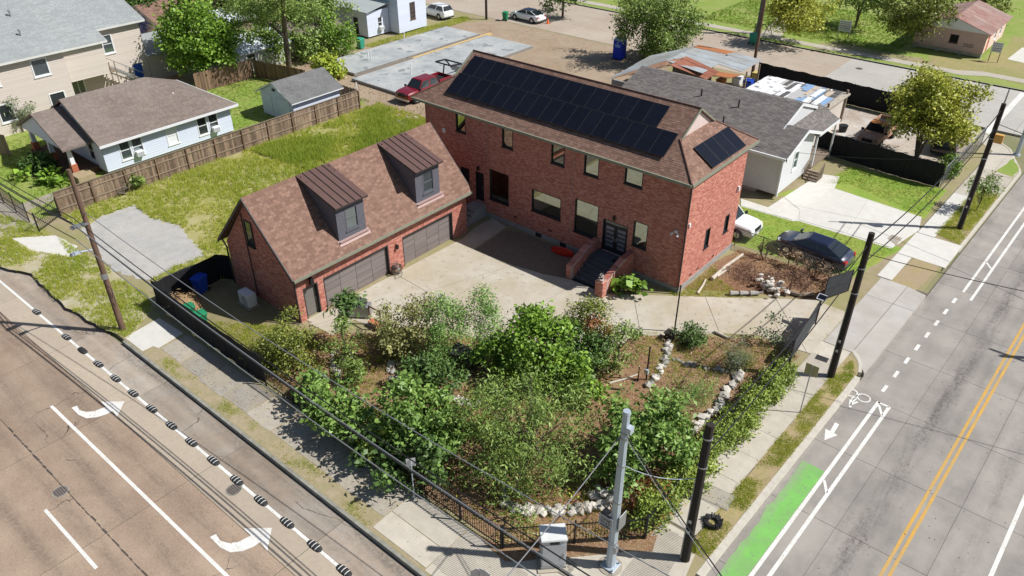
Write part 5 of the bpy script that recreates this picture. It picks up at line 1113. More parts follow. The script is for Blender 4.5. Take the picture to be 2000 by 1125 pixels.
for x, y in ((-.7, 21.6), (-.7, 25.4)): a = MB(); a.box(x-.06, x+.06, y-.06, y+.06, 0, 3.2); a.build('porch_post', m_whitep, gh)
a = MB(); a.box(-2.4, -.6, 21.3, 25.5, .45, .6); a.build('porch_deck', m_wood, gh)
for i in range(4):
    a = MB(); a.box(-.7, .4, 21.25-.28*(i+1), 21.25-.28*i, 0, .48-.12*i); a.build('porch_step', m_wood, gh)
for x in (-.7, .4):
    a = MB(); a.tube([(x, 21.3, 1.4), (x, 20.1, .85)], .045, 4); a.build('stair_rail', m_wood, gh)
    for k in range(6): a = MB(); a.box(x-.02, x+.02, 21.2-.2*k, 21.24-.2*k, .05, 1.35-.09*k); a.build('baluster', m_wood, gh)
for (x, y, z) in ((-9.6, 19.2, 4.85), (-6.3, 19.0, 4.78), (-6.4, 16.9, 4.05)):
    a = MB(); a.cyl((x, y, z-.1), (x, y, z+.55), .06, .06, 8); a.build('vent_pipe', m_black, gh)
# ---- tumbledown metal shed behind it
rs_ = thing('tin_shed', 'tumbledown open shed roofed in rusty and grey metal sheets', 'shed', (-21, 24, 0))
m_rust = mat('rusty_sheet', (.27, .09, .06), (.36, .15, .09), scale=1.5, rough=.7, big=(.3, .12, .08), bigscale=.4); m_oldtin = mat('old_grey_tin', (.42, .46, .48), (.52, .56, .57), scale=1.2, rough=.5, metal=.3, big=(.34, .27, .22), bigscale=.5, bigf=.5); m_rust2 = mat('orange_rust', (.42, .16, .06), (.33, .13, .06), scale=2)
def psheet(pts, m, th=.05, name='roof_sheet', par=rs_): a = MB(); slabpoly(a, pts, th); a.build(name, m, par)
def g3(px, py, z): return (*G(px, py, z), z)
def strips(c0, c1, c2, c3, n, m, dz=.02):
    """corrugated sheets laid side by side across the quad c0-c1 / c3-c2"""
    c0, c1, c2, c3 = map(Vector, (c0, c1, c2, c3))
    for i in range(n):
        a0, a1 = i/n, (i+.985)/n; j = random.uniform(-.15, .15); o_ = Vector((0, 0, dz*(i % 2)))
        p = [c0.lerp(c1, a0)+o_, c0.lerp(c1, a1)+o_, c3.lerp(c2, a1)+o_, c3.lerp(c2, a0)+o_]; e = (p[0]-p[3]).normalized()*j
        psheet([p[0]+e, p[1]+e, p[2], p[3]], m if not callable(m) else m(i), .04)
R1 = [g3(1192, 152, 2.4), g3(1300, 118, 3.5), g3(1365, 88, 3.0), g3(1272, 108, 2.5)]
strips(R1[0], R1[3], R1[2], R1[1], 5, lambda i: m_oldtin)
psheet([g3(1194, 153, 2.42), g3(1300, 128, 3.3), g3(1338, 112, 3.45), g3(1300, 118, 3.5)], mat('brown_sheet', (.24, .14, .09), (.3, .17, .11), scale=2))
strips(g3(1300, 118, 3.5), g3(1365, 88, 3.0), g3(1440, 102, 2.7), g3(1372, 143, 3.1), 6, lambda i: m_oldtin if i != 5 else m_rust2)
strips(g3(1306, 126, 3.46), g3(1340, 110, 3.5), g3(1405, 140, 3.0), g3(1380, 155, 2.6), 4, lambda i: m_rust)
strips(g3(1395, 122, 2.9), g3(1430, 101, 2.95), g3(1490, 117, 2.7), g3(1448, 140, 2.55), 7, lambda i: m_oldtin)
psheet([g3(1405, 140, 2.5), g3(1448, 146, 2.4), g3(1425, 152, 2.4), g3(1395, 147, 2.5)], m_rust2)
for (px, py) in ((1240, 165), (1310, 165), (1400, 190), (1455, 165), (1480, 150)):
    x, y = G(px, py, 1.2); a = MB(); a.box(x-.06, x+.06, y-.06, y+.06, 0, 2.45); a.build('post', m_wood, rs_)
a = MB(); a.box(-21.5, -16.5, 24.6, 24.8, .3, 2.3); a.build('wall', mat('grey_block_wall', (.22, .23, .25), (.28, .28, .3), scale=3), rs_)
a = MB(); a.box(-21.4, -17, 36, 36.2, 0, 2.3); a.build('wall', m_wood, rs_)
# boxes of junk under it
for k, (px, py, sx, m, lab, nm) in enumerate(((1440, 158, .8, m_whitep, 'white bundle of sheeting under the tin shed edge', 'sheeting_bundle'), (1478, 150, .7, mat('cardboard', (.5, .4, .15)), 'yellow box under the end of the tin shed', 'storage_box'), (1462, 165, .8, m_bbin, 'blue tub among the junk by the tin shed', 'storage_tub'), (1408, 163, .7, m_rust2, 'orange crate among the junk under the tin shed', 'storage_crate'))):
    x, y = G(px, py, .4); a = thing(nm, lab, 'junk', (x, y, 0)); b = MB(); b.hexa([(x-sx*.5, y-.4, 0), (x+sx*.5, y-.4, 0), (x+sx*.5, y+.4, 0), (x-sx*.5, y+.4, 0), (x-sx*.55, y-.45, .8), (x+sx*.55, y-.45, .75), (x+sx*.55, y+.45, .8), (x-sx*.55, y+.45, .85)]); b.build('body', m, a, bevel=.06); b = MB(); b.box(x-sx*.57, x+sx*.57, y-.46, y+.46, .83, .88); b.build('lid', m, a)
# ---- patched flat roof
jr = thing('patched_carport', 'low carport with peeling white and blue patched roof behind the grey house', 'carport', (-10.5, 29, 0)); rr = random.Random(11)
a = MB(); a.box(-10.4, -3.2, 29.4, 34.2, 2.45, 2.58); a.build('roof_deck', mat('torn_roof_base', (.2, .19, .18), (.32, .3, .28), scale=2), jr)
cols = [m_whitep, m_whitep, mat('roof_patch_grey', (.42, .41, .4)), mat('roof_patch_blue', (.22, .34, .52)), mat('roof_patch_tan', (.5, .4, .3)), mat('roof_patch_dark', (.1, .095, .09))]
x = -10.35
while x < -3.4:
    wv = rr.uniform(.12, .5); y = 29.45
    while y < 34:
        l = rr.uniform(.6, 3.2); e = min(y+l, 34.15); k = rr.random(); xx = (x+10.4)/7.2
        m = cols[0] if xx < .2 else rr.choice(cols if xx > .45 else [cols[0], cols[1], cols[2], cols[5]])
        b = MB(); zz_ = 2.585+rr.uniform(0, .04); b.prism(wobble([(x, y), (min(x+wv, -3.25), y), (min(x+wv, -3.25), e), (x, e)], .4, .04, int(x*100+y*10)), 2.575, zz_); b.build('roof_patch', m, jr); y = e+rr.uniform(.0, .35)
    x += wv+.02
a = MB(); a.box(-3.3, -2.7, 29.3, 34.3, 2.4, 2.55); a.build('edge_board', m_walkold, jr)
a = MB(); a.box(-10.3, -3.1, 29.45, 29.55, 0, 2.45); a.build('wall', m_beige, jr); a = MB(); a.box(-3.2, -3.0, 29.4, 34.2, 0, 2.4); a.build('wall', m_beige, jr)
for x, y in ((-2.9, 29.6), (-2.9, 34)): a = MB(); a.box(x-.08, x+.08, y-.08, y+.08, 0, 2.9); a.build('post', m_wood, jr)
# ---- pink house across the back street
pk = thing('pink_house', 'small pink boarded house with rusty tin roof across the back street', 'house', (2, 62.2, 0)); m_pinkp = mat('faded_pink_boards', (.62, .45, .43), (.55, .39, .38), scale=2, tint=True, big=(.5, .3, .26), bigscale=.6, bigf=.4)
fP = Fr(-5.2, 62.2, 1, 0); op = [(3.6, 4.5, 1.2, 2.1)]
wl = backing(fP, 7.2, .5, 2.75, op, .12, 3.9).build('wall', m_pinkp, pk)
for i in range(24):
    a = MB(); fP.box(a, i*.3+.01, i*.3+.285, 0, .02, .5, 2.7) if not 3.4 < i*.3+.15 < 4.6 else fP.box(a, i*.3+.01, i*.3+.285, 0, .02, .5, 1.15); a.build('board', m_pinkp, wl)
window(pk, fP, *op[0], mat('dark_frame', (.12, .07, .06)), m_ins, out=-.04)
fQ = Fr(2.0, 62.2, 0, 1); wl = backing(fQ, 9.5, .5, 2.75, [(1.0, 1.9, .5, 2.4), (4.2, 5.0, 1.2, 2.2), (6.6, 7.4, 1.2, 2.2)], .12).build('wall', mat('peach_boards', (.7, .5, .42), (.75, .6, .52), scale=2), pk); leaf(pk, fQ, 1.0, 1.9, .5, 2.4, mat('orange_door', (.5, .14, .07)), out=-.04)
for o_ in ((4.2, 5.0, 1.2, 2.2), (6.6, 7.4, 1.2, 2.2)): window(pk, fQ, *o_, m_whitep, m_glass, out=-.04, fw=.08, bars=1)
a = MB(); a.box(-5.2, 2, 71.6, 71.7, .5, 2.75); a.build('wall', m_pinkp, pk); a = MB(); a.box(-5.25, -5.15, 62.2, 71.6, .5, 2.75); a.build('wall', m_pinkp, pk)
m_rroof = mat('rusty_tin_roof', (.25, .12, .1), (.33, .19, .16), scale=2, rough=.7, rand=.15, big=(.36, .3, .27), bigscale=.4, bigf=.5)
for i in range(16):
    for s_ in (1, -1):
        y0 = 61.9+i*.63; a = MB(); slabpoly(a, [(-1.6+s_*4.0, y0, 2.68), (-1.6+s_*4.0, y0+.62, 2.68), (-1.6, y0+.62, 3.98), (-1.6, y0, 3.98)], .05); a.build('roof_sheet', m_rroof, pk)
a = MB(); a.add([fP.p(-.2, .3, 2.7), fP.p(7.4, .3, 2.7), fP.p(3.6, .3, 3.95), fP.p(-.2, .22, 2.7), fP.p(7.4, .22, 2.7), fP.p(3.6, .22, 3.95)], ((0, 1, 2), (5, 4, 3), (0, 3, 4, 1))); a.build('gable', mat('white_gable_boards', (.68, .69, .7)), pk)
a = MB(); a.box(-5.1, 1.9, 62.3, 62.4, .1, .5); a.build('skirt', m_walkold, pk)
for x in (-5, -2.6, -.2, 1.8): a = MB(); a.box(x-.15, x+.15, 62.25, 62.6, 0, .5); a.build('pier', m_found, pk)
def text(par, s_, size, mtx, m, name='lettering', ex=.004):
    cu = bpy.data.curves.new(name, 'FONT'); cu.body = s_; cu.size = size; cu.extrude = ex; cu.align_x = 'CENTER'; cu.materials.append(m)
    o = bpy.data.objects.new(name, cu); COL.objects.link(o); dg = bpy.context.evaluated_depsgraph_get(); me = bpy.data.meshes.new_from_object(o.evaluated_get(dg)); bpy.data.objects.remove(o)
    if not me.materials: me.materials.append(m)
    q_ = bpy.data.objects.new(name, me); COL.objects.link(q_); q_.parent = par; q_.matrix_local = mtx; return q_
text(pk, '2502', .55, Matrix.Translation((-1.55, -.025, 1.0)) @ Matrix.Rotation(R(90), 4, 'X'), m_ins)
# ================================================================ poles and wires
m_polew = mat('brown_pole_wood', (.2, .125, .085), (.12, .075, .055), scale=5, rough=.9, stretch=(4, 4, .3), bump=.4)
m_polek = mat('creosoted_pole', (.045, .035, .03), (.028, .022, .02), scale=5, rough=.85, stretch=(4, 4, .3), bump=.4)
def pole(label, x, y, h, r0, r1, m, lean=(0, 0)):
    t = thing('utility_pole', label, 'utility pole', (x, y, 0)); a = MB(); a.tube([(x, y, -.1), (x+lean[0]*.5, y+lean[1]*.5, h*.5), (x+lean[0], y+lean[1], h)], [r0, (r0+r1)/2, r1], 12); a.build('shaft', m, t, smooth=False)
    return t
p1 = pole('brown wooden utility pole on the weedy verge at the left street', -22.11, -23.3, 9.7, .17, .11, m_polew, (-.25, .1))
a = MB(); a.tube([(-22.25, -23.3, 5.2), (-22.3, -24.1, 5.35)], .045, 6); a.build('lamp_arm', m_galv, p1)
a = MB(); a.hexa([(-22.42, -24.5, 5.3), (-22.18, -24.5, 5.3), (-22.18, -24.0, 5.3), (-22.42, -24.0, 5.3), (-22.4, -24.45, 5.4), (-22.2, -24.45, 5.4), (-22.2, -24.0, 5.42), (-22.4, -24.0, 5.42)]); a.build('lamp_head', m_galv, p1)
for z in (2.2, 2.7):
    a = MB(); a.tube([(-22.05+.32*math.cos(w_)+.2, -23.4+.05*math.sin(2*w_), z+.38*math.sin(w_)) for w_ in np.linspace(0, 6.28, 18)], .014, 5); a.build('cable_coil', m_black, p1)
a = MB(); a.box(-22.4, -22.1, -24.05, -23.2, 6.7, 6.8); a.build('cable_bracket', m_steel, p1)
a = MB(); a.cyl((-22.15, -23.3, 3.4), (-22.16, -23.3, 3.7), .175, .175, 12); a.build('band', m_steel, p1)
p2 = pole('dark creosoted utility pole on the grass strip beside the driveway mouth', 9.96, -1.77, 8.5, .19, .14, m_polek)
p3 = pole('dark creosoted utility pole nearest the traffic signal at the corner', 9.81, -16.59, 7.25, .19, .15, m_polek)
p4 = pole('tall dark utility pole with an orange box, far right sidewalk', 10.76, 19.41, 8.9, .19, .14, m_polek, (0, .05))
a = MB(); a.cyl((10.76, 19.46, 8.85), (10.76, 19.5, 9.8), .05, .04, 8); a.build('mast', m_steel, p4)
a = MB(); a.box(10.9, 11.4, 19.3, 19.6, 6.4, 6.95); a.build('control_box', mat('orange_box', (.6, .33, .09), rough=.5), p4)
p5 = pole('tall brown utility pole behind the tin shed at the back street', -14.5, 40.3, 10.5, .17, .12, m_polew)
p6 = pole('grey utility pole with a transformer across the back street', -21.3, 56.0, 10, .22, .17, mat('grey_pole_wood', (.16, .15, .15), scale=5))
a = MB(); a.cyl((-20.9, 56, 6.2), (-20.9, 56, 7.2), .28, .28, 12); a.build('transformer', m_steel, p6)
p7 = pole('dark utility pole at the edge of the construction lot by the white sedan', *G(950, 38), 9, .16, .12, m_polek)
for q_, (x, y) in ((p2, (9.96, -1.77)), (p3, (9.81, -16.59)), (p4, (10.76, 19.41))):
    a = MB(); a.cyl((x-.15, y-.13, 0), (x-.12, y-.1, 4.6), .035, .035, 6); a.build('riser_conduit', m_steel, q_)
    for z in (1.7, 2.3): a = MB(); a.box(x-.06, x+.06, y-.205, y-.19, z, z+.16); a.build('tag', m_steel, q_)
    for z in (5.2, 6.6): a = MB(); a.cyl((x, y, z), (x, y, z+.05), .185, .185, 12); a.build('band', m_steel, q_)
p8 = pole('unseen pole with a cross-arm added for its shadow on the right street', 24.5, 11.5, 10.8, .18, .13, m_polew)  # pole out of view, added to cast the shadow lying on this street
a = MB(); a.box(23.4, 25.6, 11.44, 11.56, 10.1, 10.25); a.build('cross_arm', m_wood, p8); a = MB(); a.cyl((24.9, 11.5, 8.2), (24.9, 11.5, 9.2), .3, .3, 12); a.build('transformer', m_steel, p8)
x, y = G(1985, 303); p9 = thing('signal_pole', 'grey steel pole on the grass corner at the far right edge', 'signal pole', (x, y, 0)); a = MB(); a.cyl((x, y, .05), (x, y, 9), .17, .11, 10); a.build('shaft', m_galv, p9); a = MB(); a.cyl((x, y, 0), (x, y, .12), .3, .26, 10); a.build('base', m_galv, p9)
def wire(label, a, b, sag, r=.018, n=14, m=m_black, name='overhead_cable'):
    a, b = Vector(a), Vector(b); t = thing(name, label, 'cable', tuple(a)); mb = MB()
    mb.tube([a.lerp(b, i/n)-Vector((0, 0, sag*4*(i/n)*(1-i/n))) for i in range(n+1)], r, 5); mb.build('cable', m, t); return t
lb = [('topmost', -23.75, 7.2, .024, .95), ('second', -23.9, 7.0, .026, 1.0), ('third', -23.8, 6.8, .032, 1.1), ('lowest', -24.0, 6.1, .024, 1.1)]
for nm, y, z, r, sg in lb:
    wire('%s black cable of the bundle above the left street, right of the pole' % nm, (-22.25, y, z), (20, y+.1, z-.3), sg, r, 24, m_steel if nm in ('second', 'lowest') else m_black); wire('%s black cable of the bundle above the left street, left of the pole' % nm, (-60, y, z+.1), (-22.3, y, z), sg*.9, r, 20)  # second and lowest strands coloured grey to paint bright highlights into the bundle
wire('thin grey telephone wire from the wooden pole over the corner garden', (-22.35, -23.2, 7.4), (14, -21.6, 5.8), 1.0, .02, 20, m_steel)
for nm, x, z in (('upper', 10.0, 7.9), ('lower', 9.9, 6.7)):
    wire('%s dark cable between the two far poles of the right street' % nm, (x-.05, -1.77, z), (10.75, 19.41, z+.6), .7, .03, 16)
    wire('%s dark cable between the two near poles of the right street' % nm, (9.85, -16.59, z-.9), (x-.05, -1.77, z), .4, .026, 14)
wire('dark cable from the far right pole over the white driveway to the grey house', (10.7, 19.41, 5.3), (-3, 15.5, 3.6), .5, .014, 14)
wire('dark cable crossing the right street from the far pole', (10.8, 19.41, 7.6), (30, 14.5, 8), .6, .02, 14)
wire('dark cable crossing the right street from the driveway pole', (10, -1.77, 7.4), (30, 4, 8), .6, .018, 14)
# ---- steel signal pole at the corner
x, y = 7.71, -18.76; sp_ = thing('signal_pole', 'tall octagonal galvanised steel signal pole at the street corner', 'signal pole', (x, y, 0))
a = MB(); a.cyl((x, y, .1), (x, y, 8.05), .2, .135, 8); a.build('shaft', m_galv, sp_); a = MB(); a.cyl((x, y, 8.05), (x, y, 8.16), .15, .13, 12); a.build('cap', m_galv, sp_)
a = MB(); a.box(x-.3, x+.3, y-.3, y+.3, .03, .1); a.build('base_plate', m_galv, sp_, bevel=.015); a = MB(); a.cyl((x, y, -.1), (x, y, .035), .48, .48, 20); a.build('footing', m_walkold, sp_)
for sx in (-1, 1):
    for sy in (-1, 1): a = MB(); a.cyl((x+sx*.24, y+sy*.24, .1), (x+sx*.24, y+sy*.24, .2), .035, .035, 6); a.build('bolt', m_steel, sp_)
for z in (6.9, 7.15, 5.6, 3.7, 1.5): a = MB(); a.cyl((x, y, z), (x, y, z+.07), .2-.008*z+.012, .2-.008*z+.012, 10); a.build('band', m_steel, sp_)
a = MB(); a.box(x+.12, x+.3, y-.14, y+.1, 7.3, 7.55); a.build('junction_box', m_galv, sp_)
a = MB(); a.box(x+.12, x+.24, y-.12, y+.06, 1.0, 1.35); a.build('push_button', m_steel, sp_)
sg = thing('one_way_sign', 'small grey ONE WAY sign with arrow on the signal pole', 'sign', (x-.2, y-.25, 2.45)); a = MB(); a.box(x-.56, x+.04, y-.26, y-.245, 2.3, 2.92); a.build('plate', mat('sign_grey', (.42, .42, .44), (.36, .36, .38), scale=6), sg)
RX = Matrix.Rotation(R(90), 4, 'X'); text(sg, 'ONE', .2, Matrix.Translation((-.06, -.013, .22)) @ RX, m_black); text(sg, 'WAY', .2, Matrix.Translation((-.06, -.013, .04)) @ RX, m_black)
a = MB(); yy = y-.263; a.add([(x-.48, yy, 2.36), (x-.18, yy, 2.36), (x-.18, yy, 2.32), (x-.03, yy, 2.395), (x-.18, yy, 2.47), (x-.18, yy, 2.43), (x-.48, yy, 2.43)], (tuple(range(7)),)); a.build('arrow', m_black, sg)
pd = thing('pedestrian_signal', 'black hooded pedestrian signal on the left of the steel pole', 'traffic light', (x-.45, y+.15, 2.2)); a = MB(); a.box(x-.68, x-.2, y-.1, y+.35, 2.2, 2.68); a.build('housing', m_black, pd, bevel=.12); a = MB(); a.box(x-.22, x, y+.08, y+.14, 2.35, 2.42); a.build('bracket', m_black, pd)
pd = thing('signal_head_sign', 'grey rounded sign seen edge-on at the right of the steel pole', 'sign', (x+.25, y+.1, 2.4)); a = MB(); a.prism([(x+.2, y-.1), (x+.235, y-.1), (x+.235, y+.4), (x+.2, y+.4)], 2.25, 3.05); a.build('plate', m_steel, pd, bevel=.03)
wire('bright span cable from the steel pole down to the lower left', (x-.1, y-.1, 7.0), (8.2, -30, 6.3), .25, .02, 12, mat('dull_cable', (.2, .2, .21), rough=.6)); wire('dark span cable from the steel pole down to the lower right, upper strand', (x+.1, y, 7.05), (19, -24.5, 6.4), .3, .022, 14, m_rubber); wire('dark span cable from the steel pole down to the lower right, lower strand', (x+.1, y, 6.9), (19, -24.4, 6.1), .35, .014, 14, m_steel)
wire('slack grey drop cable low on the right of the steel pole', (x+.1, y, 5.65), (9.7, -16.7, 4.6), .3, .014, 8, m_galv)
# ---- traffic cabinet
ca = thing('signal_cabinet', 'grey metal traffic signal cabinet before the low corner fence', 'cabinet', (5.85, -20.1, 0)); ca.rotation_euler = (0, 0, R(45)); o_ = Vector((5.85, -20.1, 0))
def lb_(mb, x0, x1, y0, y1, z0, z1): return mb.box(o_.x+x0, o_.x+x1, o_.y+y0, o_.y+y1, z0, z1)
m_cab = mat('cabinet_grey', (.46, .47, .5), (.42, .43, .46), scale=3, rough=.55)
a = MB(); lb_(a, -.62, .62, -.5, .5, 0, .06); a.build('pad', m_walkold, ca); a = MB(); lb_(a, -.5, .5, -.36, .36, .06, .2); a.build('plinth', m_found, ca); a = MB(); lb_(a, -.48, .48, -.34, .34, .2, 1.72); bo = a.build('body', m_cab, ca, bevel=.012)
a = MB(); lb_(a, -.44, .44, -.355, -.342, .26, 1.45); dr_ = a.build('door', m_cab, ca, bevel=.006); a = MB(); lb_(a, .36, .4, -.39, -.355, .75, .95); a.build('handle', m_steel, dr_)
a = MB(); a.hexa([o_+Vector(p) for p in ((-.51, -.4, 1.72), (.51, -.4, 1.72), (.51, .38, 1.72), (-.51, .38, 1.72), (-.5, -.38, 1.78), (.5, -.38, 1.78), (.5, .36, 1.84), (-.5, .36, 1.84))]); a.build('lid', mat('cabinet_lid', (.6, .61, .6), rough=.5), ca); a = MB(); lb_(a, -.16, .2, -.36, -.343, 1.5, 1.62); a.build('vent', m_black, ca)
for px, py, lab, sz in ((1094, 1102, 'square utility lid in the pavement beside the signal cabinet', .55), (1398, 970, 'large utility lid in the right sidewalk near the dark pole', .7), (1352, 972, 'smaller grey utility lid left of the dark pole', .3), (1605, 701, 'dark drain grate in the sidewalk near the driveway gate', .32)):
    px_, py_ = G(px, py); t = thing('pavement_hatch', lab, 'hatch', (px_, py_, .02)); t.rotation_euler = (0, 0, R(5)); a = MB(); a.box(px_-sz, px_+sz, py_-sz*.7, py_+sz*.7, .0, .03); a.build('rim', m_joint if sz < .4 else m_kerbold, t); a = MB(); a.box(px_-sz*.93, px_+sz*.93, py_-sz*.63, py_+sz*.63, .0, .037); a.build('cover', m_walkold if sz > .31 and py > 720 else m_rubber, t)
# ---- street signs
def sign(label, x, y, h, w_, hh, pm, plm, shape='rect', face=(1, 0), name='street_sign', zoff=0):
    t = thing(name, label, 'sign', (x, y, 0)); a = MB(); a.cyl((x, y, 0), (x, y, h), .03, .03, 6); a.build('post', pm, t); fr = Fr(x-face[0]*w_/2, y-face[1]*w_/2, *face); a = MB()
    if shape == 'rect': fr.box(a, 0, w_, -.06, -.045, h-hh, h)
    else:
        n = 8; pts = [(w_/2+w_/2*math.cos(R(22.5+45*i))*1.08, h-hh/2+hh/2*math.sin(R(22.5+45*i))*1.08) for i in range(n)]
        A = [fr.p(u, -.06, z) for u, z in pts]; B = [fr.p(u, -.045, z) for u, z in pts]; a.add(A+B, [tuple(range(n)), tuple(range(2*n-1, n-1, -1))]+[(i, n+i, n+(i+1) % n, (i+1) % n) for i in range(n)])
    a.build('plate', plm, t); return t
m_khaki = mat('faded_sign_back', (.42, .38, .2), (.38, .34, .19), scale=5); m_signback = mat('aluminium_sign_back', (.5, .52, .54), rough=.45, metal=.3)
sign('blank khaki sign back on a thin post beside the right sidewalk', 9.86, -5.45, 2.95, .62, .62, m_steel, m_khaki)
sign('pale sign back on a post before the left street fence', -.65, -21.35, 2.4, .4, .45, m_galv, m_signback, face=(.6, .8))
x, y = G(938, 1140, 1.6); sign('grey octagonal sign back on a post at the bottom edge', x, y, 2.35, .72, .72, m_steel, m_signback, 'oct', face=(.85, .53))
def board_sign(label, x, y, z0, z1, w_, lines, name='notice_board'):
    t = thing(name, label, 'sign', (x, y, 0)); fr = Fr(x-w_/2, y, 1, 0)
    for u in (.08, w_-.08): a = MB(); fr.box(a, u-.04, u+.04, -.08, 0, 0, z1+.05); a.build('post', m_wood, t)
    a = MB(); fr.box(a, 0, w_, 0, .03, z0, z1); b_ = a.build('board', m_whitep, t); mk = MB(); rr_ = random.Random(int(x*10)+3)
    for i in range(lines):
        zc = z1-.12-(z1-z0-.15)*i/lines; u = .12
        while u < w_-.2:
            l = rr_.uniform(.06, .18); fr.box(mk, u, min(u+l, w_-.1), .03, .034, zc-.07-(.05 if i in (2, 3) else 0), zc); u += l+.05
    mk.build('lettering', mat('sign_ink', (.2, .17, .28)), b_, kind='stuff'); return t
board_sign('white notice board with faded print on the lawn across the back street', -12.6, 60.5, .8, 2.05, 1.4, 5); board_sign('grey-white notice board with faded print beside the pink house', 3.3, 61.9, 1.05, 2.1, 1.05, 4)
# ---- lane humps
hump_px = ((75, 608), (135, 656), (166, 683), (197, 709), (231, 737), (263, 767), (300, 797), (339, 829), (379, 861), (422, 897), (467, 936), (513, 976), (563, 1020), (617, 1065), (675, 1113))
def humpmesh():
    mb = MB(); n = 10; rows = []
    for i in range(n+1):
        t = (i/n-.5)*.84; k = math.sqrt(max(0, 1-(2*t/.84)**2))**.8; wv = .03+.15*k; h = .012+.11*k
        rows.append([(t, -wv, 0), (t, -wv*.75, h*.7), (t, 0, h), (t, wv*.75, h*.7), (t, wv, 0)])
    for i in range(n):
        for j in range(4): mb.quad(rows[i][j], rows[i+1][j], rows[i+1][j+1], rows[i][j+1])
    return mb
hm = humpmesh().mesh('lane_hump_body', m_rubber, smooth=False); sm_ = MB()
for t in (-.2, 0, .2):
    k = math.sqrt(1-(2*t/.84)**2)**.8; wv = .03+.15*k; h = .012+.11*k+.006; w2 = .017
    for (y0, z0, y1, z1) in ((-wv*.95, .02, -wv*.75, h*.72), (-wv*.75, h*.72, 0, h), (0, h, wv*.75, h*.72), (wv*.75, h*.72, wv*.95, .02)): sm_.quad((t-w2-.04*abs(y0), y0, z0), (t+w2-.04*abs(y0), y0, z0), (t+w2-.04*abs(y1), y1, z1), (t-w2-.04*abs(y1), y1, z1))
smm = sm_.mesh('stripes', mat('hump_white', (.7, .7, .68)))
for i, p in enumerate(hump_px):
    x, y = G(*p, ZR); o = bpy.data.objects.new('lane_hump', hm); COL.objects.link(o); o.location = (x, -25.57, ZR); ORG[o] = Vector(o.location); o.scale = (1, 1, 1)
    props(o, '%s striped black rubber lane hump counted from the left picture edge' % ORD[i], 'lane hump', 'rubber humps along the cycle lane line')
    if i != 2: props(inst('stripes', smm, o, o.location), kind='stuff')
# ---- bins, cone, portable toilet
wheelie(G(987, 40), R(200), m_gbin, m_gbin, 'green wheelie bin at the roadside by the white sedan'); wheelie(G(1470, 86), R(170), mat('teal_bin_plastic', (.04, .3, .2), rough=.45), mat('teal_bin_plastic', (.04, .3, .2)), 'teal wheelie bin across the back street by the tall pole', s=1.15)
wheelie(G(705, 95), R(90), mat('teal_bin_plastic', (.04, .3, .2), rough=.45), mat('teal_bin_plastic', (.04, .3, .2)), 'teal wheelie bin beside the white house and new slab', s=1.1)
x, y = G(1070, 45, 0); t = thing('traffic_cone', 'orange traffic cone on the back street behind the white sedan', 'traffic cone', (x, y, -.07)); a = MB(); a.box(x-.2, x+.2, y-.2, y+.2, -.07, -.02); a.build('base', mat('cone_orange', (.85, .16, .03)), t); a = MB(); a.cyl((x, y, -.02), (x, y, .65), .15, .03, 12); a.build('cone', mat('cone_orange', (.85, .16, .03)), t)
a = MB(); a.cyl((x, y, .2), (x, y, .35), .109, .079, 12, False); a.build('band', m_whitep, t)
x, y = G(1209, 114); t = thing('portable_toilet', 'blue portable toilet standing under the roadside tree', 'portable toilet', (x, y, 0)); m_blue = mat('toilet_blue', (.012, .04, .5), (.015, .05, .55), rough=.4); t.rotation_euler = (0, 0, R(8))
a = MB(); a.box(x-.55, x+.55, y-.58, y+.58, .08, 2.05); a.build('cabin', m_blue, t, bevel=.04); a = MB(); a.hexa([(x-.58, y-.6, 2.05), (x+.58, y-.6, 2.05), (x+.58, y+.6, 2.05), (x-.58, y+.6, 2.05), (x-.45, y-.45, 2.28), (x+.45, y-.45, 2.28), (x+.45, y+.45, 2.28), (x-.45, y+.45, 2.28)]); a.build('roof', mat('toilet_roof', (.25, .4, .75), rough=.5), t)
a = MB(); a.box(x-.45, x+.45, y-.6, y-.58, .15, 1.95); d_ = a.build('door', m_blue, t); a = MB(); a.box(x-.3, x+.3, y-.61, y-.6, 1.35, 1.65); a.build('placard', mat('toilet_roof', (.25, .4, .75)), d_); a = MB(); a.box(x-.6, x+.6, y-.62, y+.62, 0, .08); a.build('skid', m_black, t)
for i in range(4): a = MB(); a.box(x+.55, x+.575, y-.5+i*.27, y-.4+i*.27, .2, 1.9); a.build('rib', m_blue, t)
a = MB(); a.cyl((x+.3, y+.35, 2.1), (x+.3, y+.35, 2.5), .05, .05, 8); a.build('vent', m_whitep, t)
# ---- torn tyre by the kerb
x, y = G(1392, 1022); ty = thing('torn_tyre', 'torn black tyre lying where sidewalk meets grass strip', 'tyre', (x, y, 0)); ty.scale = (.8, .8, .8); a = MB(); rr_ = random.Random(9)
for i in range(26):
    w0 = 2*math.pi*i/26; c_, s_ = math.cos(w0), math.sin(w0); tw = .06; l = rr_.uniform(.05, .2)
    a.hexa([(x+c_*.26-s_*tw, y+s_*.26+c_*tw, .02), (x+c_*.48-s_*tw, y+s_*.48+c_*tw, .02), (x+c_*.48+s_*tw, y+s_*.48-c_*tw, .02), (x+c_*.26+s_*tw, y+s_*.26-c_*tw, .02), (x+c_*.24-s_*tw*.6, y+s_*.24+c_*tw*.6, .14+l*.4), (x+c_*(.44+l*.4)-s_*tw*.6, y+s_*(.44+l*.4)+c_*tw*.6, .16+l), (x+c_*(.44+l*.4)+s_*tw*.4, y+s_*(.44+l*.4)-c_*tw*.4, .14+l), (x+c_*.24+s_*tw*.6, y+s_*.24-c_*tw*.6, .14)])
a.build('tread', m_rubber, ty); a = MB(); a.tube([(x+.3*math.cos(w_), y+.3*math.sin(w_), .08) for w_ in np.linspace(0, 6.28, 24)], .07, 6); a.build('bead', m_rubber, ty)
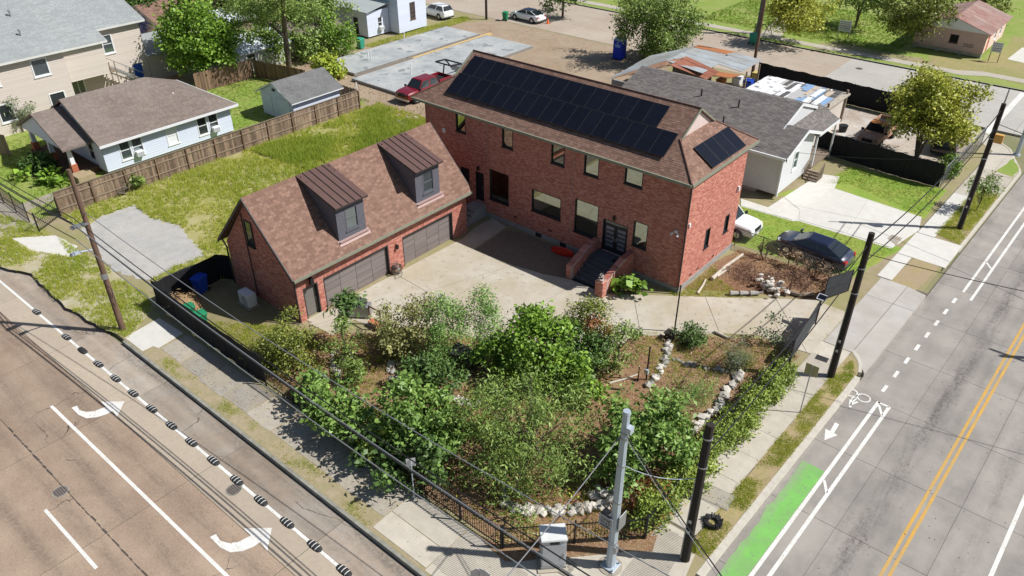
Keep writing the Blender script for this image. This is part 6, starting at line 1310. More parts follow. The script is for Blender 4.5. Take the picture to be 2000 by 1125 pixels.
# ---- yard posts
def yardpost(label, px, py, h, r, m, extra=None):
    x, y = G(px, py); t = thing('yard_post', label, 'post', (x, y, 0)); a = MB(); a.cyl((x, y, 0), (x, y, h), r, r*.9, 7); a.build('shaft', m, t)
    a = MB(); a.cyl((x, y, h), (x, y, h+.03), r*1.4, r*1.4, 7); a.build('cap', m, t)
    if extra: a = MB(); a.box(x-.08, x+.12, y-.15, y-.03, .5, .75); a.build('box', m_galv, t)
    return (x, y)
yardpost('thin black post with a small pale box in the mulch bed', 1262, 742, 2.1, .045, m_black, 1); yardpost('short dark stake in the mulch left of the black post', 1246, 742, .8, .03, m_black); q1 = yardpost('tall thin dark pole at the driveway edge by the brick corner', 1317, 648, 3.05, .045, m_polek); yardpost('brown wooden post among dead brush by the rock pile', 1541, 573, 1.9, .06, m_polew)
x, y = G(1307, 662); t = thing('lantern_pier', 'small dark square lantern pier at the drive edge', 'lantern', (x, y, 0)); a = MB(); a.box(x-.2, x+.2, y-.2, y+.2, 0, .42); a.build('pier', m_polek, t); a = MB(); a.box(x-.26, x+.26, y-.26, y+.26, .42, .48); a.build('cap', m_polek, t)
sl_w = wire('string of small lamps from the thin pole to the front steps', (*q1, 3.0), (-3.4, -2.6, 2.2), .6, .008, 14, name='string_light')
for i in range(1, 8):
    k = i/8; p = Vector((*q1, 3.0)).lerp(Vector((-3.4, -2.6, 2.2)), k)-Vector((0, 0, .6*4*k*(1-k)+.05)); a = MB(); a.cyl(p, p-Vector((0, 0, .09)), .03, .04, 6); a.build('bulb', m_black, sl_w)
x, y = 7.55, 2.2; t = thing('gate_solar_light', 'small solar panel on a post at the driveway gate', 'solar panel', (x, y, 0)); a = MB(); a.cyl((x, y, 0), (x, y, 1.75), .04, .04, 6); a.build('post', m_black, t); a = MB(); a.hexa([(x-.25, y-.2, 1.75), (x+.25, y-.2, 1.75), (x+.25, y+.2, 1.9), (x-.25, y+.2, 1.9), (x-.25, y-.2, 1.78), (x+.25, y-.2, 1.78), (x+.25, y+.2, 1.93), (x-.25, y+.2, 1.93)]); a.build('panel', mat('pale_frame', (.6, .62, .65), rough=.3), t); a = MB(); a.add([(x-.21, y-.16, 1.8), (x+.21, y-.16, 1.8), (x+.21, y+.16, 1.92), (x-.21, y+.16, 1.92)], ((0, 1, 2, 3),)); a.build('cells', m_cell, t)
# ================================================================ vehicles
m_tyre = mat('tyre', (.02, .02, .02), rough=.8); m_rim = mat('alloy_rim', (.5, .5, .52), rough=.3, metal=.7); m_cglass = mat('car_glass', (.03, .04, .045), rough=.03, spec=1, metal=.3); m_dark = mat('under_trim', (.02, .02, .022), rough=.6)
def car(name, label, loc, rz, paint, L=4.7, W=1.84, hood=.95, belt=1.0, roof=1.45, cab=(-1.9, -1.05, .45, 1.25), ends=(.75, .9), wr=.33, bed=None, roofm=None, cat='car', glass=None, axles=None, white_bed=None):
    """front towards +x; cab = glasshouse base rear, roof rear, roof front, base front"""
    t = thing(name, label, cat, (*loc, 0)); t.rotation_euler = (0, 0, rz); o = Vector((*loc, 0)); hw = W/2; glass = glass or m_cglass
    a, b, c, d = cab; zb = .26 if not bed else .42
    st_ = [(-L/2, .82, ends[0]-.12), (-L/2+.06, .93, ends[0]), (-L/2+.35, .985, belt-.02 if not bed else belt), (a, 1, belt), ((a+d)/2, 1, belt), (d, 1, belt-.01), (d+.25, .995, hood+.03), (L/2-.45, .97, hood-.03), (L/2-.1, .9, ends[1]-.1), (L/2, .8, ends[1]-.28)]
    rows = []
    for k, (x, wv, z) in enumerate(st_):
        w_ = hw*wv; lo = zb+(.08 if k in (0, len(st_)-1) else 0); rows.append([(x, -w_*.86, lo), (x, -w_, lo+.16), (x, -w_, (lo+z)/2+.05), (x, -w_*.975, z-.09), (x, -w_*.88, z), (x, 0, z+.025), (x, w_*.88, z), (x, w_*.975, z-.09), (x, w_, (lo+z)/2+.05), (x, w_, lo+.16), (x, w_*.86, lo)])
    mb = MB(); n = 11
    for i in range(len(rows)-1):
        for k in range(n-1): mb.quad(*(o+Vector(p) for p in (rows[i][k], rows[i][k+1], rows[i+1][k+1], rows[i+1][k])))
        mb.quad(*(o+Vector(p) for p in (rows[i][n-1], rows[i][0], rows[i+1][0], rows[i+1][n-1])))
    mb.add([o+Vector(p) for p in rows[0]], (tuple(range(n-1, -1, -1)),)); mb.add([o+Vector(p) for p in rows[-1]], (tuple(range(n)),))
    body = mb.build('body', paint, t, smooth=True); wd = body.modifiers.new('w', 'WELD'); wd.merge_threshold = .001
    es = body.modifiers.new('e', 'EDGE_SPLIT'); es.split_angle = R(35)
    B = hw*.87; T = hw*.68; zr_ = roof
    def q3(x, y, z): return o+Vector((x, y, z))
    # glasshouse: pillars/roof shell in paint, panes set just proud
    rf = MB(); pts = [(b, -T, zr_-.03), (c, -T, zr_-.03), (c, T, zr_-.03), (b, T, zr_-.03)]
    rf.hexa([q3(a, -B, belt), q3(d, -B, belt), q3(d, B, belt), q3(a, B, belt), q3(*pts[0]), q3(*pts[1]), q3(*pts[2]), q3(*pts[3])]); rf.build('cabin', paint, t)
    rp_ = MB(); rp_.hexa([q3(b-.05, -T-.02, zr_-.04), q3(c+.06, -T-.02, zr_-.04), q3(c+.06, T+.02, zr_-.04), q3(b-.05, T+.02, zr_-.04), q3(b+.12, -T+.12, zr_+.02), q3(c-.12, -T+.12, zr_+.02), q3(c-.12, T-.12, zr_+.02), q3(b+.12, T-.12, zr_+.02)]); rp_.build('roof', roofm or paint, t, bevel=.03)
    def pane(p0, p1, p2, p3, i0=.07, push=.012):
        P_ = [Vector(p) for p in (p0, p1, p2, p3)]; cc = sum(P_, Vector())/4; nn = (P_[1]-P_[0]).cross(P_[2]-P_[0]).normalized(); ctr = Vector(((a+d)/2, 0, (belt+zr_)/2))
        if nn.dot(cc-ctr) < 0: nn = -nn
        Q = [o+p+(cc-p)*i0/max(.3, (cc-p).length)*1.3+nn*push for p in P_]; g_ = MB(); g_.add(Q, ((0, 1, 2, 3),)); return g_
    pane((d, -B, belt), (d, B, belt), (c, T, zr_-.03), (c, -T, zr_-.03)).build('windscreen', glass, t)
    pane((a, B, belt), (a, -B, belt), (b, -T, zr_-.03), (b, T, zr_-.03)).build('rear_window', glass, t)
    for s_ in (-1, 1):
        m1, m2 = (a+d)/2-.1, (b+c)/2-.05
        pane((m1, s_*B, belt), (d, s_*B, belt), (c, s_*T, zr_-.03), (m2, s_*T, zr_-.03)).build('side_window', glass, t); pane((a, s_*B, belt), (m1, s_*B, belt), (m2, s_*T, zr_-.03), (b, s_*T, zr_-.03)).build('side_window', glass, t)
        mr = MB(); mr.hexa([q3(d-.05, s_*(B+.02), belt), q3(d+.1, s_*(B+.02), belt), q3(d+.1, s_*(B+.25), belt), q3(d-.05, s_*(B+.25), belt), q3(d-.05, s_*(B+.02), belt+.14), q3(d+.08, s_*(B+.02), belt+.14), q3(d+.08, s_*(B+.25), belt+.16), q3(d-.05, s_*(B+.25), belt+.16)]); mr.build('mirror', paint if not bed else m_dark, t)
        hl = MB(); hl.hexa([q3(L/2-.28, s_*hw*.5, hood-.26), q3(L/2-.02, s_*hw*.5, hood-.26), q3(L/2-.16, s_*hw*.88, hood-.26), q3(L/2-.42, s_*hw*.92, hood-.26), q3(L/2-.28, s_*hw*.5, hood-.1), q3(L/2-.06, s_*hw*.5, hood-.12), q3(L/2-.2, s_*hw*.88, hood-.12), q3(L/2-.42, s_*hw*.92, hood-.1)]); hl.build('headlight', mat('headlight_lens', (.62, .64, .66), rough=.15, metal=.3), t)
        tl = MB(); tl.hexa([q3(-L/2-.01, s_*hw*.6, belt-.3), q3(-L/2+.14, s_*hw*.6, belt-.3), q3(-L/2+.2, s_*hw*.94, belt-.3), q3(-L/2+.03, s_*hw*.9, belt-.3), q3(-L/2+.03, s_*hw*.6, belt-.12), q3(-L/2+.14, s_*hw*.6, belt-.12), q3(-L/2+.22, s_*hw*.95, belt-.12), q3(-L/2+.06, s_*hw*.9, belt-.12)]); tl.build('tail_light', mat('tail_lens', (.4, .02, .02), rough=.2), t)
        for ax in (axles or (-L*.29, L*.31)):
            ar = MB(); ar.cyl(q3(ax, s_*(hw-.3), wr+.02), q3(ax, s_*(hw+.004), wr+.02), wr*1.2, wr*1.2, 18); ar.build('wheel_arch', m_dark, t)
            wl_ = MB(); wl_.cyl(q3(ax, s_*(hw-.24), wr), q3(ax, s_*(hw+.012), wr), wr, wr, 18); w3 = wl_.build('tyre', m_tyre, t, bevel=.02); rm_ = MB(); rm_.cyl(q3(ax, s_*(hw), wr), q3(ax, s_*(hw+.02), wr), wr*.64, wr*.55, 10); rm_.build('rim', m_rim, w3)
    gl_ = MB(); gl_.box(o.x+L/2-.12, o.x+L/2+.012, o.y-hw*.45, o.y+hw*.45, hood-.42, hood-.16); gl_.build('grille', m_dark, t)
    for s_, x_ in ((1, L/2), (-1, -L/2)): bp = MB(); bp.box(o.x+min(x_, x_-s_*.2), o.x+max(x_+s_*.03, x_-s_*.2), o.y-hw*.86, o.y+hw*.86, zb-.02, zb+.2); bp.build('bumper', (mat('chrome', (.5, .5, .5), rough=.2, metal=.8) if bed else m_dark), t, bevel=.03)
    npl = MB(); npl.box(o.x+L/2+.03, o.x+L/2+.04, o.y-.16, o.y+.16, zb+.02, zb+.15); npl.build('number_plate', m_whitep, t)
    if bed:
        x0, x1 = bed; bd = MB()
        fl_ = MB(); fl_.box(o.x+x0+.12, o.x+x1, o.y-hw*.82, o.y+hw*.82, belt+.02, belt+.04); fl_.build('bed_floor', white_bed or m_dark, t)
        for q_ in ((x0, x1, -hw*.93, -hw*.83), (x0, x1, hw*.83, hw*.93), (x0, x0+.08, -hw*.82, hw*.82)): b_ = MB(); b_.box(o.x+q_[0], o.x+q_[1], o.y+q_[2], o.y+q_[3], belt-.1, belt+.32); b_.build('bed_wall', paint, t, bevel=.015)
    return t
p_red = mat('red_car_paint', (.21, .008, .018), (.18, .007, .015), rough=.25, coat=.8); p_white = mat('white_car_paint', (.78, .79, .8), rough=.3, coat=.6); p_navy = mat('navy_car_paint', (.035, .045, .075), rough=.25, coat=.8, spec=.5); p_rust = mat('rusted_car_body', (.5, .37, .31), (.42, .22, .12), scale=3, rough=.75, big=(.35, .16, .08), bigscale=1.2, bigf=.6); p_black = mat('black_car_paint', (.015, .016, .02), rough=.25, coat=.8)
car('pickup_truck', 'dark red crew cab pickup parked on dirt behind the brick house', (-36.4, 14.6), R(-90), p_red, 6.0, 2.0, 1.2, 1.2, 1.92, (-1.2, -.95, .85, 1.45), (1.15, 1.2), .4, (-2.95, -1.25), cat='pickup')
car('pickup_truck', 'white pickup with its nose showing past the brick house corner', (-2.0, 9.1), R(0), p_white, 5.4, 1.95, 1.1, 1.12, 1.8, (-.9, -.7, .75, 1.3), (1.1, 1.1), .38, (-2.65, -.95), cat='pickup')
car('sedan_car', 'dark navy sedan parked on the lawn behind the wire fence', (4.5, 9.35), R(178), p_navy, 4.75, 1.85, .92, .98, 1.44, (-2.0, -.95, .5, 1.35), (.82, .85), .33, roofm=mat('dark_glass_roof', (.012, .016, .04), rough=.06, spec=.7))
car('pickup_truck', 'rusted derelict pickup without glass behind the black screen fence', (1.05, 31.6), R(-92), p_rust, 5.2, 1.9, 1.08, 1.1, 1.75, (-.3, -.15, .75, 1.15), (1.05, 1.08), .34, (-2.55, -.4), cat='pickup', roofm=mat('orange_rust_roof', (.62, .25, .07), (.48, .18, .06), scale=3, rough=.7), glass=m_ins)
car('suv_car', 'white sport utility car parked by the white house, top of picture', (-56.6, 36.9), R(175), p_white, 4.7, 1.9, 1.08, 1.1, 1.68, (-2.2, -1.85, .35, 1.2), (1.05, 1.0), .36)
wcar = car('sedan_car', 'white sedan with dark roof parked on the back street', (-46.6, 43.2), R(178), p_white, 4.75, 1.85, .92, .98, 1.44, (-2.0, -.95, .5, 1.35), (.82, .85), .33, roofm=mat('dark_glass_roof', (.012, .016, .04)))
car('suv_car', 'black car half hidden behind the yellow-green tree, far right', (6.1, 33.6), R(95), p_black, 4.6, 1.85, 1.0, 1.05, 1.6, (-2.1, -1.7, .4, 1.2), (1.0, .95), .34)
wcar.location.z = -.07
# goose-neck trailer behind the red pickup
tr_ = thing('flatbed_trailer', 'black gooseneck trailer frame behind the red pickup', 'trailer', (-37.2, 19.5, 0))
for x in (-38.3, -36.1):
    a = MB(); a.tube([(x, 27, .85), (x, 20.6, .85), (x, 19.6, 2.05), (x, 18.2, 2.15)], .09, 4); a.build('frame_rail', m_black, tr_)
for y, z in ((18.2, 2.15), (19.6, 2.05), (21.5, .85), (23, .85), (24.5, .85), (26, .85)): a = MB(); a.box(-38.3, -36.1, y-.05, y+.05, z-.06, z+.06); a.build('cross_member', m_black, tr_)
a = MB(); a.cyl((-37.2, 18.3, 2.1), (-37.2, 18.1, 1.2), .07, .07, 8); a.build('hitch', m_black, tr_); a = MB(); a.box(-37.9, -36.6, 20.0, 20.6, 1.0, 1.5); a.build('tool_box', m_steel, tr_)
for s_ in (-38.5, -35.9):
    for y in (25.0, 26.0): a = MB(); a.cyl((s_-.1, y, .38), (s_+.1, y, .38), .38, .38, 14); a.build('wheel', m_tyre, tr_)
# ================================================================ stones and timber in the gardens
m_stone = mat('white_limestone', (.6, .56, .5), (.45, .42, .37), scale=4, rough=.9, bump=.5, bscale=20, rand=.22)
m_stoned = mat('grey_limestone', (.36, .34, .31), (.26, .25, .22), scale=4, rough=.9, bump=.5, bscale=20, rand=.22)
ROCK = [rockmesh('stone', m_stone, k) for k in range(6)]; ROCKD = [rockmesh('stone', m_stoned, k+20) for k in range(4)]
def rocks(name, label, pts, size, dark=.2, jit=.12, lift=.3, piles=0, cat='rock border'):
    t = thing(name, label, cat, (*pts[0], 0)); rr_ = random.Random(len(pts)*7+int(pts[0][0]*10))
    for i, (x, y) in enumerate(pts):
        s_ = size*rr_.uniform(.6, 1.35); m = rr_.choice(ROCKD) if rr_.random() < dark else rr_.choice(ROCK); z = s_*lift*.6+(piles*rr_.random() if piles else 0)
        inst('stone', m, t, (x+rr_.uniform(-jit, jit), y+rr_.uniform(-jit, jit), z), (rr_.uniform(-.4, .4), rr_.uniform(-.4, .4), rr_.uniform(0, 6.3)), (s_, s_*rr_.uniform(.7, 1.1), s_*rr_.uniform(.7, 1.1)))
    return t
def along(px, n):
    P_ = [Vector(G(*p)) for p in px]; ls = [(P_[i+1]-P_[i]).length for i in range(len(P_)-1)]; tot = sum(ls); out = []
    for k in range(n):
        d = tot*k/(n-1); i = 0
        while i < len(ls)-1 and d > ls[i]: d -= ls[i]; i += 1
        out.append(tuple(P_[i].lerp(P_[i+1], min(1, d/ls[i]))))
    return out
cx, cy_ = G(787, 725); rocks('stone_ring', 'ring of pale stones round a dark pit among the shrubs', [(cx+.75*math.cos(w_), cy_+.75*math.sin(w_)) for w_ in np.linspace(0, 6.28, 15)[:-1]]+[(cx+.6*math.cos(w_), cy_+.6*math.sin(w_)) for w_ in np.linspace(3, 6, 6)], .45, cat='stone ring')
b = MB(); b.prism(arc(cx, cy_, .5, 0, 345, 12), 0, .03); struct('ash_patch', b, m_ins)
rocks('rock_border', 'short bright white stone border in the middle of the planting', along(((868, 776), (900, 783), (935, 787)), 16)+along(((880, 784), (932, 793)), 10), .34)
rocks('rock_border', 'long white rock border behind the low corner fence', along(((978, 960), (985, 985), (1010, 998), (1060, 1003), (1120, 1003), (1160, 990), (1190, 985)), 44)+along(((1000, 990), (1100, 995), (1185, 990)), 18), .45, .15, .15)
rocks('rock_pile', 'pile of white rocks left of the steel signal pole', [(G(1190, 975)[0]+random.uniform(-.5, .6), G(1190, 975)[1]+random.uniform(-.4, .4)) for k in range(16)], .5, .1, .1, .3, .5, 'rock pile')
rocks('rock_border', 'white rock border inside the leafy hedge by the right sidewalk', along(((1447, 733), (1425, 757), (1412, 782), (1400, 800), (1380, 815), (1362, 835), (1348, 850)), 36), .5, .2, .15)
rocks('rock_border', 'white and dark rock border running down from the lantern pier', along(((1308, 668), (1302, 690), (1297, 712), (1283, 735), (1268, 752)), 24), .42, .35, .12)
rocks('rock_pile', 'big pile of white rocks at the drive edge before the dead brush', [(G(1507, 570)[0]+random.gauss(0, .45), G(1507, 570)[1]+random.gauss(0, .38)) for k in range(40)], .4, .1, .05, .3, .55, 'rock pile')
rocks('rock_border', 'grey stepping rocks lying across the small front bed', along(((1305, 700), (1335, 712), (1400, 722), (1440, 733)), 16), .4, .9, .1)
rocks('rock_border', 'few pale rocks on the soil behind the papaya shrub', along(((655, 690), (650, 720), (668, 735)), 10), .35)
rocks('rock_scatter', 'broken white concrete rubble in the tall lot grass', [(G(790, 240)[0]+random.gauss(0, .7), G(790, 240)[1]+random.gauss(0, .8)) for k in range(22)], .4, .3, .1, .15, 0, 'rubble')
m_log = mat('bleached_wood', (.6, .55, .47), (.45, .4, .33), scale=4, stretch=(2, 2, 2), bump=.3)
def log(label, pts, r, m=m_log, name='log'):
    P_ = [(*G(*p[:2]), r*1.0+(p[2] if len(p) > 2 else 0)) for p in pts]; t = thing(name, label, 'log', P_[0]); a = MB(); a.tube(P_, [r*(1-.35*i/max(1, len(P_)-1)) for i in range(len(P_))], 8); a.build('wood', m, t)
    a = MB(); a.tube([Vector(P_[len(P_)//2]), Vector(P_[len(P_)//2])+Vector((.25, .12, .12))], [r*.5, r*.25], 6); a.build('stub', m, t)
log('bleached white tree trunk lying beside the sunlit brick wall', ((1390, 548), (1415, 525), (1450, 500)), .13); log('smaller bleached branch lying beside the white trunk', ((1400, 542), (1418, 530)), .09); log('pale forked branch on the dry grass near the brick corner', ((1362, 575), (1372, 560), (1378, 548)), .08)
for k, (px, lab) in enumerate(((1433, 'left'), (1452, 'middle'), (1472, 'right'))): log('%s one of three grey log sections edging the drive' % lab, ((px-8, 577), (px+8, 577)), .17, mat('grey_log', (.45, .43, .4), (.3, .29, .27), scale=5))
log('weathered fallen log between the rock pile and the open gate', ((1533, 572), (1560, 580), (1588, 578)), .15, m_wood)
log('curved branch edging the mulch bed below the dark shrub', ((1155, 728), (1190, 722), (1212, 700)), .09, m_wood); log('pale branch on the mulch near the black post', ((1190, 750), (1220, 742), (1245, 733)), .06); log('dark branch lying on the mulch below the pale one', ((1165, 757), (1210, 762)), .06, m_barkd)
log('grey timber on the bed beside the wispy shrub', ((1395, 650), (1420, 662)), .1, m_log)
# shaded garden table, grill and arbour
x, y = G(908, 712); t = thing('garden_table', 'dark covered garden table half hidden by shrubs', 'table', (x, y, 0)); a = MB(); a.box(x-.9, x+.9, y-.5, y+.5, .72, .8); a.build('cover', mat('dark_cover', (.03, .03, .036), (.06, .06, .065), scale=6, rough=.6), t, bevel=.03)
a = MB()
for sx, sy, ax in ((-.91, 0, 0), (.91, 0, 0)): a.box(x+sx-.01, x+sx+.01, y-.5, y+.5, .35, .75)
a.box(x-.9, x+.9, y-.52, y-.5, .35, .75); a.box(x-.9, x+.9, y+.5, y+.52, .35, .75); a.build('cover_skirt', mat('dark_cover', (.03, .03, .036)), t)
for sx in (-.75, .75):
    for sy in (-.4, .4): a = MB(); a.box(x+sx-.04, x+sx+.04, y+sy-.04, y+sy+.04, 0, .72); a.build('leg', m_wood, t)
x, y = G(706, 618); t = thing('barbecue_grill', 'grey barbecue grill at the courtyard edge behind the papaya shrub', 'grill', (x, y, 0)); t.rotation_euler = (0, 0, R(35)); a = MB(); a.box(x-.6, x+.6, y-.3, y+.3, .15, .85); a.build('cabinet', m_steel, t, bevel=.02); a = MB(); a.hexa([(x-.4, y-.3, .87), (x+.4, y-.3, .87), (x+.4, y+.3, .87), (x-.4, y+.3, .87), (x-.36, y-.2, 1.15), (x+.36, y-.2, 1.15), (x+.36, y+.2, 1.18), (x-.36, y+.2, 1.18)]); a.build('hood', mat('grill_hood', (.1, .1, .11), rough=.35, metal=.5), t, bevel=.04); a = MB(); a.cyl((x-.3, y-.36, .98), (x+.3, y-.36, .98), .02, .02, 6); a.build('handle', m_steel, t)
x, y = G(735, 640); t = thing('wooden_rack', 'small brown timber frame standing beside the grill', 'rack', (x, y, 0))
for sx in (-.45, .45): a = MB(); a.box(x+sx-.035, x+sx+.035, y-.035, y+.035, 0, 1.25); a.build('upright', m_polew, t)
a = MB(); a.box(x-.5, x+.5, y-.03, y+.03, 1.25, 1.32); a.build('crossbar', m_polew, t); a = MB(); a.box(x-.45, x+.45, y-.2, y+.2, .3, .36); a.build('shelf', mat('terracotta', (.45, .16, .08)), t)
x, y = G(1645, 257); t = thing('black_planter', 'black tub planter beside the grey house porch', 'planter', (x, y, 0)); a = MB(); a.cyl((x, y, 0), (x, y, .6), .3, .4, 12); a.build('tub', m_black, t); a = MB(); a.cyl((x, y, .5), (x, y, .55), .36, .37, 12); a.build('soil', m_barkd, t)
x, y = G(995, 0, 0); 
# ================================================================ plants
L_olive = leafmat('olive_leaf', (.105, .15, .022), (.34, .37, .075)); L_bright = leafmat('bright_leaf', (.1, .21, .02), (.29, .45, .06)); L_fig = leafmat('fig_leaf', (.09, .18, .03), (.31, .47, .11)); L_dark = leafmat('dark_leaf', (.045, .1, .022), (.17, .28, .07)); L_var = leafmat('mottled_leaf', (.1, .13, .03), (.5, .48, .18)); L_feather = leafmat('feather_leaf', (.13, .26, .05), (.34, .52, .14)); L_mid = leafmat('mid_leaf', (.09, .17, .028), (.34, .45, .11)); L_lime = leafmat('lime_leaf', (.22, .36, .03), (.6, .66, .1)); L_yel = leafmat('yellowing_leaf', (.22, .29, .03), (.62, .6, .1)); L_grey = leafmat('grey_green_leaf', (.12, .16, .08), (.34, .39, .24)); L_rust = leafmat('rust_leaf', (.28, .09, .03), (.6, .25, .1)); L_dead = leafmat('dead_leaf', (.2, .12, .07), (.5, .36, .22)); L_blue = leafmat('blue_flower', (.1, .13, .5), (.3, .35, .8))
L_hedge = leafmat('hedge_leaf', (.12, .2, .03), (.4, .48, .09))
def at(px, py, z): return G(px, py, z)
def shrub(name, label, cp, zc, r, ncl, per, size, lm, cat='shrub', extra=(), base=None, **kw):
    cx, cy = at(*cp, zc); bx, by = base or (cx, cy); bl = [(cx-bx, cy-by, zc, *r)]
    for (px, py, z, a, b_, c_) in extra: ex_, ey_ = at(px, py, z); bl.append((ex_-bx, ey_-by, z, a, b_, c_))
    kw.setdefault('trunk', .06); kw.setdefault('stems', 3); kw.setdefault('limbs', 20)
    if 500 < cp[1] and 500 < cp[0] < 1400: ncl = int(ncl*.74); r = tuple(v*.95 for v in r)
    return plant(name, label, cat, (bx, by), bl, ncl, per, size, lm, kw.pop('bark', m_bark), **kw)
shrub('leafy_shrub', 'rounded yellow-green shrub by the side fence below the garage', (565, 680), 1.25, (1.55, 1.5, 1.3), 330, 34, .11, L_olive, spread=.2)
shrub('papaya_shrub', 'tall slender shrub with light green leaves before the garage door', (668, 665), 1.5, (.75, .75, 1.5), 150, 36, .11, L_mid, extra=((695, 715, .9, .7, .7, .9),), spread=.2)
x, y = at(672, 598, 3.0)
shrub('papaya_tree', 'papaya with dark glossy leaf rosettes before the second garage door', (668, 600), 2.7, (.55, .5, .3), 22, 40, .3, L_dark, extra=((690, 592, 2.8, .4, .4, .25),), spread=.3, aspect=.3, stems=2, cat='tree')
shrub('mottled_shrub', 'large shrub with mottled cream and green leaves by the courtyard', (800, 640), 1.7, (1.75, 1.6, 1.45), 380, 32, .12, L_var, extra=((820, 595, 2.6, .8, .8, .7),), spread=.22)
shrub('feathery_tree', 'feathery light green young tree left of the bright green vine', (880, 620), 2.7, (1.0, 1.0, 1.1), 230, 44, .1, L_feather, extra=((860, 660, 1.8, .8, .8, .8),), spread=.26, aspect=.4, stems=2, trunk=.035, cat='tree')
shrub('feathery_tree', 'tallest feathery young tree with its tip over the courtyard concrete', (940, 595), 3.1, (.8, .8, 1.0), 200, 44, .1, L_feather, extra=((955, 650, 2.0, .9, .9, .9), (925, 680, 1.5, .6, .6, .8)), spread=.26, aspect=.4, stems=2, trunk=.035, cat='tree')
shrub('vine_mound', 'big bright green vine mound in the middle of the garden', (1050, 680), 1.75, (2.2, 1.9, 1.5), 560, 34, .17, L_bright, extra=((1045, 625, 2.8, 1.1, 1.0, .8), (1120, 745, .9, 1.3, 1.0, .8), (985, 690, 1.4, 1.1, 1.0, 1.0)), spread=.24, aspect=.65, shell=.7)
shrub('olive_tree', 'olive and orange tinged young tree at the courtyard edge', (1160, 618), 2.9, (1.1, 1.0, 1.1), 220, 34, .1, L_olive, extra=((1120, 625, 2.3, .8, .8, .9),), spread=.22, trunk=.07, stems=2, cat='tree')
shrub('orange_sprays', 'patch of orange dying leaves on the young tree by the steps', (1165, 632), 2.7, (.5, .45, .35), 40, 26, .1, L_rust, spread=.18, trunk=.03)
shrub('dense_shrub', 'dense dark green shrub right of the bright vine', (1135, 685), 1.4, (1.15, 1.1, 1.2), 230, 34, .13, L_dark, spread=.22, shell=.6, cat='shrub')
shrub('spreading_shrub', 'open shrub with long leafy branches reaching right over the drive', (1205, 665), 1.7, (1.2, 1.1, 1.0), 150, 32, .11, L_mid, extra=((1235, 642, 2.1, .7, .5, .4), (1200, 690, 1.2, .9, .9, .8)), spread=.2, limbs=24)
cxy = at(1020, 900, 0.8)
shrub('garden_tree', 'largest drooping grey-green tree in the front corner garden', (1020, 830), 2.6, (2.5, 2.3, 2.1), 880, 34, .14, L_mid, extra=((970, 900, 1.7, 1.4, 1.3, 1.3), (1075, 900, 1.9, 1.5, 1.4, 1.4), (1060, 770, 2.9, 1.5, 1.5, 1.2), (1020, 960, 1.2, 1.1, .9, 1.0), (1120, 820, 2.0, 1.3, 1.2, 1.2)), spread=.28, aspect=.28, droop=.6, trunk=.12, stems=3, limbs=36, cat='tree', shell=.35, rough=.35)
shrub('fig_bush', 'pale green large-leaved fig bush by the street fence, left', (640, 775), 1.3, (1.5, 1.3, 1.0), 210, 26, .2, L_fig, extra=((690, 815, 1.3, 1.2, 1.1, .9), (610, 750, 1.0, .8, .8, .7)), spread=.25, aspect=.6)
shrub('fig_bush', 'big pale green large-leaved fig bush in front of the stone border', (800, 800), 2.2, (1.8, 1.6, 1.5), 330, 28, .21, L_fig, extra=((850, 850, 1.6, 1.2, 1.1, 1.2), (760, 850, 1.5, 1.2, 1.1, 1.1)), spread=.27, aspect=.6)
shrub('street_bush', 'dark leafy bush leaning over the left street fence', (730, 870), 1.1, (1.5, 1.2, .9), 210, 28, .18, L_dark, extra=((800, 920, 1.1, 1.3, 1.1, .9), (850, 900, 1.5, 1.0, 1.0, 1.0), (640, 815, .9, .8, .6, .6)), spread=.25, aspect=.6)
shrub('vine_patch', 'low yellow-green vine at the foot of the street fence', (735, 845), 1.4, (.7, .6, .5), 60, 26, .18, L_lime, extra=((760, 870, 1.0, .6, .5, .5),), spread=.22, aspect=.7)
shrub('shade_bush', 'dark green bush beside the stone ring', (840, 720), 1.1, (1.1, 1.0, 1.0), 170, 30, .15, L_dark, extra=((880, 740, .9, .7, .6, .8),), spread=.22)
shrub('fig_tree', 'broad grey-green fig tree behind the steel signal pole', (1258, 845), 2.2, (2.0, 1.9, 1.6), 420, 28, .19, L_fig, extra=((1290, 800, 2.2, 1.2, 1.1, 1.0), (1220, 900, 1.4, 1.1, 1.0, 1.0), (1320, 880, 1.4, 1.0, .9, .9)), spread=.26, aspect=.5, trunk=.09, limbs=26, cat='tree', shell=.4)
shrub('round_shrub', 'small dense green shrub at the lower driveway edge', (1352, 655), .55, (.95, .8, .5), 110, 30, .11, L_dark, extra=((1375, 648, .7, .45, .45, .4),), spread=.18)
shrub('wispy_shrub', 'wispy grey-green shrub on the small front bed', (1440, 690), .9, (.75, .75, .85), 110, 40, .1, L_grey, spread=.22, aspect=.14)
shrub('sparse_sapling', 'sparse leafy sapling beside the dark sliding gate', (1518, 640), 1.1, (1.0, .9, .8), 45, 16, .12, L_grey, spread=.18, limbs=26, trunk=.035)
shrub('weed_clump', 'bright green weed clump on the bed inside the rock border', (1355, 765), .3, (1.0, .9, .35), 110, 30, .12, L_feather, spread=.25, aspect=.15, trunk=.015, limbs=6)
shrub('weed_clump', 'yellow-green weed clump beside the wispy shrub', (1455, 712), .2, (.6, .6, .25), 50, 28, .1, L_olive, spread=.2, aspect=.2, trunk=.015, limbs=5)
shrub('elephant_ear', 'elephant ear plants with big round leaves at the house corner', (1218, 557), .65, (1.0, .55, .45), 26, 9, .42, L_bright, extra=((1255, 560, .6, .6, .45, .45),), spread=.25, aspect=.8, trunk=.02, limbs=30, up=1.2)
shrub('fern_clump', 'rust coloured dead fern clump right of the signal pole', (1265, 965), .45, (1.1, .9, .45), 120, 30, .15, L_rust, spread=.22, aspect=.2, trunk=.02)
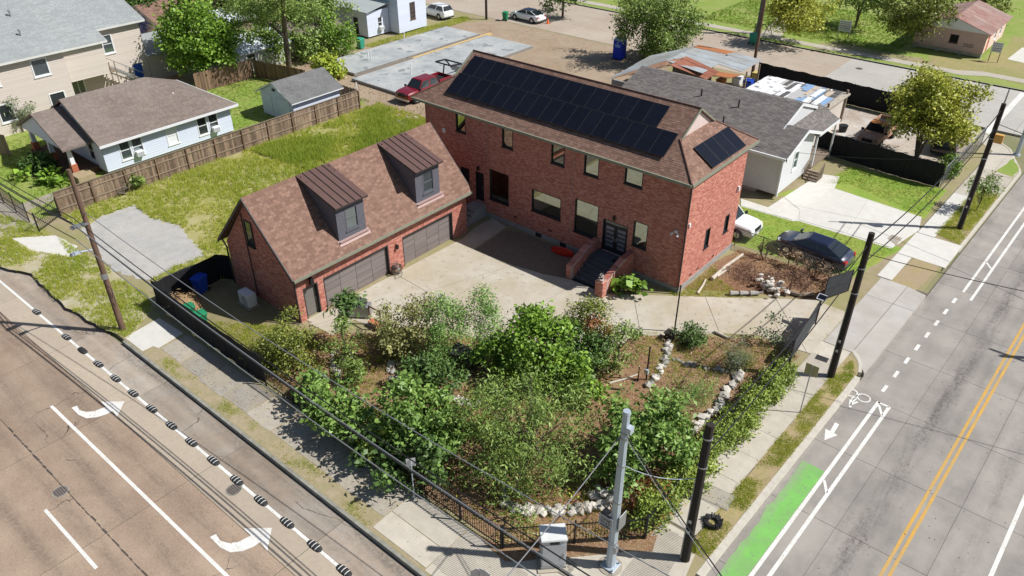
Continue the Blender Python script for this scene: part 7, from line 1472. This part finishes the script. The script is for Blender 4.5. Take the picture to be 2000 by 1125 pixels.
shrub('dead_shrub', 'bare grey branching dead shrub behind the signal pole', (1230, 945), .7, (.9, .8, .7), 30, 6, .08, L_dead, spread=.2, trunk=.05, limbs=30, bark=m_log)
for k, (v0, lab) in enumerate(((-15.2, 'lowest'), (-12.6, 'second'), (-10.0, 'third'), (-7.4, 'fourth'), (-4.6, 'uppermost'))):
    bx, by = RS(8.2, v0); plant('hedge_vine', '%s stretch of the leafy yellow-green fence hedge by the right sidewalk' % lab, 'hedge', (bx, by), [(-.05, -.8, .7, .5, 1.1, .55), (.05, .7, .7, .5, 1.1, .5), (-.1, 0, 1.05, .4, 1.3, .35), (.3, 0, .3, .45, 1.5, .25)], 340, 30, .09, L_hedge, m_bark, spread=.17, aspect=.6, trunk=.03, stems=3, limbs=12)
plant('bare_shrub', 'dry leafless shrub on the soil before the wire fence', 'shrub', at(1490, 505, 0), [(0, 0, .9, .9, .9, .8)], 34, 5, .08, L_dead, m_barkd, trunk=.04, stems=2, limbs=40, spread=.15)
plant('dead_vine', 'dry brown vine with dead leaves hanging on the wire fence', 'vine', (5.2, 7.1), [(-1.2, .1, .7, .9, .25, .5), (.6, -.1, .8, 1.1, .25, .45), (1.6, -.3, .7, .6, .25, .5)], 90, 12, .12, L_dead, m_barkd, trunk=.03, stems=3, limbs=40, spread=.16)
leafcloud('brush', mat('dry_brush', (.16, .09, .06), (.42, .27, .18), tint=True, scale=3), thing('brush_heap', 'brown heap of dry brush and twigs in the bed before the wire fence', 'brush', (*at(1480, 545, 0), 0)), blobpts([(*at(1470, 540, 0), .05, 1.9, 1.3, .25), (*at(1560, 548, 0), .05, 1.5, 1.0, .2)], 420, .3), 16, .2, .2, .1, zmin=.01)
# ---- street and background trees
shrub('street_tree', 'yellow-green multi-stemmed tree in the corner lot, right', (1822, 205), 4.5, (3.0, 2.7, 2.2), 900, 36, .2, L_yel, base=(5.0, 29.2), extra=((1775, 215, 4.0, 1.4, 1.4, 1.2), (1855, 240, 3.6, 1.6, 1.6, 1.5), (1820, 160, 5.6, 1.7, 1.5, 1.2)), spread=.36, trunk=.11, stems=4, limbs=34, cat='tree', shell=.35, rough=.35)
shrub('green_bush', 'bright green bush at the end of the black screen fence', (1850, 325), .8, (.9, .9, .75), 110, 30, .13, L_bright, spread=.2)
shrub('street_sapling', 'thin young street tree on the far right grass strip', (1922, 362), 2.0, (.95, .9, .7), 80, 26, .12, L_mid, base=at(1905, 413, 0), spread=.22, trunk=.035, stems=1, cat='tree')
shrub('street_tree', 'dark green tree beside the portable toilet at the back street', (1283, 40), 4.6, (3.6, 3.4, 3.0), 760, 32, .2, L_mid, base=at(1278, 100, 0), extra=((1230, 20, 5, 1.8, 1.8, 1.6), (1340, 50, 4, 1.8, 1.8, 1.8), (1270, 80, 2.6, 2, 2, 1.2)), spread=.36, trunk=.2, stems=2, limbs=26, cat='tree', rough=.35)
shrub('green_bush', 'light green bush under the street tree beside the tin shed', (1285, 100), .9, (2.0, 1.3, .9), 180, 28, .17, L_bright, extra=((1315, 88, 1.2, 1.2, 1, .9),), spread=.3)
shrub('yard_tree', 'bright green leafy tree behind the bungalow, upper left', (385, 60), 5.0, (3.5, 3.3, 3.2), 760, 34, .24, L_bright, base=at(398, 152, 0), extra=((345, 85, 4.2, 1.8, 1.8, 1.7), (440, 80, 4, 1.7, 1.7, 1.8), (390, 105, 3.2, 1.8, 1.8, 1.2)), spread=.4, aspect=.65, trunk=.2, limbs=22, stems=2, cat='tree')
tt = thing('leaning_tree', 'tall tree with forked bare trunk behind the white shed', 'tree', (*at(566, 140, 0), 0)); bx, by = at(566, 140, 0); a = MB(); a.tube([(bx, by, 0), (*at(556, 60, 4.5), 4.5), (*at(552, 0, 8), 8), (*at(560, -60, 11), 11)], [.32, .26, .22, .14], 9); a.tube([(*at(556, 72, 4.0), 4.0), (*at(520, 40, 5.5), 5.5), (*at(480, 10, 7), 7)], [.18, .13, .08], 7); a.tube([(*at(553, 20, 6.5), 6.5), (*at(600, -10, 8.3), 8.3)], [.14, .07], 6); a.build('trunk', m_bark, tt)
leafcloud('crown', L_mid, tt, blobpts([(*at(510, 30, 6), 6, 2.4, 2.2, 1.6), (*at(470, 5, 7.5), 7.5, 2.2, 2, 1.5), (*at(600, 10, 7), 7, 2.2, 2, 1.6), (*at(545, -10, 8.5), 8.5, 2.5, 2.5, 1.6)], 420, .3), 26, (.4, .4, .3), .2)
def bgtree(label, px, py, z, r, n, lm, size=.26, per=26, base=None, name='background_tree', cat='tree', rz=None): return shrub(name, label, (px, py), z, (r, r*.95, rz or r*.8), n, per, size, lm, cat=cat, base=base, spread=.42, trunk=.14, stems=2, limbs=14, rough=.38)
bgtree('loose olive shrub below the leaning tree trunk', 520, 85, 2.2, 2.2, 200, L_mid, name='background_shrub', cat='shrub'); bgtree('lime green big-leaved bush behind the white shed', 640, 128, 1.2, 1.5, 90, L_lime, .35, 22, name='lime_bush', cat='shrub', rz=1.0); bgtree('feathery green bush beside the teal bin and white house', 655, 75, 1.8, 2.0, 260, L_bright, .2, name='background_shrub', cat='shrub'); bgtree('dark bush left of the white house wall', 610, 85, 1.6, 1.8, 170, L_mid, name='background_shrub', cat='shrub'); bgtree('green shrub with vines between white house and leaning trunk', 590, 40, 3.0, 2.2, 200, L_mid)
bgtree('bush covered in blue flowers by the beige house', 287, 55, 2.0, 1.6, 150, L_blue, .17, name='flowering_bush', cat='shrub', rz=1.3); bgtree('green bush beside the blue flowering one', 262, 30, 2.5, 2.0, 190, L_bright, name='background_shrub', cat='shrub'); bgtree('dark tree at the top edge above the beige roof', 215, 5, 4, 3.0, 240, L_dark); bgtree('dark tree at the top edge left of the leafy yard tree', 300, 0, 4, 3.2, 260, L_dark); bgtree('tree at the top edge above the pale roof cottage', 470, -10, 4.5, 3.4, 260, L_mid); bgtree('tree at the top edge beside the white house roof', 620, 0, 4.5, 3.0, 260, L_mid); bgtree('dark tree on the top edge right of the leaning trunk', 690, -25, 4, 3.0, 200, L_dark)
bgtree('yellow-green tree at the top edge by the far driveway', 1560, 12, 4.2, 3.2, 330, L_yel, base=at(1520, 48, 0)); bgtree('big dark green tree left of the pink house', 1795, 18, 4.6, 3.2, 420, L_olive, base=at(1790, 88, 0)); bgtree('tree at the top right corner behind the pink house', 1930, -30, 4.5, 3.4, 320, L_olive); bgtree('tree at the top edge behind the notice board', 1690, -20, 4.5, 3.2, 280, L_mid); bgtree('small dark tree at the top edge across the far street', 1100, -30, 4, 3.0, 200, L_dark)
shrub('thin_pine', 'sparse spiky young tree at the left edge before the beige house', (30, 215), 2.0, (1.2, 1.2, 1.3), 40, 30, .3, L_grey, spread=.22, aspect=.14, trunk=.06, stems=1, limbs=18, cat='tree')
shrub('tropical_plant', 'big-leaved tropical plants in shade before the bungalow porch', (108, 345), .5, (1.2, .9, .45), 26, 10, .42, L_bright, extra=((42, 342, .4, .5, .5, .35),), spread=.35, aspect=.6, trunk=.02, limbs=20)
shrub('shade_shrub', 'dark shrub under the bungalow porch roof', (75, 320), .8, (1.3, 1.0, .7), 110, 26, .2, L_dark, spread=.25)
shrub('fence_vine', 'green vine climbing the foot of the wooden fence', (262, 355), .6, (.7, .5, .5), 60, 24, .15, L_mid, base=(-38.2, -14.9), spread=.2)
gcv = rng.uniform(np.array(garden).min(0), np.array(garden).max(0), (1500, 2)); gcv = gcv[pip(gcv, garden)]; gcv = gcv[pnoise(gcv, .9, 21)+.4*rng.random(len(gcv)) > .25]
for nm_, lm_, sel, lab in (('ground_cover', L_mid, slice(0, None, 2), 'low leafy green undergrowth between the garden shrubs'), ('dry_undergrowth', L_dead, slice(1, None, 4), 'dry tan stalks and dead growth between the garden shrubs'), ('bright_undergrowth', L_lime, slice(3, None, 6), 'scattered lime green seedlings in the garden mulch')):
    q_ = gcv[sel]; o = leafcloud(nm_, lm_, None, np.concatenate([q_, rng.uniform(.1, .35, (len(q_), 1))], 1), 26, (.2, .2, .12), .1, .4, .6, kind='stuff'); props(o, lab, 'undergrowth')
# ================================================================ grass, litter
blades('tall_lot_grass', lot, 15000, .28, m_grassb, .018, 6, -.35, .45, 1, holes=(pad,), label='tall yellow-green grass covering the vacant lot', cat='grass')
blades('lot_green_grass', [(-38, -4), (-23, -3), (-22, 7), (-37.5, 10)], 6000, .36, mat('fresh_grass', (.25, .36, .04), (.52, .56, .1), tint=True, scale=1.5, rough=.6, trans=.25), .018, 6, .15, .35, 2, label='bright green tall grass at the far end of the lot', cat='grass')
blades('verge_grass_blades', verge, 4200, .17, m_grassb, .016, 6, -.05, .8, 3, label='rough grass on the verge round the wooden pole', cat='grass', holes=([(-37.9, -23), (-35.2, -22.9), (-32.3, -21.5), (-36, -20.8)],))
blades('lawn_blades', [(-56, -20), (-39.3, -20), (-39.3, 10.5), (-55, 10.5)], 7000, .12, m_grassl, .02, 5, -.3, .5, 4, label='mown green lawn round the bungalow', cat='grass', holes=([(-52, -16.3), (-42, -16.3), (-42, -2.3), (-52, -2.3)],))
blades('front_lawn_blades', [(-2.5, 7.6), (7.2, 8.5), (8.4, 13.9), (-2, 12.9)], 3500, .05, mat('fresh_grass', (.16, .3, .03), (.4, .5, .07)), .016, 5, -.9, .6, 5, label='bright lawn behind the navy sedan', cat='grass')
blades('grey_house_lawn_blades', [(.9, 20.4), (1.2, 25), (8.2, 25.2), (8.2, 19.6), (2.6, 21.6)], 2500, .06, m_grassl, .018, 5, -.7, .6, 6, label='lawn between white driveway and black screen fence', cat='grass')
blades('strip_grass', [RS(10.05, -16.2), RS(10.9, -16), RS(10.9, -.8), (10.35, .3), RS(10.0, -2)], 3600, .07, m_grassb, .014, 6, .0, 1.1, 7, label='short patchy grass on the strip beside the right kerb', cat='grass')
blades('far_strip_grass', [(9.75, 17.6), RS(10.85, 17.2), RS(10.85, 26.3), (10.4, 27.3), (9.9, 24)], 2200, .12, m_grassb, .015, 6, -.6, .9, 8, label='grass round the thin street sapling', cat='grass')
blades('kerb_weeds', [(-18.8, -23.6), (-1, -23.6), (-1, -22.9), (-18.8, -22.95)], 800, .07, m_grassb, .012, 6, .25, .9, 9, label='weeds growing between left kerb and sidewalk', cat='grass')
blades('side_yard_grass', [(-20, -20.4), (-12.5, -20.6), (-12.2, -17.2), (-15, -17)], 2600, .12, m_grassb, .015, 5, -.3, .7, 10, label='thin grass beside the garage gable', cat='grass')
blades('house_corner_grass', [(-3, -.3), (.1, -.4), (3.4, 2.2), (1.0, 3), (.1, 4.5), (.1, .1), (-3, -1)], 1500, .1, m_grassb, .014, 5, -.5, .8, 11, label='dry grass at the foot of the brick corner', cat='grass')
blades('far_lawn_blades', [(-30, 57.8), (-6, 57.8), (-6, 74), (-30, 74)], 6000, .16, m_grassl, .03, 5, -.6, .3, 12, label='lawn across the back street', cat='grass')
blades('garden_weeds', garden, 3500, .16, m_grassb, .014, 6, .25, .6, 13, label='weeds scattered through the mulch of the corner garden', cat='grass')
blades('slab_edge_grass', [(-54, 22), (-52, 22), (-52, 39), (-54, 39)], 1800, .16, m_grassb, .02, 5, -.6, .6, 14, label='grass strip between white house and slab', cat='grass')
blades('pickup_yard_grass', [(-33, 8.2), (-22, 7.2), (-21.5, 9.5), (-32, 10.4)], 1500, .25, m_grassb, .018, 5, -.2, .6, 15, label='ragged grass edge between lot and construction dirt', cat='grass')
def litter(name, poly, n, size, m, label, z=.02):
    P_ = np.array(poly); pts = rng.uniform(P_.min(0), P_.max(0), (n*2, 2)); pts = pts[pip(pts, poly)][:n]; k = len(pts); a = rng.random(k)*6.28; s_ = size*(.5+rng.random(k)); t = rng.normal(0, .3, (k, 2))
    d = np.stack([np.cos(a), np.sin(a)], 1)*s_[:, None]; e = np.stack([-np.sin(a), np.cos(a)], 1)*s_[:, None]*.5
    def v3(p, zz): return np.concatenate([p, zz[:, None]], 1)
    z0 = np.full(k, z); V_ = np.stack([v3(pts-d, z0), v3(pts-e, z0+abs(t[:, 0])*s_), v3(pts+d, z0+abs(t[:, 1])*s_), v3(pts+e, z0)], 1).reshape(-1, 3)
    o = bpy.data.objects.new(name, npmesh(name, V_, k, rng.random(k), m, (0, 0, 0))); COL.objects.link(o); props(o, label, 'leaf litter', None, 'stuff')
m_lit = mat('leaf_litter', (.17, .075, .04), (.55, .36, .2), tint=True, scale=3, rough=.9)
litter('leaf_litter', garden, 9000, .055, m_lit, 'brown fallen leaves over the corner garden mulch'); litter('bed_litter', [(.2, 1), (6.5, 4.7), (7, 8), (.5, 7)], 2500, .05, m_lit, 'brown fallen leaves on the bed before the wire fence'); litter('corner_litter', [(4, -21.1), (8.3, -17), (8.2, -16.4), (3.8, -20.6)], 700, .05, m_lit, 'brown fallen leaves along the low corner fence')
def pebbles(name, poly, n, s0, m, label):
    P_ = np.array(poly); pts = rng.uniform(P_.min(0), P_.max(0), (n*2, 2)); pts = pts[pip(pts, poly)][:n]; mb = MB()
    for x, y in pts:
        s_ = s0*random.uniform(.5, 1.5); mb.add([(x-s_, y-s_*.7, 0), (x+s_, y-s_*.6, 0), (x+s_*.5, y+s_, 0), (x-s_*.6, y+s_*.9, 0), (x, y, s_*1.1)], ((0, 1, 4), (1, 2, 4), (2, 3, 4), (3, 0, 4)), random.random())
    mb.build(name, m, None, label=label, cat='clods', kind='stuff')
pebbles('dirt_clods', [(-44, 10.5), (-30, 9.5), (-30, 13), (-38, 12.9), (-45, 12.6)], 300, .07, mat('clod', (.25, .18, .12), (.42, .33, .24), tint=True), 'clods of brown soil along the near edge of the slabs')
pebbles('dirt_clods', [(-50, 34.5), (-28, 34.5), (-27, 40), (-50, 40)], 160, .05, mat('clod', (.25, .18, .12), (.42, .33, .24), tint=True), 'clods of brown soil on the churned construction lot')
pebbles('pad_gravel', pad, 1500, .025, mat('gravel_stone', (.35, .34, .32), (.6, .58, .55), tint=True), 'loose gravel on the pale parking pad')
